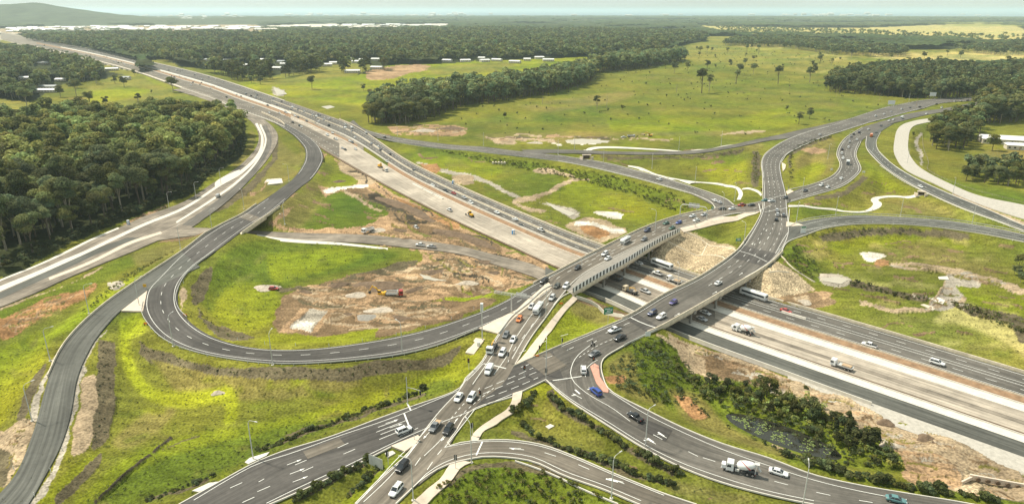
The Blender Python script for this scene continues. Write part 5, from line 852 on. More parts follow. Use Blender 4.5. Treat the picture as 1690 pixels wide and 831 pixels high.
TM = tmpl(8, 23, 8.5, 150, 2.1, 12, base=.25, seed=300); TF_ = tmpl(6, 24, 11, 60, 3.8, 9, base=.2, seed=400, trunk=False)
P = np.vstack([scatter(F2, 14, 11)]); d_ = np.hypot(P[:, 0], P[:, 1])
kq = PM[np.clip(to_px(P)[1].astype(int), 0, 830), np.clip(to_px(P)[0].astype(int), 0, 1689)]; P = P[(GRS[kq] == 0) | (to_px(P)[1] > 92)]; P = clear(P, HSE, 19); d_ = np.hypot(P[:, 0], P[:, 1]); near = P[d_ < 1500]; nn_ = vnoise(P[:, 0], P[:, 1], 90, 61); far = P[(d_ >= 1500) & (RNG.uniform(size=len(P)) < .2+.8*nn_)]
if len(near) > 7000: near = near[:7000]
if len(far) > 11000: far = far[RNG.choice(len(far), 11000, replace=False)]
stuff_mesh('forest', near, TM, 'leaf', 'trunk_dark', (.5, 1.35), 12, 'broad dark forest beyond the paddocks, nearer part', .82); stuff_mesh('forest', far, TF_, 'leaf', 'trunk', (.5, 1.3), 13, 'broad dark forest beyond the paddocks, farther part', .7)
P = clear(scatter(FARM, 14, 14, .55), FHS, 27); stuff_mesh('woodland', P, TM, 'leaf', 'trunk', (.6, 1.15), 15, 'loose trees around the farmhouses at the left'); P = np.vstack([scatter(F7, 14, 16, .75), scatter(F8, 15, 17, .7)]); stuff_mesh('woodland', P, TM, 'leaf', 'trunk', (.7, 1.1), 18, 'rows of trees between the far pastures')
P = scatter([(1180,46),(1300,48),(1500,56),(1690,62),(1690,74),(1500,66),(1300,62),(1200,58)], 45, 19, .6); P = P[:1200]; stuff_mesh('woodland', P, TF_, 'leaf', 'trunk', (.5, .9), 20, 'sparse scrub on the tan far plain')
P = scatter([(720,190),(1000,120),(1150,75),(1350,90),(1440,110),(1380,150),(1480,180),(1250,225),(900,235),(720,215)], 30, 33, .45); stuff_mesh('pasture_tussocks', P, tmpl(3, 1.8, 2.2, 30, .6, 4, seed=555, bush=True, trunk=False), 'leaf_shrub', 'trunk', (.5, 1.3), 34, 'dark tussocks dotted over the big pasture')
# shrubs
shr = [tree_obj('shrub', h, r, nf, .2, 'trunk_dark', 70+i, nl_, .1, True, 'leaf_shrub') for i, (h, r, nf, nl_) in enumerate([(1.1,.9,300,6),(1.5,1.2,400,7),(.8,1.0,260,6)])]; su = [False]*3
def row(pts, n, jit, lb, grp, sc=(.7, 1.3), gap=.0):
    P = resample(np.array(pts, float), n=n)
    for (x, y) in P:
        if random.random() < gap: continue
        p = up_g(x+random.uniform(-jit, jit), y+random.uniform(-jit, jit)*.6)[0]; plant(random.randrange(3), p, random.uniform(*sc), lb, grp, cat='shrub', protos=shr, us=su)
row([(908,650),(926,672),(960,690),(1000,715),(1040,742),(1122,782)], 54, 4, 'low dark shrub in the planted strip beside the curved foreground road', 'shrubs beside the curved foreground road', (.7, 1.5), .1)
row([(860,700),(885,720),(930,740),(980,755),(1040,780),(1110,802)], 34, 3, 'low shrub in the second planted strip of the grass wedge', 'shrubs in the grass wedge', (.7, 1.3), .1); row([(848,680),(870,668),(884,652)], 12, 5, 'shrub in the clump beside the curving footpath', 'shrubs beside the footpath', (.8, 1.6))
row([(490,824),(540,796),(605,762)], 26, 4, 'shrub in the planted strip between the two foreground roads', 'shrubs between the foreground roads'); row([(575,818),(600,797),(625,775)], 9, 3, 'small shrub in the short planted strip beside the cross street', 'shrubs beside the cross street')
row([(425,745),(500,716),(560,696),(640,668),(712,640)], 52, 3, 'shrub in the long planted strip along the west arm road', 'shrubs along the west arm road', (.7, 1.4), .1); row([(245,826),(300,808),(350,786)], 12, 3, 'shrub at the lower left end of the planted strip', 'shrubs at the lower left')
row([(1300,755),(1400,785),(1500,805),(1640,826)], 40, 5, 'leafy shrub on the bank behind the foreground road kerb', 'shrubs on the bank', (1, 2), .1)
bigs = [tree_obj('bush', h, r, nf, .3, 'trunk_dark', 90+i, nl_, .1, True, 'leaf_shrub') for i, (h, r, nf, nl_) in enumerate([(4.5,2.6,1100,9),(6.5,2.9,1300,10),(3,2.4,900,8)])]; bu = [False]*3
BUSH = [(1105,600,.5),(1120,615,.6),(1135,628,.6),(1150,632,.7),(1090,585,.4),(1125,645,.5),(1160,655,.6),(1190,668,.6),(1215,672,.6),(1245,682,.7),(1270,685,.8),(1305,700,.7),(1350,722,.8),(1400,742,.8),(1430,768,.6),(1395,768,.5),(1230,640,.8),(1300,655,.8),(1340,672,.7),(1060,600,.3),(1040,620,.35),(1075,640,.35),(1170,640,1.0),(1185,650,1.1),(1200,640,1.1),(1215,655,1.0),(1235,650,1.2),(1250,662,1.0),(1265,655,1.3),(1280,668,1.1),(1300,672,1.2),(1255,640,.8),(1325,665,.9),(1315,685,1.1),(1335,690,1.2),(1350,680,.8),(1355,698,1.2),(1372,705,1.1),(1380,690,1.3),(1392,712,1.2),(1400,698,1.0),(1410,722,1.2),(1425,728,1.0),(1435,738,1.1),(1448,745,1.0),(1462,752,.9),(1470,768,.8),(1445,764,.9),(1420,750,.8),(1380,733,.9),(1340,715,.9),(1290,690,.9),(1230,670,.8),(1330,642,.5)]
for i, (x, y, s) in enumerate(BUSH): plant(i % 3, up_g(x, y)[0], s*random.uniform(.55, .95), 'bush on the overgrown bank behind the lily pond', 'bushes behind the lily pond', cat='bush', protos=bigs, us=bu)
def scrub(name, poly, sp, H, Rc, nl, ls, hs, sd, lb, keep=1., leaf='leaf_shrub', tone=1.): P = scatter(poly, sp, sd, keep); stuff_mesh(name, P, tmpl(4, H, Rc, nl, ls, 5, seed=sd*31, bush=True, trunk=False), leaf, 'trunk_dark', hs, sd, lb, tone)
scrub('bank_scrub', [(1005,612),(1050,565),(1095,560),(1130,595),(1150,625),(1200,640),(1300,665),(1400,715),(1470,745),(1485,775),(1400,768),(1330,735),(1230,700),(1170,668),(1095,668),(1020,640)], 2.0, .9, .95, 40, .22, (.4, 1.6), 41, 'rough green scrub on the bank beside the pond', .75)
scrub('reeds', [(1100,660),(1170,690),(1260,735),(1330,765),(1400,778),(1380,760),(1300,748),(1200,706),(1150,668)], 2, 1.1, .9, 40, .22, (.5, 1.3), 42, 'brown reeds along the near side of the pond', leaf='leaf')
scrub('ground_scrub', [(728,800),(775,778),(840,767),(900,780),(955,803),(1020,831),(700,835)], 1.7, .8, .9, 40, .2, (.4, 1.6), 43, 'thick scrub inside the foreground curve', .85, 'leaf', .75); scrub('bank_scrub', [(1150,626),(1230,632),(1310,650),(1400,690),(1475,745),(1485,772),(1440,768),(1380,728),(1300,690),(1220,668),(1160,655)], 2.3, 2.3, 1.7, 90, .26, (.4, 1.25), 64, 'continuous mixed scrub between the bushes behind the pond', .9, 'leaf', .95)
scrub('planted_bed', [(230,562),(262,576),(330,602),(440,610),(560,607),(680,594),(718,590),(700,604),(560,624),(400,620),(300,606),(235,582)], 2.6, .5, .8, 20, .2, (.5, 1.2), 44, 'mulched planting bed outside the loop road', .8)
scrub('planted_bed', [(326,455),(350,442),(342,470),(328,500),(350,532),(412,553),(405,560),(345,548),(316,505)], 2.6, .5, .8, 20, .2, (.5, 1.2), 45, 'mulched planting bed on the inner bank of the loop', .8)
scrub('planted_bed', [(163,562),(188,572),(186,640),(176,720),(150,742),(160,680)], 2.2, .5, .7, 20, .18, (.5, 1.1), 46, 'mulched planting strip right of the left slip road', .8)
scrub('hedge_scrub', [(1405,464),(1480,484),(1528,494),(1520,500),(1450,484),(1400,471)], 2.4, 1.4, 1.2, 40, .3, (.6, 1.3), 47, 'line of scrub along the drain in the ring paddock'); scrub('hedge_scrub', [(1565,499),(1620,512),(1690,532),(1700,560),(1665,543),(1600,520)], 2.6, 1.6, 1.4, 40, .3, (.6, 1.4), 48, 'thicker scrub along the drain at the right edge')
scrub('bank_scrub', [(1290,425),(1320,402),(1350,440),(1352,466),(1320,452)], 2.4, 1.1, 1.1, 36, .26, (.5, 1.3), 49, 'green scrub on the bank beside the wide bridge', .8); scrub('bank_scrub', [(1325,392),(1360,380),(1460,375),(1560,384),(1460,386),(1380,394)], 3, 1.2, 1.2, 34, .28, (.5, 1.4), 50, 'shrubby strip inside the ring road', .7)
scrub('bank_scrub', [(700,243),(900,272),(1010,290),(1100,318),(1150,340),(1120,352),(1040,320),(940,295),(800,268)], 3.2, 1.3, 1.4, 34, .34, (.5, 1.3), 51, 'dark scrub down the bank of the long ramp', .85); scrub('bank_scrub', [(985,255),(1060,258),(1180,253),(1232,244),(1225,251),(1180,258),(1060,263)], 3.2, 1., 1.2, 26, .3, (.5, 1.2), 52, 'dark planting between ramp and service road', .8)
scrub('bank_scrub', [(1243,252),(1252,252),(1252,306),(1243,306)], 3, 1.2, 1.2, 30, .3, (.6, 1.2), 53, 'dark planting strip beside the main road'); scrub('bank_scrub', [(1303,262),(1306,246),(1330,234),(1372,224),(1372,228),(1332,240),(1310,250),(1308,300),(1303,300)], 3, 1., 1.2, 30, .3, (.6, 1.2), 54, 'dark planting strip along the oval island')
scrub('bank_scrub', [(205,452),(240,440),(280,418),(298,412),(240,450),(180,492),(120,538),(125,528)], 2.4, .9, 1., 30, .24, (.6, 1.3), 55, 'green scrub along the slip road barrier', .7); scrub('forest_edge_scrub', [(392,196),(405,215),(402,255),(345,294),(318,322),(268,342),(210,362),(130,398),(0,456),(0,444),(125,386),(205,354),(262,332),(310,312),(340,285),(392,250)], 4., 5.5, 2.6, 120, .5, (.4, 1.3), 56, 'bushy undergrowth along the forest edge', .9)
# grass tufts close to the camera, nobody could count them
for i_, (pl_, sp_, hs_) in enumerate((([(0,831),(0,590),(120,545),(200,515),(290,590),(430,625),(600,640),(770,590),(760,640),(430,760),(280,831)], 2.6, (.35, 1.0)), ([(300,520),(353,418),(560,400),(700,425),(640,450),(540,462),(460,500),(455,550),(350,545)], 3.6, (.4, 1.3)), ([(880,655),(1063,740),(1290,822),(1200,829),(1000,765),(880,728),(790,728),(850,655)], 2.4, (.3, .9)),
  ([(1300,400),(1480,376),(1690,402),(1690,600),(1350,500)], 4.2, (.4, 1.3)), ([(640,230),(900,262),(1180,345),(1000,405),(748,306)], 5, (.5, 1.5)), ([(900,262),(1260,240),(1262,320),(1120,300)], 5, (.5, 1.4)), ([(450,828),(573,774),(645,738),(668,745),(590,828)], 2.2, (.3, .9)), ([(1305,345),(1420,292),(1640,368),(1450,354)], 4.4, (.4, 1.2)))):
    P = scatter(pl_, sp_, 70+i_, .75); kk = PM[np.clip(to_px(P)[1].astype(int), 0, 830), np.clip(to_px(P)[0].astype(int), 0, 1689)]; P = P[GRS[kk] > 0]
    if len(P): stuff_mesh('grass_tufts', P, tmpl(5, .42, .75, 12, .17, 4, seed=900+i_*9, bush=True, trunk=False), 'leaf_shrub', 'trunk_dark', hs_, 70+i_, 'tufts of longer grass and weeds', 1.35)
scrub('grass_tufts', [(130,831),(240,760),(420,710),(620,665),(740,622),(765,634),(600,690),(430,752),(300,812),(230,840)], 2.4, .45, .55, 10, .16, (.5, 1.2), 61, 'long grass in the foreground ditch', .8)
# lily pond
pa = math.cos(PA), math.sin(PA); t = np.linspace(0, 2*math.pi, 40, endpoint=False); rr = 1+.12*np.sin(3*t)+.08*np.sin(5*t+1)
V = np.stack([pond_c[0]+pa[0]*PL*1.38*np.cos(t)-pa[1]*7.8*np.sin(t), pond_c[1]+pa[1]*PL*1.38*np.cos(t)+pa[0]*7.8*np.sin(t), np.full(40, -1.15)], -1)
o = npmesh('pond_water', V, [tuple(range(40))], M['water']); tag(o, kind='structure')
rng = np.random.default_rng(3); lp, lf = [], []
for i in range(650):
    u, v = rng.uniform(-1, 1), rng.uniform(-1, 1)
    if u*u+v*v > .92 or vnoise(np.array([u*40]), np.array([v*8]), 5, 2)[0] < .38: continue
    c = pond_c+np.array([pa[0]*PL*1.05*u*.9-pa[1]*4.2*v, pa[1]*PL*.95*u+pa[0]*4.2*v]); r = rng.uniform(.12, .3); b = len(lp); lp += [(c[0]+r*math.cos(a), c[1]+r*math.sin(a), -1.13) for a in np.linspace(0, 5.9, 7)]; lf.append(tuple(range(b, b+7)))
o = npmesh('lily_pads', np.array(lp), lf, M['lily']); tag(o, 'pale lily pads floating on the dark pond', kind='stuff')
for pts, mm in (([(932,232),(960,229),(1008,233),(985,237),(945,237)], 'pale_water'), ([(452,144),(468,150),(474,156),(458,158),(453,150)], 'pale_water'), ([(530,176),(545,174),(553,177),(540,180)], 'pale_water'), ([(1355,456),(1370,453),(1400,462),(1388,469),(1358,464)], 'pale_water'), ([(900,333),(925,343),(950,352),(940,357),(915,345)], 'pale_water'), ([(692,452),(715,457),(738,463),(725,465),(700,460)], 'pale_water')):
    P = up_g(*np.array(pts, float).T); P[:, 2] = P[:, 2].max()+.12; o = npmesh('pond_water', P, [tuple(range(len(P)))], M[mm]); tag(o, kind='structure')
# ================================================================ HAZE
bpy.ops.mesh.primitive_cube_add(size=1); hz = bpy.context.object; hz.name = 'haze'; hz.scale = (260000, 200000, 205); hz.location = (0, 60000, 94.5); tag(hz, kind='stuff')
hz.name = 'haze'; hz.data.name = 'haze'; hm = bpy.data.materials.new('haze_air'); hm.use_nodes = True; n = hm.node_tree; n.nodes.remove(n.nodes['Principled BSDF']); pv = n.nodes.new('ShaderNodeVolumePrincipled')
pv.inputs['Color'].default_value = (.80, .97, 1, 1); pv.inputs['Density'].default_value = 5.5e-5; pv.inputs['Anisotropy'].default_value = .2; n.links.new(pv.outputs[0], n.nodes['Material Output'].inputs['Volume']); hz.data.materials.append(hm)
# ================================================================ VEHICLES
def wheels(root, xsn, yw, r=.34, w=.24):
    for x in xsn:
        for s in (-1, 1):
            mb = MB(); mb.tube([(x, s*yw-w/2, r), (x, s*yw+w/2, r)], r, 14); t = mb.build('wheel', M['rubber'], root); mb = MB(); mb.tube([(x, s*(yw+w*.35)-.05, r), (x, s*(yw+w*.35)+.06, r)], r*.6, 10); mb.build('rim', M['rim'], t)
def lights(root, xf, xr, y, zf, zr, sz=(.12, .36, .16)):
    for s in (-1, 1):
        mb = MB(); mb.box((xf, s*y, zf), sz); mb.build('headlight', M['lamp_w'], root, bevel=.02); mb = MB(); mb.box((xr, s*y, zr), (.1, sz[1]*.8, sz[2]*1.2)); mb.build('tail_light', M['lamp_r'], root, bevel=.02)
def loftbody(st, n=10):      # stations (x, halfwidth, z0, z1) -> rounded box loft
    mb = MB(); V = []
    for x, hw, z0, z1 in st:
        zc, hz_ = (z0+z1)/2, (z1-z0)/2
        for k in range(n*2):
            a = 2*math.pi*(k+.5)/(n*2); c, s = math.cos(a), math.sin(a); e = .38; V.append((x, hw*math.copysign(abs(c)**e, c), zc+hz_*math.copysign(abs(s)**e, s)))
    m = n*2; Fs = [(i*m+k, i*m+(k+1) % m, (i+1)*m+(k+1) % m, (i+1)*m+k) for i in range(len(st)-1) for k in range(m)]+[tuple(range(m)), tuple((len(st)-1)*m+k for k in range(m))]
    mb.add(V, Fs); return mb
def cabin(root, x0, x1, xr0, xr1, hwb, hwr, zb, zr, paint):   # glasshouse: base x0..x1, roof xr0..xr1
    mb = MB(); P = [(x0, -hwb, zb), (x1, -hwb, zb), (x1, hwb, zb), (x0, hwb, zb), (xr0, -hwr, zr), (xr1, -hwr, zr), (xr1, hwr, zr), (xr0, hwr, zr)]
    mb.add(P, [(0,3,2,1),(4,5,6,7),(0,1,5,4),(1,2,6,5),(2,3,7,6),(3,0,4,7)]); mb.build('windows', M['glass'], root)
    mb = MB(); mb.box(((xr0+xr1)/2, 0, zr+.02), (xr1-xr0+.1, hwr*2+.04, .09))
    for i, j in ((0, 4), (1, 5), (2, 6), (3, 7)): mb.tube([P[i], P[j]], .055, 5)
    xm = (xr0+xr1)/2-.1
    for s in (-1, 1): mb.tube([(xm, s*(hwb+.0), zb), (xm, s*(hwr+.01), zr)], .05, 4)
    mb.build('roof', paint, root, bevel=.015)
def trim(root, L, w):
    mb = MB(); mb.box((L/2-.06, 0, .42), (.16, w*1.5, .22)); mb.build('grille', M['black_plastic'], root, bevel=.02)
    for s in (-1, 1): mb = MB(); mb.box((L*.16, s*(w+.08), 1.0), (.16, .16, .12)); mb.build('mirror', M['black_plastic'], root, bevel=.02)
def car(kind, paint):
    r = empty({'sedan': 'sedan_car', 'hatch': 'hatchback_car', 'suv': 'suv_car', 'ute': 'utility_truck', 'van': 'delivery_van', 'tray': 'tray_utility_truck'}[kind])
    if kind == 'sedan':
        L = 4.75; loftbody([(-2.37,.72,.42,.86),(-2.28,.84,.32,.98),(-1.5,.91,.24,1.02),(0,.92,.24,.96),(1.1,.91,.24,.94),(1.9,.86,.26,.84),(2.3,.76,.34,.72),(2.38,.6,.4,.62)]).build('body', paint, r, smooth_=True); cabin(r, -1.75, 1.15, -1.05, .25, .80, .60, .93, 1.42, paint); wheels(r, (-1.42, 1.4), .80)
    elif kind == 'hatch':
        L = 4.2; loftbody([(-2.1,.76,.42,1.0),(-2.0,.85,.32,1.06),(-1.2,.89,.24,1.05),(0,.9,.24,1.0),(1.0,.88,.24,.97),(1.7,.83,.28,.86),(2.05,.7,.36,.74),(2.1,.58,.4,.64)]).build('body', paint, r, smooth_=True); cabin(r, -2.0, 1.0, -1.55, .2, .78, .62, .98, 1.5, paint); wheels(r, (-1.3, 1.3), .78)
    elif kind == 'suv':
        L = 4.8; loftbody([(-2.38,.82,.5,1.1),(-2.3,.9,.38,1.18),(-1.2,.95,.32,1.16),(0,.96,.32,1.14),(1.2,.94,.32,1.12),(2.0,.88,.36,1.04),(2.32,.8,.44,.92),(2.4,.64,.5,.8)]).build('body', paint, r, smooth_=True); cabin(r, -2.3, 1.15, -1.95, .35, .85, .68, 1.1, 1.74, paint); wheels(r, (-1.42, 1.42), .82, .38, .26)
        mb = MB()
        for s in (-1, 1): mb.box((-.8, s*.6, 1.83), (2.0, .05, .05))
        mb.build('roof_rails', M['black_plastic'], r)
    elif kind in ('ute', 'tray'):
        L = 5.3; b = [(-.9,.9,.42,1.1),(0,.94,.4,1.12),(1.3,.93,.4,1.12),(2.2,.88,.42,1.04),(2.55,.8,.5,.92),(2.62,.62,.54,.8)]
        if kind == 'ute': loftbody([(-2.62,.88,.5,1.06),(-2.5,.93,.44,1.12)]+b).build('body', paint, r, smooth_=True); mb = MB(); mb.box((-1.75, 0, 1.135), (1.5, 1.5, .06)); mb.build('tub', M['black_plastic'], r, bevel=.02)
        else:
            loftbody(b).build('body', paint, r, smooth_=True); mb = MB(); mb.box((-1.75, 0, .92), (2.2, 1.95, .12)); mb.build('tray', M['steel'], r)
            for s in (-1, 1): mb = MB(); mb.box((-1.75, s*.97, 1.1), (2.2, .05, .3)); mb.build('tray_side', M['steel'], r)
            mb = MB(); mb.box((-1.75, 0, 1.08), (1.9, 1.5, .2)); mb.build('tray_load', M['timber'], r, bevel=.03)
        cabin(r, -.9, 1.35, -.75, .55, .84, .68, 1.08, 1.74, paint); wheels(r, (-1.75, 1.6), .8, .39, .27)
    else:
        L = 5.2; loftbody([(-2.6,.9,.4,2.0),(-2.5,.97,.34,2.12),(0,.99,.32,2.14),(1.3,.98,.32,2.1),(1.55,.96,.34,1.5),(2.3,.88,.36,1.12),(2.58,.76,.44,.9)]).build('body', paint, r, smooth_=True)
        mb = MB(); mb.add([(1.5, -.86, 1.42), (1.5, .86, 1.42), (1.22, .8, 2.0), (1.22, -.8, 2.0), (1.62, -.86, 1.4), (1.62, .86, 1.4), (1.4, .8, 2.02), (1.4, -.8, 2.02)], [(0,1,2,3),(4,5,6,7),(0,4,7,3),(1,5,6,2),(3,2,6,7),(0,1,5,4)]); mb.build('windshield', M['glass'], r)
        for s in (-1, 1): mb = MB(); mb.box((.7, s*.985, 1.6), (.95, .04, .5)); mb.build('side_window', M['glass'], r)
        wheels(r, (-1.6, 1.6), .86, .36, .25)
    lights(r, L/2-.16, -L/2+.06, .66, .74 if kind in ('sedan', 'hatch') else .88, .85 if kind in ('sedan', 'hatch') else .98); trim(r, L, .42 if kind == 'sedan' else .5); return r
def bus(paint, L=12.2, W=2.5, H=3.3, name='coach'):
    r = empty(name); hw = W/2; loftbody([(-L/2,hw*.9,.5,H-.25),(-L/2+.25,hw,.35,H),(L/2-.8,hw,.35,H),(L/2-.2,hw*.97,.35,H-.2),(L/2,hw*.86,.45,H*.75)], 8).build('body', paint, r, smooth_=True)
    for s in (-1, 1): mb = MB(); mb.box((-.2, s*(hw+.005), H*.66), (L-1.8, .05, H*.26)); mb.build('side_windows', M['glass'], r)
    mb = MB(); mb.box((L/2-.1, 0, H*.58), (.26, W*.86, H*.42), top=(.4, .95)); mb.build('windshield', M['glass'], r); mb = MB(); mb.box((-L/2+.02, 0, H*.7), (.1, W*.7, H*.25)); mb.build('rear_window', M['glass'], r)
    mb = MB(); mb.box((-L*.15, 0, H+.08), (1.7, 1.4, .2)); mb.box((L*.2, 0, H+.05), (.8, .8, .12)); mb.build('roof_unit', M['steel'], r, bevel=.03); wheels(r, (-L*.27, L*.3), hw-.18, .48, .3); lights(r, L/2-.05, -L/2+.02, hw*.72, .85, .95); return r
def cab(r, x, W, H, paint, bonnet=0):
    mb = MB(); mb.box((x, 0, .55+(H-.55)/2), (1.9, W, H-.55), top=(.86, .94)); c = mb.build('cab', paint, r, bevel=.09); mb = MB(); mb.box((x+.86, 0, H*.7), (.2, W*.84, .75), top=(.3, .95)); mb.build('windshield', M['glass'], r)
    for s in (-1, 1):
        mb = MB(); mb.box((x+.2, s*(W/2-.03), H*.7), (.9, .06, .65)); mb.build('side_window', M['glass'], r)
        mb = MB(); mb.box((x+.7, s*(W/2+.14), H*.68), (.1, .14, .5)); mb.build('mirror', M['black_plastic'], r)
    if bonnet: mb = MB(); mb.box((x+.95+bonnet/2, 0, 1.2), (bonnet, W*.72, 1.1), top=(.9, .9)); mb.build('bonnet', paint, r, bevel=.1); mb = MB(); mb.box((x+.95+bonnet, 0, 1.15), (.08, W*.5, .8)); mb.build('grille', M['steel'], r)
    lights(r, x+.98+bonnet, x-6.2 if bonnet else x-4, W*.38, .8, .8)
def chassis(r, x0, x1): mb = MB(); mb.box(((x0+x1)/2, 0, .8), (x1-x0, .9, .28)); mb.build('chassis', M['steel_dark'], r)
def mixer():
    r = empty('concrete_mixer_truck'); cab(r, 2.7, 2.4, 2.7, M['car_white'], 1.1); chassis(r, -4.2, 3.6); mb = MB(); mb.tube([(1.1, 0, 2.0), (.5, 0, 2.05), (-1.0, 0, 2.35), (-2.4, 0, 2.75), (-3.3, 0, 3.05)], [.55, 1.12, 1.25, .95, .5], 20); d = mb.build('drum', M['car_white'], r, smooth_=True)
    mb = MB()
    for k in range(2):
        pts = [(.4-1.6*t, (1.19-.02*t)*math.sin(1.2*t+k*3.14), 2.08+.22*t*1.6/1.6+(1.19)*math.cos(1.2*t+k*3.14)) for t in np.linspace(.1, 1.6, 10)]; mb.tube(pts, .14, 5)
    mb.build('red_stripe', M['car_red'], d); mb = MB(); mb.box((-3.6, 0, 3.3), (.9, .9, .5), top=(1.3, 1.3)); mb.tube([(-3.9, 0, 2.6), (-4.6, 0, 1.6)], [.25, .3], 8); mb.build('chute', M['steel'], r)
    mb = MB(); mb.tube([(-3.5, .8, .9), (-3.2, .5, 2.9)], .07, 5); mb.tube([(-3.5, -.8, .9), (-3.2, -.5, 2.9)], .07, 5); mb.tube([(-3.3, 1.0, 1.0), (-3.6, .8, 3.4)], .05, 5); mb.build('drum_frame', M['steel'], r)
    for s in (-1, 1): mb = MB(); mb.box((.9, s*.95, 1.05), (1.0, .5, .6)); mb.build('tank', M['steel'], r, bevel=.08)
    wheels(r, (3.4, 2.1, -1.6, -2.9), .98, .5, .32); return r
def truck(body, paint, L=7.5, name=None):
    r = empty(name or body+'_truck'); cab(r, L/2-1.2, 2.3, 2.6, paint); chassis(r, -L/2, L/2-1.2); bl = L-2.5; bx = -L/2+bl/2
    if body == 'tipper':
        mb = MB(); mb.box((bx, 0, 1.12), (bl, 2.3, .14)); mb.build('tray_floor', M['steel_dark'], r)
        for s in (-1, 1): mb = MB(); mb.box((bx, s*1.15, 1.65), (bl, .1, 1.1)); mb.build('tray_side', paint if paint is not M['car_red'] else M['car_white'], r)
        mb = MB(); mb.box((-L/2+.05, 0, 1.6), (.1, 2.3, 1.0)); mb.box((bx+bl/2, 0, 1.8), (.1, 2.3, 1.4)); mb.build('tailgate', paint if paint is not M['car_red'] else M['car_white'], r); mb = MB(); mb.box((bx, 0, 1.55), (bl*.9, 2.1, .8), top=(.7, .6)); mb.build('tray_load', M['soil'], r)
    elif body == 'flatbed':
        mb = MB(); mb.box((bx, 0, 1.15), (bl, 2.3, .16)); mb.build('tray', M['steel'], r)
        for s in (-1, 1): mb = MB(); mb.box((bx, s*1.15, 1.35), (bl, .06, .3)); mb.build('tray_side', M['steel'], r)
        mb = MB(); mb.box((bx-.5, 0, 1.5), (bl*.6, 1.7, .5)); mb.build('tray_load', M['timber'], r, bevel=.05)
    elif body == 'water':
        mb = MB(); mb.tube([(bx-bl/2+.1, 0, 1.9), (bx-bl/2+.3, 0, 1.9), (bx+bl/2-.3, 0, 1.9), (bx+bl/2-.1, 0, 1.9)], [.8, 1.0, 1.0, .8], 16); mb.build('tank', M['car_white'], r, smooth_=True); mb = MB(); mb.box((-L/2, 0, 1.1), (.4, 2.0, .3)); mb.build('spray_bar', M['steel_dark'], r)
    elif body == 'box':
        mb = MB(); mb.box((bx, 0, 2.0), (bl, 2.35, 2.1)); mb.build('cargo_box', M['car_white'], r, bevel=.05)
    else:
        mb = MB(); mb.box((bx, 0, 1.15), (bl, 2.2, .16)); mb.build('tray', M['steel_dark'], r); mb = MB(); mb.tube([(bx+1.6, 0, 1.2), (bx+1.6, 0, 2.3), (bx-.9, 0, 2.9), (bx-2.0, 0, 1.6)], [.2, .18, .14, .1], 8); mb.build('loader_arm', M['yellow'], r); mb = MB(); mb.box((bx-1.4, 0, 1.5), (1.3, 1.6, .55)); mb.build('tray_load', M['rubble'], r, bevel=.08)
    wheels(r, (L/2-1.3, -L/2+1.0, -L/2+2.2), .98, .46, .3); return r
def excavator():
    r = empty('excavator')
    for s in (-1, 1):
        mb = MB(); mb.prism([(-1.7,.25),(-1.4,0),(1.4,0),(1.7,.25),(1.7,.55),(1.4,.8),(-1.4,.8),(-1.7,.55)], s*1.1-.27, s*1.1+.27); mb.build('track', M['steel_dark'], r, bevel=.05)
    mb = MB(); mb.box((-.2, 0, 1.5), (3.0, 2.3, .8)); mb.box((-1.5, 0, 1.75), (.9, 2.2, 1.1)); mb.tube([(0, 0, .6), (0, 0, 1.2)], .7, 12); mb.build('house', M['yellow'], r, bevel=.08)
    mb = MB(); mb.box((.6, .65, 2.4), (1.4, .9, 1.4), top=(.8, .9)); mb.build('cab', M['yellow'], r, bevel=.06); mb = MB(); mb.box((.62, .65, 2.5), (1.45, .95, .8), top=(.85, .92)); mb.build('windows', M['glass'], r)
    mb = MB(); mb.tube([(1.2, -.3, 1.8), (2.6, -.3, 3.6), (4.2, -.3, 4.2)], [.3, .34, .2], 6); mb.build('boom', M['yellow'], r); mb = MB(); mb.tube([(4.0, -.3, 4.5), (5.6, -.3, 1.9)], [.24, .16], 6); mb.build('arm', M['yellow'], r)
    mb = MB(); mb.prism([(5.2,2.0),(5.9,1.9),(6.1,1.2),(5.6,.7),(5.0,.9),(5.3,1.4)], -.8, .2); mb.build('bucket', M['steel_dark'], r)
    mb = MB(); mb.tube([(1.5, .0, 1.6), (2.7, -.05, 3.2)], .09, 6); mb.tube([(2.8, -.3, 4.1), (4.1, -.3, 4.8)], .09, 6); mb.build('hydraulic_ram', M['steel'], r); return r
def roller():
    r = empty('road_grader'); mb = MB(); mb.box((-1.5, 0, 1.5), (2.6, 1.5, 1.1)); mb.tube([(-.3, 0, 1.9), (2.2, 0, 1.9), (3.6, 0, 1.1)], .2, 6); mb.build('body', M['yellow'], r, bevel=.08)
    mb = MB(); mb.box((.1, 0, 2.4), (1.3, 1.4, 1.5), top=(.85, .9)); mb.build('cab', M['glass'], r); mb = MB(); mb.box((.1, 0, 3.2), (1.4, 1.5, .1)); mb.build('cab_roof', M['yellow'], r); mb = MB(); mb.box((1.5, 0, .5), (.15, 3.4, .6), rz=.4); mb.build('blade', M['steel'], r); wheels(r, (-2.2, -1.0, 3.6), .95, .62, .38); return r
def moto():
    r = empty('motorcycle')
    for x in (-.7, .7): mb = MB(); mb.tube([(x, -.08, .32), (x, .08, .32)], .32, 14); t = mb.build('wheel', M['rubber'], r)
    mb = MB(); mb.tube([(-.6, 0, .7), (-.1, 0, .85), (.35, 0, .9), (.5, 0, .7)], [.12, .2, .2, .1], 8); mb.build('body', M['car_black'], r, smooth_=True); mb = MB(); mb.tube([(.7, 0, .32), (.5, 0, .8), (.42, 0, 1.05)], .04, 5); mb.tube([(.4, -.35, 1.08), (.4, .35, 1.08)], .03, 5); mb.build('handlebar', M['steel'], r); mb = MB(); mb.box((.62, 0, .9), (.12, .2, .18)); mb.build('headlight', M['lamp_w'], r); return r
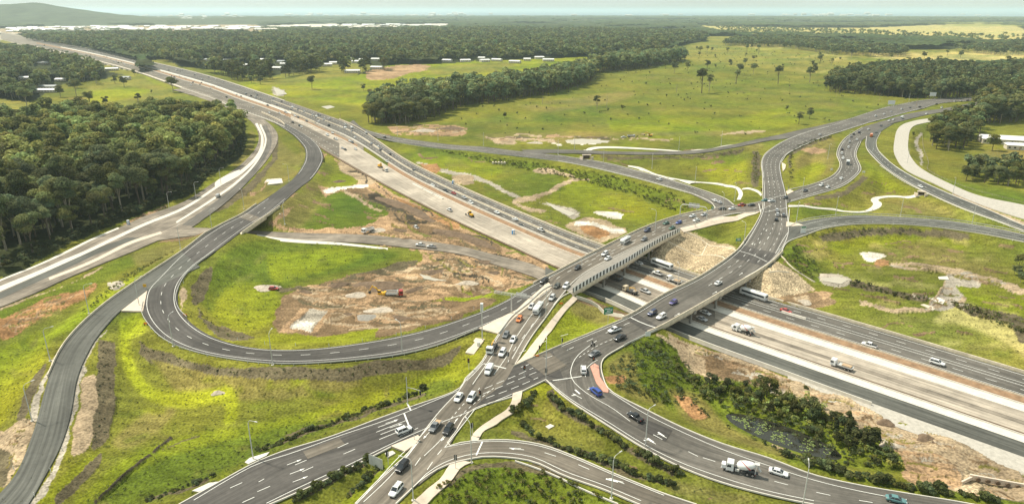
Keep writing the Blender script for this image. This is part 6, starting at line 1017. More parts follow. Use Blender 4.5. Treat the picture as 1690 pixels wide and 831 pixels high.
def rider(loc, rz, lb):
    V = [(0,0,.95),(0,0,1.15),(.08,0,1.35),(.14,0,1.52),(.18,0,1.62),(.2,0,1.76), (.1,.2,1.45),(.28,.28,1.22),(.42,.3,1.1), (.1,-.2,1.45),(.28,-.28,1.22),(.42,-.3,1.1), (.05,.12,.92),(.38,.2,.85),(.18,.2,.45),(.3,.2,.38), (.05,-.12,.92),(.38,-.2,.85),(.18,-.2,.45),(.3,-.2,.38)]
    Ed = [(0,1),(1,2),(2,3),(3,4),(4,5),(3,6),(6,7),(7,8),(3,9),(9,10),(10,11),(0,12),(12,13),(13,14),(14,15),(0,16),(16,17),(17,18),(18,19)]; Rr = [.15,.15,.17,.12,.09,.13,.07,.055,.04,.07,.055,.04,.1,.075,.055,.05,.1,.075,.055,.05]
    o = skin('person', V, Ed, Rr, M['cloth_dark']); o.location = loc; o.rotation_euler = (0, 0, rz); tag(o, lb, 'person'); mb = MB(); mb.tube([(.2, 0, 1.62), (.2, 0, 1.7), (.2, 0, 1.84), (.2, 0, 1.9)], [.1, .15, .13, .05], 12); mb.build('helmet', M['car_black'], o, smooth_=True); return o
def skin(name, V, Ed, Rr, m):
    me = bpy.data.meshes.new(name); me.from_pydata(V, Ed, []); o = bpy.data.objects.new(name, me); COL.objects.link(o); md = o.modifiers.new('Skin', 'SKIN'); me.skin_vertices[0].data[0].use_root = True if me.skin_vertices else False
    for i, r in enumerate(Rr): me.skin_vertices[0].data[i].radius = (r, r)
    s = o.modifiers.new('Sub', 'SUBSURF'); s.levels = 1; s.render_levels = 1; me.materials.append(m); return o
CACHE = {}
def vehicle(kind, colr='white'):
    key = (kind, colr)
    if key in CACHE: return copy_tree(CACHE[key])
    p = M['car_'+colr]
    if kind in ('sedan', 'hatch', 'suv', 'ute', 'van', 'tray'): r = car(kind, p)
    elif kind == 'coach': r = bus(p)
    elif kind == 'minibus': r = bus(p, 7.6, 2.3, 2.9, 'minibus')
    elif kind == 'mixer': r = mixer()
    elif kind == 'excavator': r = excavator()
    elif kind == 'grader': r = roller()
    elif kind == 'moto': r = moto()
    else: r = truck(kind, p)
    CACHE[key] = r; return r
CATS = dict(sedan='car', hatch='car', suv='car', ute='pickup truck', tray='pickup truck', van='van', coach='bus', minibus='bus', mixer='concrete truck', tipper='dump truck', flatbed='truck', water='water truck', box='truck', crane='truck', excavator='excavator', grader='grader', moto='motorcycle')
def put(x, y, kind, colr, dx, dy, lb, lvl='u', grp=None):
    fn = {'u': E, 'm': flat, 'g': G}[lvl]; py = y+3 if y > 300 else y+1.5
    a = on([x, x+dx], [py, py+dy], fn); v = a[1]-a[0]; o = vehicle(kind, colr); o.location = (a[0][0], a[0][1], a[0][2]+(.10 if lvl != 'g' else .05)); hor = math.hypot(v[0], v[1])
    dr = 1.5*np.array([v[0], v[1]])/hor; zf, zb = fn(np.array([a[0][:2]+dr, a[0][:2]-dr])); o.rotation_euler = (0, -math.atan2(zf-zb, 3.0), math.atan2(v[1], v[0])); tag(o, lb, CATS[kind], grp); return o
U = [
 (654,809,'suv','white',-30,36,'large white four wheel drive, nearest car at the bottom of the cross street'),(664,770,'suv','black',-30,34,'dark wagon just behind the nearest white car on the cross street'),(718,704,'tray','grey',-30,38,'dark tray truck carrying pale timber, crossing the junction'),(740,709,'suv','black',-28,38,'black car beside the timber laden tray truck'),
 (667,710,'suv','white',30,-12,'white car waiting at the stop line next to the small concrete island'),(757,655,'sedan','white',-22,36,'silver white sedan, left of the pair entering the junction'),(778,656,'suv','white',-22,34,'white wagon with roof rails, right of the pair entering the junction'),(807,611,'van','white',-20,36,'white van at the stop line above the junction'),
 (829,582,'suv','white',-20,34,'white car right of the truck queueing towards the junction'),(812,575,'crane','white',-22,34,'white truck with a rusty load queueing beside the loop road pad'),(835,552,'hatch','grey',-22,32,'dark grey car behind the rusty load truck'),(847,559,'sedan','white',-20,34,'white sedan in the right queue above the junction'),
 (857,526,'hatch','orange',-22,30,'bright orange hatchback next to the dividing barrier'),(888,511,'minibus','white',-24,32,'white minibus coming off the screened bridge'),(877,505,'hatch','silver',-24,30,'silver car half hidden behind the white minibus'),(911,491,'suv','silver',-26,32,'silver car following the white minibus'),(934,471,'suv','white',-28,28,'white wagon near the end of the screen fence'),
 (919,471,'hatch','olive',-30,26,'small olive brown car in the middle lane before the screen fence'),(898,463,'suv','black',-36,20,'black four wheel drive in the outer lane at the parapet end'),(953,441,'hatch','black',-34,20,'black hatchback alone on the screened bridge'),(1003,425,'sedan','white',-34,20,'white sedan, nearer of the two on the screened bridge'),(998,418,'suv','white',-34,20,'white car hugging the far parapet of the screened bridge'),
 (1032,398,'minibus','white',-34,19,'white coaster bus in the middle of the screened bridge'),(1063,394,'hatch','grey',-36,16,'grey car right of the bus on the screened bridge'),(1068,379,'suv','navy',-36,16,'dark blue car by the far parapet'),(1099,367,'sedan','green',-38,13,'dark green sedan ahead of the blue car near the sign arch'),(1109,375,'sedan','green',-38,14,'very dark green car in the inner lane near the sign arch'),
 (1120,366,'hatch','blue',-38,12,'bright blue hatchback between the green cars and the sign arch'),(1143,355,'sedan','white',-38,9,'white sedan under the sign arch, far lane'),(1149,362,'sedan','white',-38,10,'white sedan beside the right post of the sign arch'),(1162,353,'sedan','silver',-38,8,'silver sedan just past the sign arch'),
 (1088,296,'suv','white',-30,-9,'white wagon climbing the long ramp alone'),(1179,329,'sedan','white',-26,-14,'white sedan at the mouth of the long ramp'),(1187,332,'sedan','silver',-26,-14,'silver sedan behind the one at the ramp mouth'),(1192,343,'sedan','black',-30,2,'black sedan between the ramp mouth and the footpath'),(1208,343,'sedan','white',-34,4,'white sedan left of the orange marked car'),(1224,337,'ute','red',-34,4,'dark red pickup waiting near the far junction'),(1240,337,'sedan','black',-34,4,'black sedan right behind the dark red pickup'),(1262,329,'sedan','teal',-34,5,'teal sedan inside the far junction'),
 (1273,330,'sedan','white',-34,3,'white sedan crossing the middle of the far junction'),(1296,325,'hatch','black',-34,10,'black hatchback at the right corner of the far junction'),(1329,313,'sedan','black',-34,14,'black sedan approaching the far junction from the east road'),(1355,304,'suv','white',-34,18,'white van like car left of the east road bend'),(1366,307,'sedan','white',-34,18,'white sedan on the near side of the east road bend'),(1388,294,'sedan','white',-20,24,'white sedan at the east road bend'),
 (1399,270,'box','grey',2,26,'grey box truck in the S bend of the east road'),(1391,261,'suv','white',1,24,'white car beside the box truck in the S bend'),(1389,253,'suv','white',2,-22,'white car upper left in the S bend'),(1390,246,'sedan','black',4,-22,'black sedan in the S bend'),(1400,243,'suv','white',4,-22,'white car right lane of the S bend'),(1402,234,'suv','silver',8,-22,'silver car at the top of the S bend'),(1414,230,'hatch','white',8,-20,'white hatchback right of the silver car at the S bend top'),(1405,225,'sedan','grey',12,-16,'grey sedan above the S bend'),(1418,218,'suv','navy',16,-12,'navy car farther above the S bend'),(1409,221,'hatch','black',14,-14,'black car following the navy one'),
 (1438,224,'minibus','orange',8,-20,'orange and white bus where the straight ramp leaves the east road'),(1433,213,'hatch','white',16,-10,'white hatchback before the orange bus'),(1446,218,'sedan','grey',14,-14,'grey sedan right of the orange bus'),(1519,306,'sedan','white',26,14,'white sedan alone on the straight ramp at the right'),(1282,346,'suv','silver',6,-26,'silver car first in the queue south of the far junction'),(1283,353,'suv','silver',6,-26,'silver car second in the queue south of the far junction'),(1281,361,'hatch','black',4,-26,'dark car third in the queue south of the far junction'),(1293,354,'suv','grey',3,-26,'grey car in the right lane of the queue'),
 (1353,222,'suv','white',20,-9,'white car on the upper highway left part'),(1445,191,'suv','white',24,-7,'white car on the highway below the first billboard'),(1459,188,'sedan','white',24,-7,'white sedan on the highway right of the first billboard'),(1471,184,'hatch','silver',24,-7,'silver hatchback on the highway between the billboards'),(1488,180,'suv','white',24,-5,'white car on the highway middle stretch'),(1502,177,'sedan','grey',24,-5,'grey sedan on the highway middle stretch'),(1518,176,'suv','black',24,-4,'black car on the highway middle stretch'),(1546,171,'sedan','black',24,-4,'black sedan on the highway near the second billboard'),(1576,167,'suv','white',24,-3,'white car on the highway near the trees'),(1586,166,'sedan','silver',24,-3,'silver sedan on the highway near the trees'),(1597,165,'sedan','black',24,-3,'black sedan vanishing behind the right trees'),
 (1488,195,'box','silver',-22,8,'silver truck on the near carriageway of the highway'),(1467,199,'suv','white',-22,8,'white car left of the silver truck'),(1474,197,'hatch','white',-22,8,'white hatchback just left of the silver truck'),(1554,177,'suv','white',-22,5,'large white car on the near carriageway by the trees'),(1529,187,'sedan','white',-22,6,'white sedan on the near carriageway middle stretch'),(1454,207,'sedan','black',-20,10,'black sedan where the highway carriageways part'),
 (1076,516,'suv','navy',-34,18,'dark blue four wheel drive on the wide bridge'),(1091,522,'suv','white',-34,18,'white car beside the dark blue one on the wide bridge'),(1111,498,'hatch','purple',-34,18,'purple blue hatchback in the middle of the wide bridge'),(1185,466,'sedan','white',32,-20,'white sedan alone on the far half of the wide bridge'),(1014,544,'ute','white',-36,12,'white pickup just off the wide bridge'),(1023,557,'ute','black',-36,16,'black pickup with a loaded tub just off the wide bridge'),(981,583,'sedan','grey',-32,16,'grey sedan heading for the turning lane'),(963,610,'suv','white',-2,-30,'white car stopped beside the pink island'),
 (983,646,'suv','blue',-22,-18,'bright blue car passing the pink island tip'),(1048,688,'ute','black',-26,-16,'black pickup in the foreground curve near the lamp post'),(1222,776,'mixer','white',-34,-8,'white concrete mixer with a red striped drum in the foreground curve'),(1284,779,'sedan','white',30,9,'white sedan just behind the concrete mixer'),(1478,824,'sedan','teal',30,7,'teal sedan at the bottom right edge'),
 (604,218,'sedan','white',-20,-9,'white sedan at the far end of the long ramp'),(635,226,'sedan','black',-20,-6,'black sedan on the far part of the long ramp')]
Mv = [(1054,433,'sedan','white',-30,-11,'white sedan emerging from under the screened bridge'),(1092,438,'coach','white',-30,-11,'long white coach on the motorway between the two bridges'),(1085,450,'ute','white',-30,-11,'white pickup next to the coach between the bridges'),(1112,463,'flatbed','white',-30,-11,'white truck partly hidden by the wide bridge'),(1015,458,'tipper','grey',-30,-11,'dusty brown tipper parked under the screened bridge edge'),(1040,480,'crane','cream',-30,-11,'cream work truck on the site pavement between the bridges'),(1065,480,'ute','silver',30,12,'silver pickup facing the cream work truck'),
 (1158,525,'sedan','silver',30,12,'silver car in the shade of the wide bridge'),(1164,515,'sedan','white',30,12,'white car parked behind the silver one under the wide bridge'),(1243,488,'coach','white',-30,-10,'long white coach coming out right of the wide bridge'),(1226,546,'mixer','white',-30,-10,'white concrete mixer parked on the site pavement right of the wide bridge'),(1297,512,'sedan','red',30,10,'long red car on the motorway right of the second coach'),(1434,569,'ute','white',-30,-9,'white pickup alone on the motorway at the right'),(1546,598,'suv','white',30,9,'white wagon on the motorway near the right edge'),(1388,604,'flatbed','white',-30,-10,'small white flatbed truck on the tan site pavement'),
 (893,378,'ute','white',-30,-13,'white pickup on the motorway before the screened bridge'),(850,360,'sedan','white',-28,-13,'white sedan on the motorway, left of the white pickup'),(860,371,'sedan','black',28,13,'black sedan passing the white sedan on the motorway'),(820,349,'sedan','white',28,13,'white sedan on the motorway below the grassy field'),(777,333,'suv','white',28,13,'white car right of the red one on the motorway'),(766,324,'sedan','silver',28,13,'silver sedan between the red and white motorway cars'),(749,317,'sedan','red',28,13,'small red sedan in the motorway traffic'),(735,314,'suv','black',28,13,'black car left of the red sedan on the motorway'),(714,304,'sedan','white',28,13,'white sedan left of the black car on the motorway'),
 (742,345,'ute','white',-28,-14,'white pickup parked on the tan pavement near the grader'),(636,281,'flatbed','white',28,15,'white work truck on the tan pavement upper part'),(684,281,'sedan','black',28,14,'black sedan on the far lanes above the white drainage blocks'),(639,266,'sedan','white',28,15,'white sedan on the far motorway lanes near the pasture'),(643,254,'sedan','black',-26,-14,'black sedan hugging the far motorway barrier'),(628,247,'suv','grey',-26,-14,'grey car on the far motorway lanes'),(624,242,'suv','white',-26,-14,'white car on the far motorway lanes'),(613,237,'suv','silver',-26,-14,'silver car on the far motorway lanes'),
 (607,380,'tipper','white',-30,8,'white tipper truck on the site track beyond the overpass'),(686,374,'ute','white',-26,-10,'white pickup parked on the dirt above the site track'),(694,403,'ute','white',-30,-3,'white pickup, left of the pair on the site track'),(712,406,'ute','silver',-30,-3,'silver pickup, right of the pair on the site track'),(360,322,'van','silver',16,-16,'silver van on the dusty site carriageway'),(776,354,'grader','white',-28,-14,'yellow grader on the brown verge of the motorway'),(627,275,'excavator','white',28,14,'small yellow excavator on the brown verge upper part')]
Gv = [(630,486,'excavator','white',-30,-3,'yellow excavator with raised boom beside the red cab tipper'),(652,485,'tipper','red',30,-1,'tipper truck with a red cab and white tray at the excavation'),(452,475,'hatch','red',20,0,'small red car beside the rubble heap in the loop'),(1029,226,'ute','white',-20,0,'white pickup at the far works by the pond'),(1042,225,'tipper','silver',20,0,'grey tipper at the far works by the pond'),(1073,224,'excavator','white',-20,-1,'yellow excavator at the far works by the pond')]
for v in U: put(*v, lvl='u')
for v in Mv: put(*v, lvl='m')
for v in Gv: put(*v, lvl='g')
mo = put(978,567,'moto','black',-34,14,'black motorcycle with a rider passing the grey sedan'); rider(tuple(mo.location), mo.rotation_euler[2], 'rider in dark clothing and black helmet leaning on the handlebar')
for i in range(130):
    X = random.uniform(120, 590); f = random.choice([.1, .2, .33, .5, .62, .75]); p = mw([X], f)[0]; q = mw([X+6], f)[0]; s = 1 if f > .4 else -1; o = vehicle(random.choice(['sedan', 'suv', 'suv', 'ute', 'van']), random.choice(['white', 'white', 'silver', 'white', 'black', 'grey'])); o.location = (p[0], p[1], .1); o.rotation_euler = (0, 0, math.atan2((q-p)[1]*s, (q-p)[0]*s)); tag(o, 'car in the stream of traffic on the far stretch of motorway', 'car', 'cars on the far stretch of motorway')
# ================================================================ LAMPS, SIGNS
def lamp(arm=2.4, double=False, H=12.):
    r = empty('street_lamp'); mb = MB(); mb.tube([(0, 0, -.3), (0, 0, 1), (0, 0, H-1.2)], [.2, .16, .11], 8); mb.build('pole', M['steel'], r); mb = MB(); mb.tube([(0, 0, -.4), (0, 0, .18)], [.5, .45], 10); mb.build('base', M['concrete_pale'], r)
    for s in ((1, -1) if double else (1,)):
        mb = MB(); mb.tube([(0, 0, H-1.25), (s*.15, 0, H-.6), (s*.7, 0, H-.15), (s*arm, 0, H)], [.08, .07, .06, .05], 6); mb.build('arm', M['steel'], r); mb = MB(); mb.box((s*(arm+.3), 0, H), (.95, .32, .14), top=(.8, .7)); mb.build('lamp_head', M['steel'], r, bevel=.03)
    return r
LP = [(53,694,28,-12),(147,517,20,-3),(83,595,20,-4),(230,505,20,-6),(286,571,14,-10),(450,602,8,-10),(664,584,-10,-6),(418,757,14,4),(778,763,-8,-10),(682,825,-26,-6),(1009,822,14,-10),(1065,738,24,-14),(1324,838,-2,-20),(280,348,20,0),(324,330,20,0),(365,305,20,-2),(350,378,20,0),(403,345,-16,0),(298,410,8,-6),(477,299,-10,4),(470,370,6,-8),(996,266,4,8),(948,248,0,8),(921,254,0,8),(1076,278,0,8),(1147,302,-4,10),(1212,332,-8,6),(1192,352,-12,-8),(1081,383,-18,-4),(1147,375,-14,-4),(1227,406,-30,-6),(1314,367,6,12),(1379,355,8,6),(1486,356,8,4),(1604,370,8,4),(1572,322,-8,4),(1323,326,0,-10),(901,523,-14,-4),(1118,478,-6,-8),(959,467,-12,-6),(901,620,0,-12),(1497,270,-10,2),(1440,250,-10,2),(1600,158,0,6),(1540,161,0,6),(1500,168,0,6),(1260,300,10,0),(723,232,2,8),(798,240,2,8),(656,224,3,8),(1120,250,0,-8),(1190,240,0,-8),(1400,238,10,2),(1366,262,8,4)]
l0 = lamp(); l1 = True
for i, (x, y, dx, dy) in enumerate(LP):
    o = l0 if l1 else copy_tree(l0); l1 = False; p = on([x, x+dx], [y, y+dy], G); o.location = tuple(p[0]); v = p[1]-p[0]; o.rotation_euler = (0, 0, math.atan2(v[1], v[0]))
    near = sorted(((abs(x-a)+abs(y-b), n) for a, b, n in [(53,694,'the left slip road at the frame edge'),(147,517,'the left slip road near the orange dirt'),(83,595,'the outer side of the left slip road bend'),(230,505,'the triangular island at the loop'),(286,571,'the guard rail at the loop entry'),(450,602,'the bottom of the loop road'),(664,584,'the right part of the loop road'),(418,757,'the north side of the west arm road'),(778,763,'the footpath crossing of the bottom curve road'),(682,825,'the cross street at the bottom edge'),(1009,822,'the bottom curve road and its scrub'),(1065,738,'the foreground curve near the black pickup'),(1324,838,'the foreground curve behind the white sedan'),(1118,478,'the far parapet of the wide bridge'),(901,523,'the footpath below the minibus')]))[0]
    tag(o, ('grey street lamp standing beside '+near[1]) if near[0] < 3 else 'slim grey street lamp beside a road farther out', 'street lamp', 'street lamps')
def signal():
    r = empty('traffic_light'); mb = MB(); mb.tube([(0, 0, -.3), (0, 0, 4.2)], .08, 8); mb.build('pole', M['steel'], r); mb = MB(); mb.box((.22, 0, 3.5), (.3, .42, 1.25)); h = mb.build('signal_head', M['black_plastic'], r, bevel=.03); mb = MB(); mb.box((.2, 0, 3.5), (.04, .75, 1.6)); mb.build('backing_board', M['black_plastic'], r)
    for z, m in ((3.9, 'lamp_r'), (3.5, 'orange'), (3.1, 'green_sign')): mb = MB(); mb.tube([(.36, 0, z), (.42, 0, z)], .12, 10); mb.build('lens', M[m], h)
    return r
s0 = signal(); fs = True
for x, y, a, lb in [(684,727,2.4,'on the small concrete island of the west arm'),(641,768,2.2,'in the grass left of the cross street'),(793,664,-2,'at the right corner of the junction'),(780,720,2,'at the end of the curving footpath'),(752,774,1.5,'beside the footpath at the bottom curve'),(838,600,1.2,'between the queue and the long footpath'),(865,622,-1.2,'on the corner below the long footpath'),(889,588,0,'at the left of the grass wedge'),(927,576,0,'in the middle edge of the grass wedge'),(774,610,-2,'on the kerb left of the white van'),(979,607,-1.6,'on the pink island'),(901,628,1.5,'at the tip of the foreground wedge'),(1300,318,0,'at the north east corner of the far junction'),(1302,340,1,'at the south east corner of the far junction'),(1256,322,-2,'at the north west corner of the far junction'),(1256,352,2,'at the south west corner of the far junction'),(1195,355,1,'on the island beside the screened bridge road')]:
    o = s0 if fs else copy_tree(s0); fs = False; p = up_g(x, y)[0]; o.location = tuple(p); o.rotation_euler = (0, 0, a); tag(o, 'black traffic light '+lb, 'traffic light', 'traffic lights')
def frame_at(x, y, fn=G): return on([x], [y], fn)[0]
# mast arm signal on the north side of the west arm
p = frame_at(673, 669); r = empty('mast_arm_traffic_light', tuple(p)); tag(r, 'tall mast holding a traffic light on its side arm, north of the stop line', 'traffic light')
mb = MB(); mb.tube([(0,0,-.3),(0,0,9.5)], [.16,.1], 8); mb.build('pole', M['steel'], r); mb = MB(); mb.tube([(0,0,6.2),(2.2,-1,6.3),(4.2,-2,6.2)], [.1,.08,.06], 6); mb.build('arm', M['steel'], r); mb = MB(); mb.box((4.2,-2.2,5.6), (.5,.4,1.3)); mb.build('signal_head', M['black_plastic'], r, bevel=.03)
# arch gantry over the screened bridge road
a = frame_at(1122, 357, E); b = frame_at(1166, 363, E); r = empty('arch_gantry', tuple(a)); tag(r, 'white steel arch gantry holding three sign panels over the bridge road', 'gantry'); v = b-a; L = np.linalg.norm(v[:2]); u = v/L
pts = [(0,0,0),(0,0,5.2)]+[tuple(u*2.0*(1-math.cos(t))+np.array([0,0,5.2+2.0*math.sin(t)])) for t in np.linspace(.4, 1.57, 4)]+[tuple(u*(L-2.0+2.0*math.sin(t))+np.array([0,0,5.2+2.0*math.cos(t)])) for t in np.linspace(0, 1.57, 5)]+[tuple(u*L)]
mb = MB(); mb.tube(pts, .24, 10); mb.build('arch_frame', M['steel'], r); ang = math.atan2(u[1], u[0])
for k, c in enumerate((.36, .5, .64)):
    q = u*L*c; mb = MB(); mb.box((q[0], q[1], 7.3), (L*.125, .12, 2.6), rz=ang); mb.build('sign_panel', M['steel'], r)
# long cantilever gantry above the loop merge
a = frame_at(844, 516, E); b = frame_at(906, 516, E); r = empty('cantilever_gantry', tuple(a)); tag(r, 'grey truss gantry reaching over the road where loop and bridge road merge', 'gantry'); q0 = at_z(813, 484, 14.5); q1 = at_z(880, 499, 14.5)
mb = MB(); mb.tube([(0,0,-.3),(0,0,7.6)], [.26,.22], 10); mb.build('pole', M['steel'], r); ux = np.array([.93, -.36]); mb = MB()
for s in (-.35, .35):
    for z in (7.2, 8.0): mb.tube([(-7*ux[0]-s*ux[1], -7*ux[1]+s*ux[0], z), (9*ux[0]-s*ux[1], 9*ux[1]+s*ux[0], z)], .08, 5)
for k in np.linspace(-7, 9, 13): mb.tube([(k*ux[0], k*ux[1], 7.2), ((k+.6)*ux[0], (k+.6)*ux[1], 8.0)], .06, 4)
mb.build('truss', M['steel'], r); mb = MB(); mb.box((4*ux[0], 4*ux[1]+.5, 7.7), (4.2, .12, 1.8), rz=math.atan2(ux[1], ux[0])); mb.build('sign_panel', M['steel'], r)
# tall pole with white message board
p = frame_at(796, 561); r = empty('message_board_pole', tuple(p)); tag(r, 'tall grey pole with a white electronic board near its top beside the loop road', 'sign'); mb = MB(); mb.tube([(0,0,-.3),(0,0,14)], [.22,.16], 8); mb.build('pole', M['steel'], r); mb = MB(); mb.box((0,0,12.6), (1.0,.9,3.0)); mb.build('board', M['white_sign'], r, bevel=.05); mb = MB(); mb.box((0,-.47,12.6), (.5,.05,2.4)); mb.build('display', M['steel'], r)
p = frame_at(790, 572); r = empty('control_cabinet', tuple(p)); tag(r, 'pale control cabinet on the concrete pad by the tall pole', 'cabinet'); mb = MB(); mb.box((0,0,1.0), (1.1,.8,1.6)); mb.build('cabinet_body', M['steel'], r, bevel=.04); mb = MB(); mb.box((0,-.42,1.0), (.9,.04,1.4)); mb.build('door', M['white_sign'], r)
def sign(x, y, w, h, H, m, lb, ang=0., posts=2, back=False, fn=G, cat='sign', name='road_sign', inner=None):
    p = frame_at(x, y, fn); r = empty(name, tuple(p), ang); tag(r, lb, cat)
    for s in ((-1, 1) if posts == 2 else (0,)): mb = MB(); mb.tube([(s*w*.35, .06, -.2), (s*w*.35, .06, H)], .06, 6); mb.build('post', M['steel'], r)
    mb = MB(); mb.box((0, -.03, H-h/2), (w, .06, h)); pn = mb.build('sign_panel', M['steel'] if back else M[m], r, bevel=.01)
    if inner and not back:
        mb = MB()
        for (cx, cz, ww, hh) in inner: mb.box((cx*w, -.075, H-h/2+cz*h), (ww*w, .03, hh*h))
        mb.build('legend', M['white_sign'] if m != 'white_sign' else M['green_sign'], pn)
    return r
lines = [(-.1,.28,.6,.12),(.1,.02,.55,.12),(-.05,-.25,.6,.12),(.36,.1,.06,.4)]
sign(1003, 538, 3.6, 2.6, 7.5, 'green_sign', 'green direction sign on a post in the grass wedge between the bridges', .3, 1, inner=lines); sign(1218, 402, 2.8, 1.6, 3.0, 'green_sign', 'small green sign in the grass left of the main road', .2, inner=lines); sign(1325, 386, 2.8, 3.6, 4.2, 'white_sign', 'white board with a green top at the start of the ring road', .1, inner=[(0,.35,.9,.2)])
sign(621, 775, 4.6, 3.0, 4.0, 'green_sign', 'grey back of a road sign in the grass left of the cross street', 2.6, back=True); sign(1069, 556, 2.0, 1.8, 2.2, 'white_sign', 'small white board at the near corner of the wide bridge', .2); sign(1287, 416, 1.6, .9, 1.8, 'white_sign', 'small white sign at the far near corner of the wide bridge', .2)
sign(240, 478, 1.3, 1.3, 2.6, 'yellow', 'yellow warning sign at the tip of the triangular island', .2, 1); sign(1372, 283, 2.2, 1.2, 2.4, 'white_sign', 'white sign at the right end of the oval island', .4); sign(1425, 287, 2.2, 1.2, 2.2, 'white_sign', 'white sign at the foot of the S bend', .2); sign(1470, 178, 8, 5, 9, 'white_sign', 'large pale billboard left above the highway', -.2, back=False, name='billboard'); sign(1538, 165, 8, 5, 10, 'white_sign', 'large billboard with a dark frame beside the highway trees', -.2, name='billboard'); sign(1175, 352, 1.4, 1.8, 4.2, 'green_sign', 'small green sign beyond the sign arch', .1, 1, inner=lines)
for x, y, lb in [(306,522,'orange barrier board on the inner side of the loop entry'),(241,536,'orange barrier board on the outer side of the loop entry'),(926,503,'orange mesh barrier at the end of the screen fence'),(1225,342,'orange barrier board near the dark red pickup'),(886,590,'small yellow orange marker at the left of the grass wedge')]:
    p = frame_at(x, y); r = empty('barrier_board', tuple(p)); tag(r, lb, 'barrier board'); mb = MB(); mb.box((0,0,.7), (1.5,.1,.7)); mb.build('board', M['orange'], r, bevel=.02)
    for s in (-.6, .6): mb = MB(); mb.box((s,0,.3), (.1,.5,.8)); mb.build('leg', M['steel_dark'], r)
for x, y, lb in [(212,370,'blue portable toilet beside the forest edge'),(748,303,'blue portable toilet beside the motorway near the dirt patch'),(847,386,'blue portable toilet on the edge of the tan pavement')]:
    p = frame_at(x, y, flat); r = empty('portable_toilet', tuple(p), .4); tag(r, lb, 'portable toilet'); mb = MB(); mb.box((0,0,1.15), (1.3,1.3,2.3)); mb.build('cabin_body', M['blue_plastic'], r, bevel=.05); mb = MB(); mb.box((0,0,2.38), (1.4,1.4,.16), top=(.8,.8)); mb.build('roof', M['white_sign'], r); mb = MB(); mb.box((0,-.67,1.1), (.8,.05,1.9)); mb.build('door', M['white_sign'], r)
# soil heaps, rubble
def heap(x, y, rx, ry, h, m, lb, a=0., fn=G, name='soil_heap'):
    p = frame_at(x, y, fn); n, k = 22, 8; V = []; rg = random.Random(x*7+y)
    for j in range(k+1):
        t = j/k
        for i in range(n): an = 2*math.pi*i/n; f = (1-t)*(1+.18*math.sin(3*an+x)+rg.uniform(-.06, .06)); X, Y = rx*f*math.cos(an), ry*f*math.sin(an); V.append((X*math.cos(a)-Y*math.sin(a), X*math.sin(a)+Y*math.cos(a), h*(t**.8)*(1+rg.uniform(-.05, .05))-.15))
    F = [(j*n+i, j*n+(i+1) % n, (j+1)*n+(i+1) % n, (j+1)*n+i) for j in range(k) for i in range(n)]
    o = npmesh(name, np.array(V), F, M[m], smooth_=False); o.location = tuple(p); tag(o, lb, 'heap'); return o
heap(440,475,6,4,1.6,'rubble','pale rubble heap in the grass of the loop'); heap(628,472,12,7,2.2,'soil','big dark earth mound behind the yellow excavator'); heap(588,488,6,4,1.6,'rubble','pale gravel heap left of the excavator'); heap(603,523,5,3.5,1.0,'concrete_dark','small grey gravel heap below the excavator'); heap(632,512,8,4,1.0,'rubble','long low sand heap in the excavation')
heap(798,433,5,4,1.4,'soil','dark spoil heap beside the sand pad'); heap(655,381,6,4,1.8,'soil','brown spoil heap beside the site track'); heap(625,380,5,4,1.4,'rubble','orange sand heap right of the white tipper'); heap(1462,697,2.6,2.2,1.1,'soil','dark spoil heap on the sand beside the motorway, left one'); heap(1530,724,3,2.6,1.4,'soil','dark spoil heap on the sand beside the motorway, right one'); heap(1467,733,3,2,1.0,'rubble','pale rubble beyond the bush tips')
heap(700,217,16,8,3,'rubble','brown spoil heaps at the far works left of the pond'); heap(745,212,14,8,2.5,'soil','dark mound at the far works'); heap(884,236,8,5,1.6,'rubble','spoil heap between the far pond and ramp'); heap(1325,498,4,3,1.,'rubble','pale sand pile beside the rock cone'); heap(360,648,2.4,1.6,1.0,'rubble','pale rock headwall in the mown grass'); heap(1365,455,5,3,1.2,'rubble','rocks at the head of the grey pond')
for x_, y_, a_, h_, m_, lb_ in [(560,470,5,1.6,'soil','low earth bank at the upper left of the excavation'),(690,478,6,1.8,'soil','brown spoil bank right of the red cab tipper'),(720,450,7,1.8,'soil','long spoil bank near the orange rimmed pad'),(770,468,6,1.4,'rubble','pale spoil bank close to the loop road barrier'),(575,520,4,1.2,'soil','little spoil heap right of the gravel pad'),(660,525,5,1.3,'soil','brown bank above the loop road verge'),(500,482,4,1.2,'soil','small earth heap left of the excavation track'),(810,452,5,1.5,'soil','spoil bank below the site track end'),(560,300,5,1.6,'soil','earth bank beside the upper dirt slope'),(670,395,4,1.2,'soil','small heap beside the parked white pickup')]:
    heap(x_, y_, a_, a_*.55, h_, m_, lb_, random.uniform(-.5, .9))
for k, (x0, y0, x1, y1) in enumerate([(620,322,725,368),(700,374,820,408)]):
    a, b = at_z(x0, y0), at_z(x1, y1); c = (a+b)/2; px_2, py_2 = to_px(np.array([c[0], c[1], 0.])); heap(float(px_2), float(py_2), np.linalg.norm(b-a)/2, 5, 2.0, 'soil', ('long dark earth windrow across the orange dirt', 'lower brown earth windrow beside the motorway')[k], math.atan2(*(b-a)[::-1]), fn=flat)
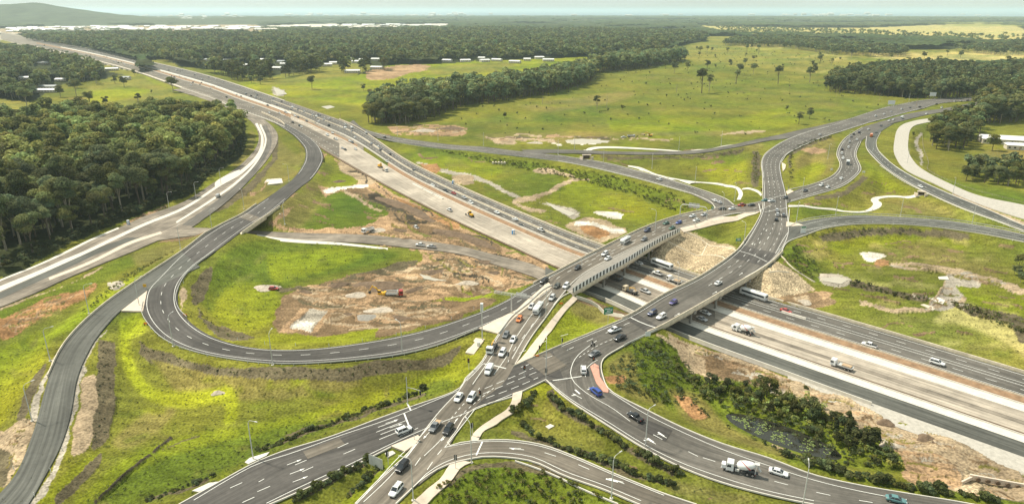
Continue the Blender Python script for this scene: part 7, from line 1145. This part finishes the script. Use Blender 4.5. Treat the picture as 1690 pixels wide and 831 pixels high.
# portal culvert under the long ramp and drain pipes
def box_portal(x, y, w, h, ang, lb):
    p = frame_at(x, y); r = empty('culvert', tuple(p), ang); tag(r, lb, 'culvert'); mb = MB(); mb.box((0,.8,h/2), (w*.55,.4,h*.8)); mb.build('opening', M['soil'], r); mb = MB()
    for s in (-1, 1): mb.box((s*w*.33,0,h/2), (.5,2,h))
    mb.box((0,0,h+.2), (w*.8,2,.5)); mb.build('frame', M['concrete_path'], r)
    for s in (-1, 1): mb = MB(); mb.box((s*w*.48,-2,h*.35), (.4,4,h*.8), rz=-s*.5); mb.build('wing_wall', M['concrete_path'], r)
box_portal(968, 263, 9, 3.4, 0, 'concrete underpass portal below the long ramp'); box_portal(1520, 322, 6, 2.2, -.5, 'concrete culvert mouth at the end of the white path')
p = frame_at(1655, 803); r = empty('culvert_headwall', tuple(p), -.33); tag(r, 'pale headwall with a row of round pipes at the bottom right', 'culvert'); mb = MB(); mb.box((0,.5,1.0), (15,.5,1.5)); mb.build('headwall', M['concrete_path'], r); mb = MB(); mb.box((-8.5,-1.2,.8), (4.5,.4,1.0), rz=.8); mb.build('wing_wall', M['concrete_path'], r)
for k in range(6): mb = MB(); mb.tube([(-5.6+k*2.2,.22,.85),(-5.6+k*2.2,-.1,.85)], .55, 14); mb.build('pipe', M['soil'], r)
p = frame_at(822, 271); r = empty('pipe_stack', tuple(p)); tag(r, 'row of concrete pipes lying on the grass below the long ramp', 'pipes', None)
for k in range(5): mb = MB(); mb.tube([(k*2.3-4,0,.9),(k*2.3-4,2.5,.9)], .9, 12); mb.build('pipe', M['concrete'], r)
# ================================================================ BUILDINGS
def house(x, y, w, d, h, rm, lb, a=0., name='house', grp=None, cat='house', fn=flat, gable=True, pitch=.35):
    p = frame_at(x, y, fn); r = empty(name, tuple(p), a); tag(r, lb, cat, grp); mb = MB(); mb.box((0,0,h/2), (w,d,h)); mb.build('wall', M['wall_cream'], r); e = .6; mb = MB(); hr = d/2*pitch
    mb.add([(-w/2-e,-d/2-e,h),(w/2+e,-d/2-e,h),(w/2+e,d/2+e,h),(-w/2-e,d/2+e,h),(-w/2*(1 if gable else .5),0,h+hr),(w/2*(1 if gable else .5),0,h+hr)], [(0,1,5,4),(2,3,4,5),(0,4,3),(1,2,5),(0,3,2,1)]); mb.build('roof', M[rm], r)
    for k in range(max(2, int(w/4))): mb = MB(); mb.box((-w/2+(k+.5)*w/max(2, int(w/4)), -d/2-.02, h*.5), (1.5,.08,h*.35)); mb.build('window', M['glass'], r)
    mb = MB(); mb.box((w*.1,-d/2-.03,h*.36), (1.,.08,h*.7)); mb.build('door', M['timber'], r); return r
house(1660,236,42,20,4.5,'roof_white','long white roofed shed at the right edge',-.35,'farm_shed',None,'shed',pitch=.25); house(1676,246,16,10,4,'roof_white','smaller cream shed with two doors in front of the white roofed one',-.35,'farm_shed',None,'shed'); house(1640,112,34,16,5,'roof_white','far white roofed shed on the yellow paddock',-.1,'farm_shed',None,'shed'); house(1682,110,20,14,5,'roof_grey','far grey shed at the right edge',-.1,'farm_shed',None,'shed')
for x, y, w, rm, a, lb in [(80,146,26,'roof_grey',.1,'farmhouse with a grey roof among the left trees'),(76,152,34,'roof_white',.05,'long pale roofed shed below the grey roofed farmhouse'),(44,131,22,'roof_white',.2,'white roofed house at the far left'),(72,106,24,'roof_white',0,'cream house among the upper left trees'),(185,116,24,'roof_white',.3,'white roofed shed beside the far motorway trees'),(207,131,16,'roof_grey',.1,'low grey shed behind the small paddock'),(284,173,13,'roof_white',.2,'pale green roofed shed at the forest corner'),(100,134,14,'roof_white',.2,'small pale shed among the left trees')]: house(x, y, w, 11, 3.6, rm, lb, a)
HS = [(435,98),(465,101),(472,105),(458,112),(575,96),(590,101),(552,103),(600,98),(540,106),(620,97),(622,111),(345,98),(378,99),(405,107),(795,95),(800,99),(820,98),(768,99),(738,99),(870,97),(890,94),(905,98),(582,117),(850,101)]
for i, (x, y) in enumerate(HS): house(x, y+3, random.uniform(16, 30), 12, 4.2, random.choice(['roof_white', 'roof_white', 'roof_grey']), 'pale roofed house at the edge of the far forest', random.uniform(-.6, .6), grp='houses at the edge of the far forest')
hp = house(20, 49, 60, 40, 7, 'roof_white', 'pale building in the far estate strip at the left', 0, 'estate_building', 'buildings of the far estate', 'building')
for i in range(170):
    x = random.uniform(10, 730) if i % 3 else random.uniform(10, 430); y = np.interp(x, [0, 200, 430, 560, 740], [50, 47, 47, 43, 42])+random.uniform(-3, 3.5)*(1 if x < 430 else .5); o = copy_tree(hp); p = at_z(x, y); o.location = (p[0], p[1], 0); o.rotation_euler = (0, 0, random.uniform(-.5, .5)); s = random.uniform(.35, 1.1); o.scale = (s, s, s); tag(o, 'pale building in the far estate strip at the left', 'building', 'buildings of the far estate')
ht = house(600, 23.5, 70, 50, 16, 'roof_white', 'tiny white building of the coastal town on the horizon', 0, 'town_building', 'buildings of the coastal town', 'building')
for i in range(110):
    x = random.choice([random.uniform(500, 780), random.uniform(300, 1690), random.uniform(1290, 1450)]); y = random.uniform(24.6, 27.5); o = copy_tree(ht); p = at_z(x, y); o.location = (p[0], p[1], 8); s = random.uniform(.4, 1.4); o.scale = (s*1.4, s, s*random.choice([.7, .8, 1, 1, 2.0])); tag(o, 'tiny white building of the coastal town on the horizon', 'building', 'buildings of the coastal town')
hh_ = house(150, 30, 50, 30, 9, 'roof_white', 'small pale building on the hillside at the far left', 0, 'hillside_building', 'buildings around the hills', 'building')
for i in range(70):
    x = random.uniform(5, 420); y = random.uniform(27, 37); o = copy_tree(hh_); p = at_z(x, y); o.location = (p[0], p[1], 14); s = random.uniform(.5, 1.5); o.scale = (s, s, s); tag(o, 'small pale building on the hillside at the far left', 'building', 'buildings around the hills')
for x, y, lb in [(1212,18.6,'long cargo ship on the horizon left'),(1561,19.2,'small cargo ship on the horizon right')]:
    p = at_z(x, 19.3); r = empty('cargo_ship', (p[0], p[1], -6)); tag(r, lb, 'ship'); mb = MB(); mb.prism([(-150,18),(-160,30),(170,34),(150,0),(-140,0)], -15, 15); mb.build('hull', M['steel_dark'], r); mb = MB(); mb.box((-125,0,50), (30,26,40)); mb.build('bridge_house', M['white_sign'], r)
# power poles near the far paddocks
pp = empty('power_pole'); mb = MB(); mb.tube([(0,0,-.5),(0,0,11)], [.2,.13], 6); mb.build('pole', M['timber'], pp); mb = MB(); mb.box((0,0,10.4), (2.4,.12,.14)); mb.build('crossarm', M['timber'], pp); f = True
for x, y in [(1302,152),(1380,160),(1450,168),(1512,176),(1650,205),(1560,230),(735,180),(470,165),(562,198)]:
    o = pp if f else copy_tree(pp); f = False; o.location = tuple(frame_at(x, y)); tag(o, 'timber power pole on the paddocks', 'power pole', 'power poles')
# post and wire fence along the gravel road paddock
r = empty('paddock_fence'); tag(r, 'post and rail fence between the gravel road and the shed paddock', 'fence'); q = smooth(up_g(*np.array([(1522,222),(1524,245),(1532,268),(1536,285),(1600,312),(1690,336)], float).T), 6.); r.location = tuple(q[0]); pm = None
for v in q: mb = MB() if pm is None else None; o = (mb.box((0,0,.6), (.16,.16,1.3)).build('post', M['trunk'], r) if mb else bpy.data.objects.new('post', pm)); pm = o.data; (None if mb else COL.objects.link(o)); o.parent = r; o.location = tuple(v-q[0])
mb = MB(); mb.tube([tuple(v-q[0]+[0,0,1.1]) for v in q], .04, 4); mb.tube([tuple(v-q[0]+[0,0,.6]) for v in q], .04, 4); mb.build('rail', M['trunk'], r)
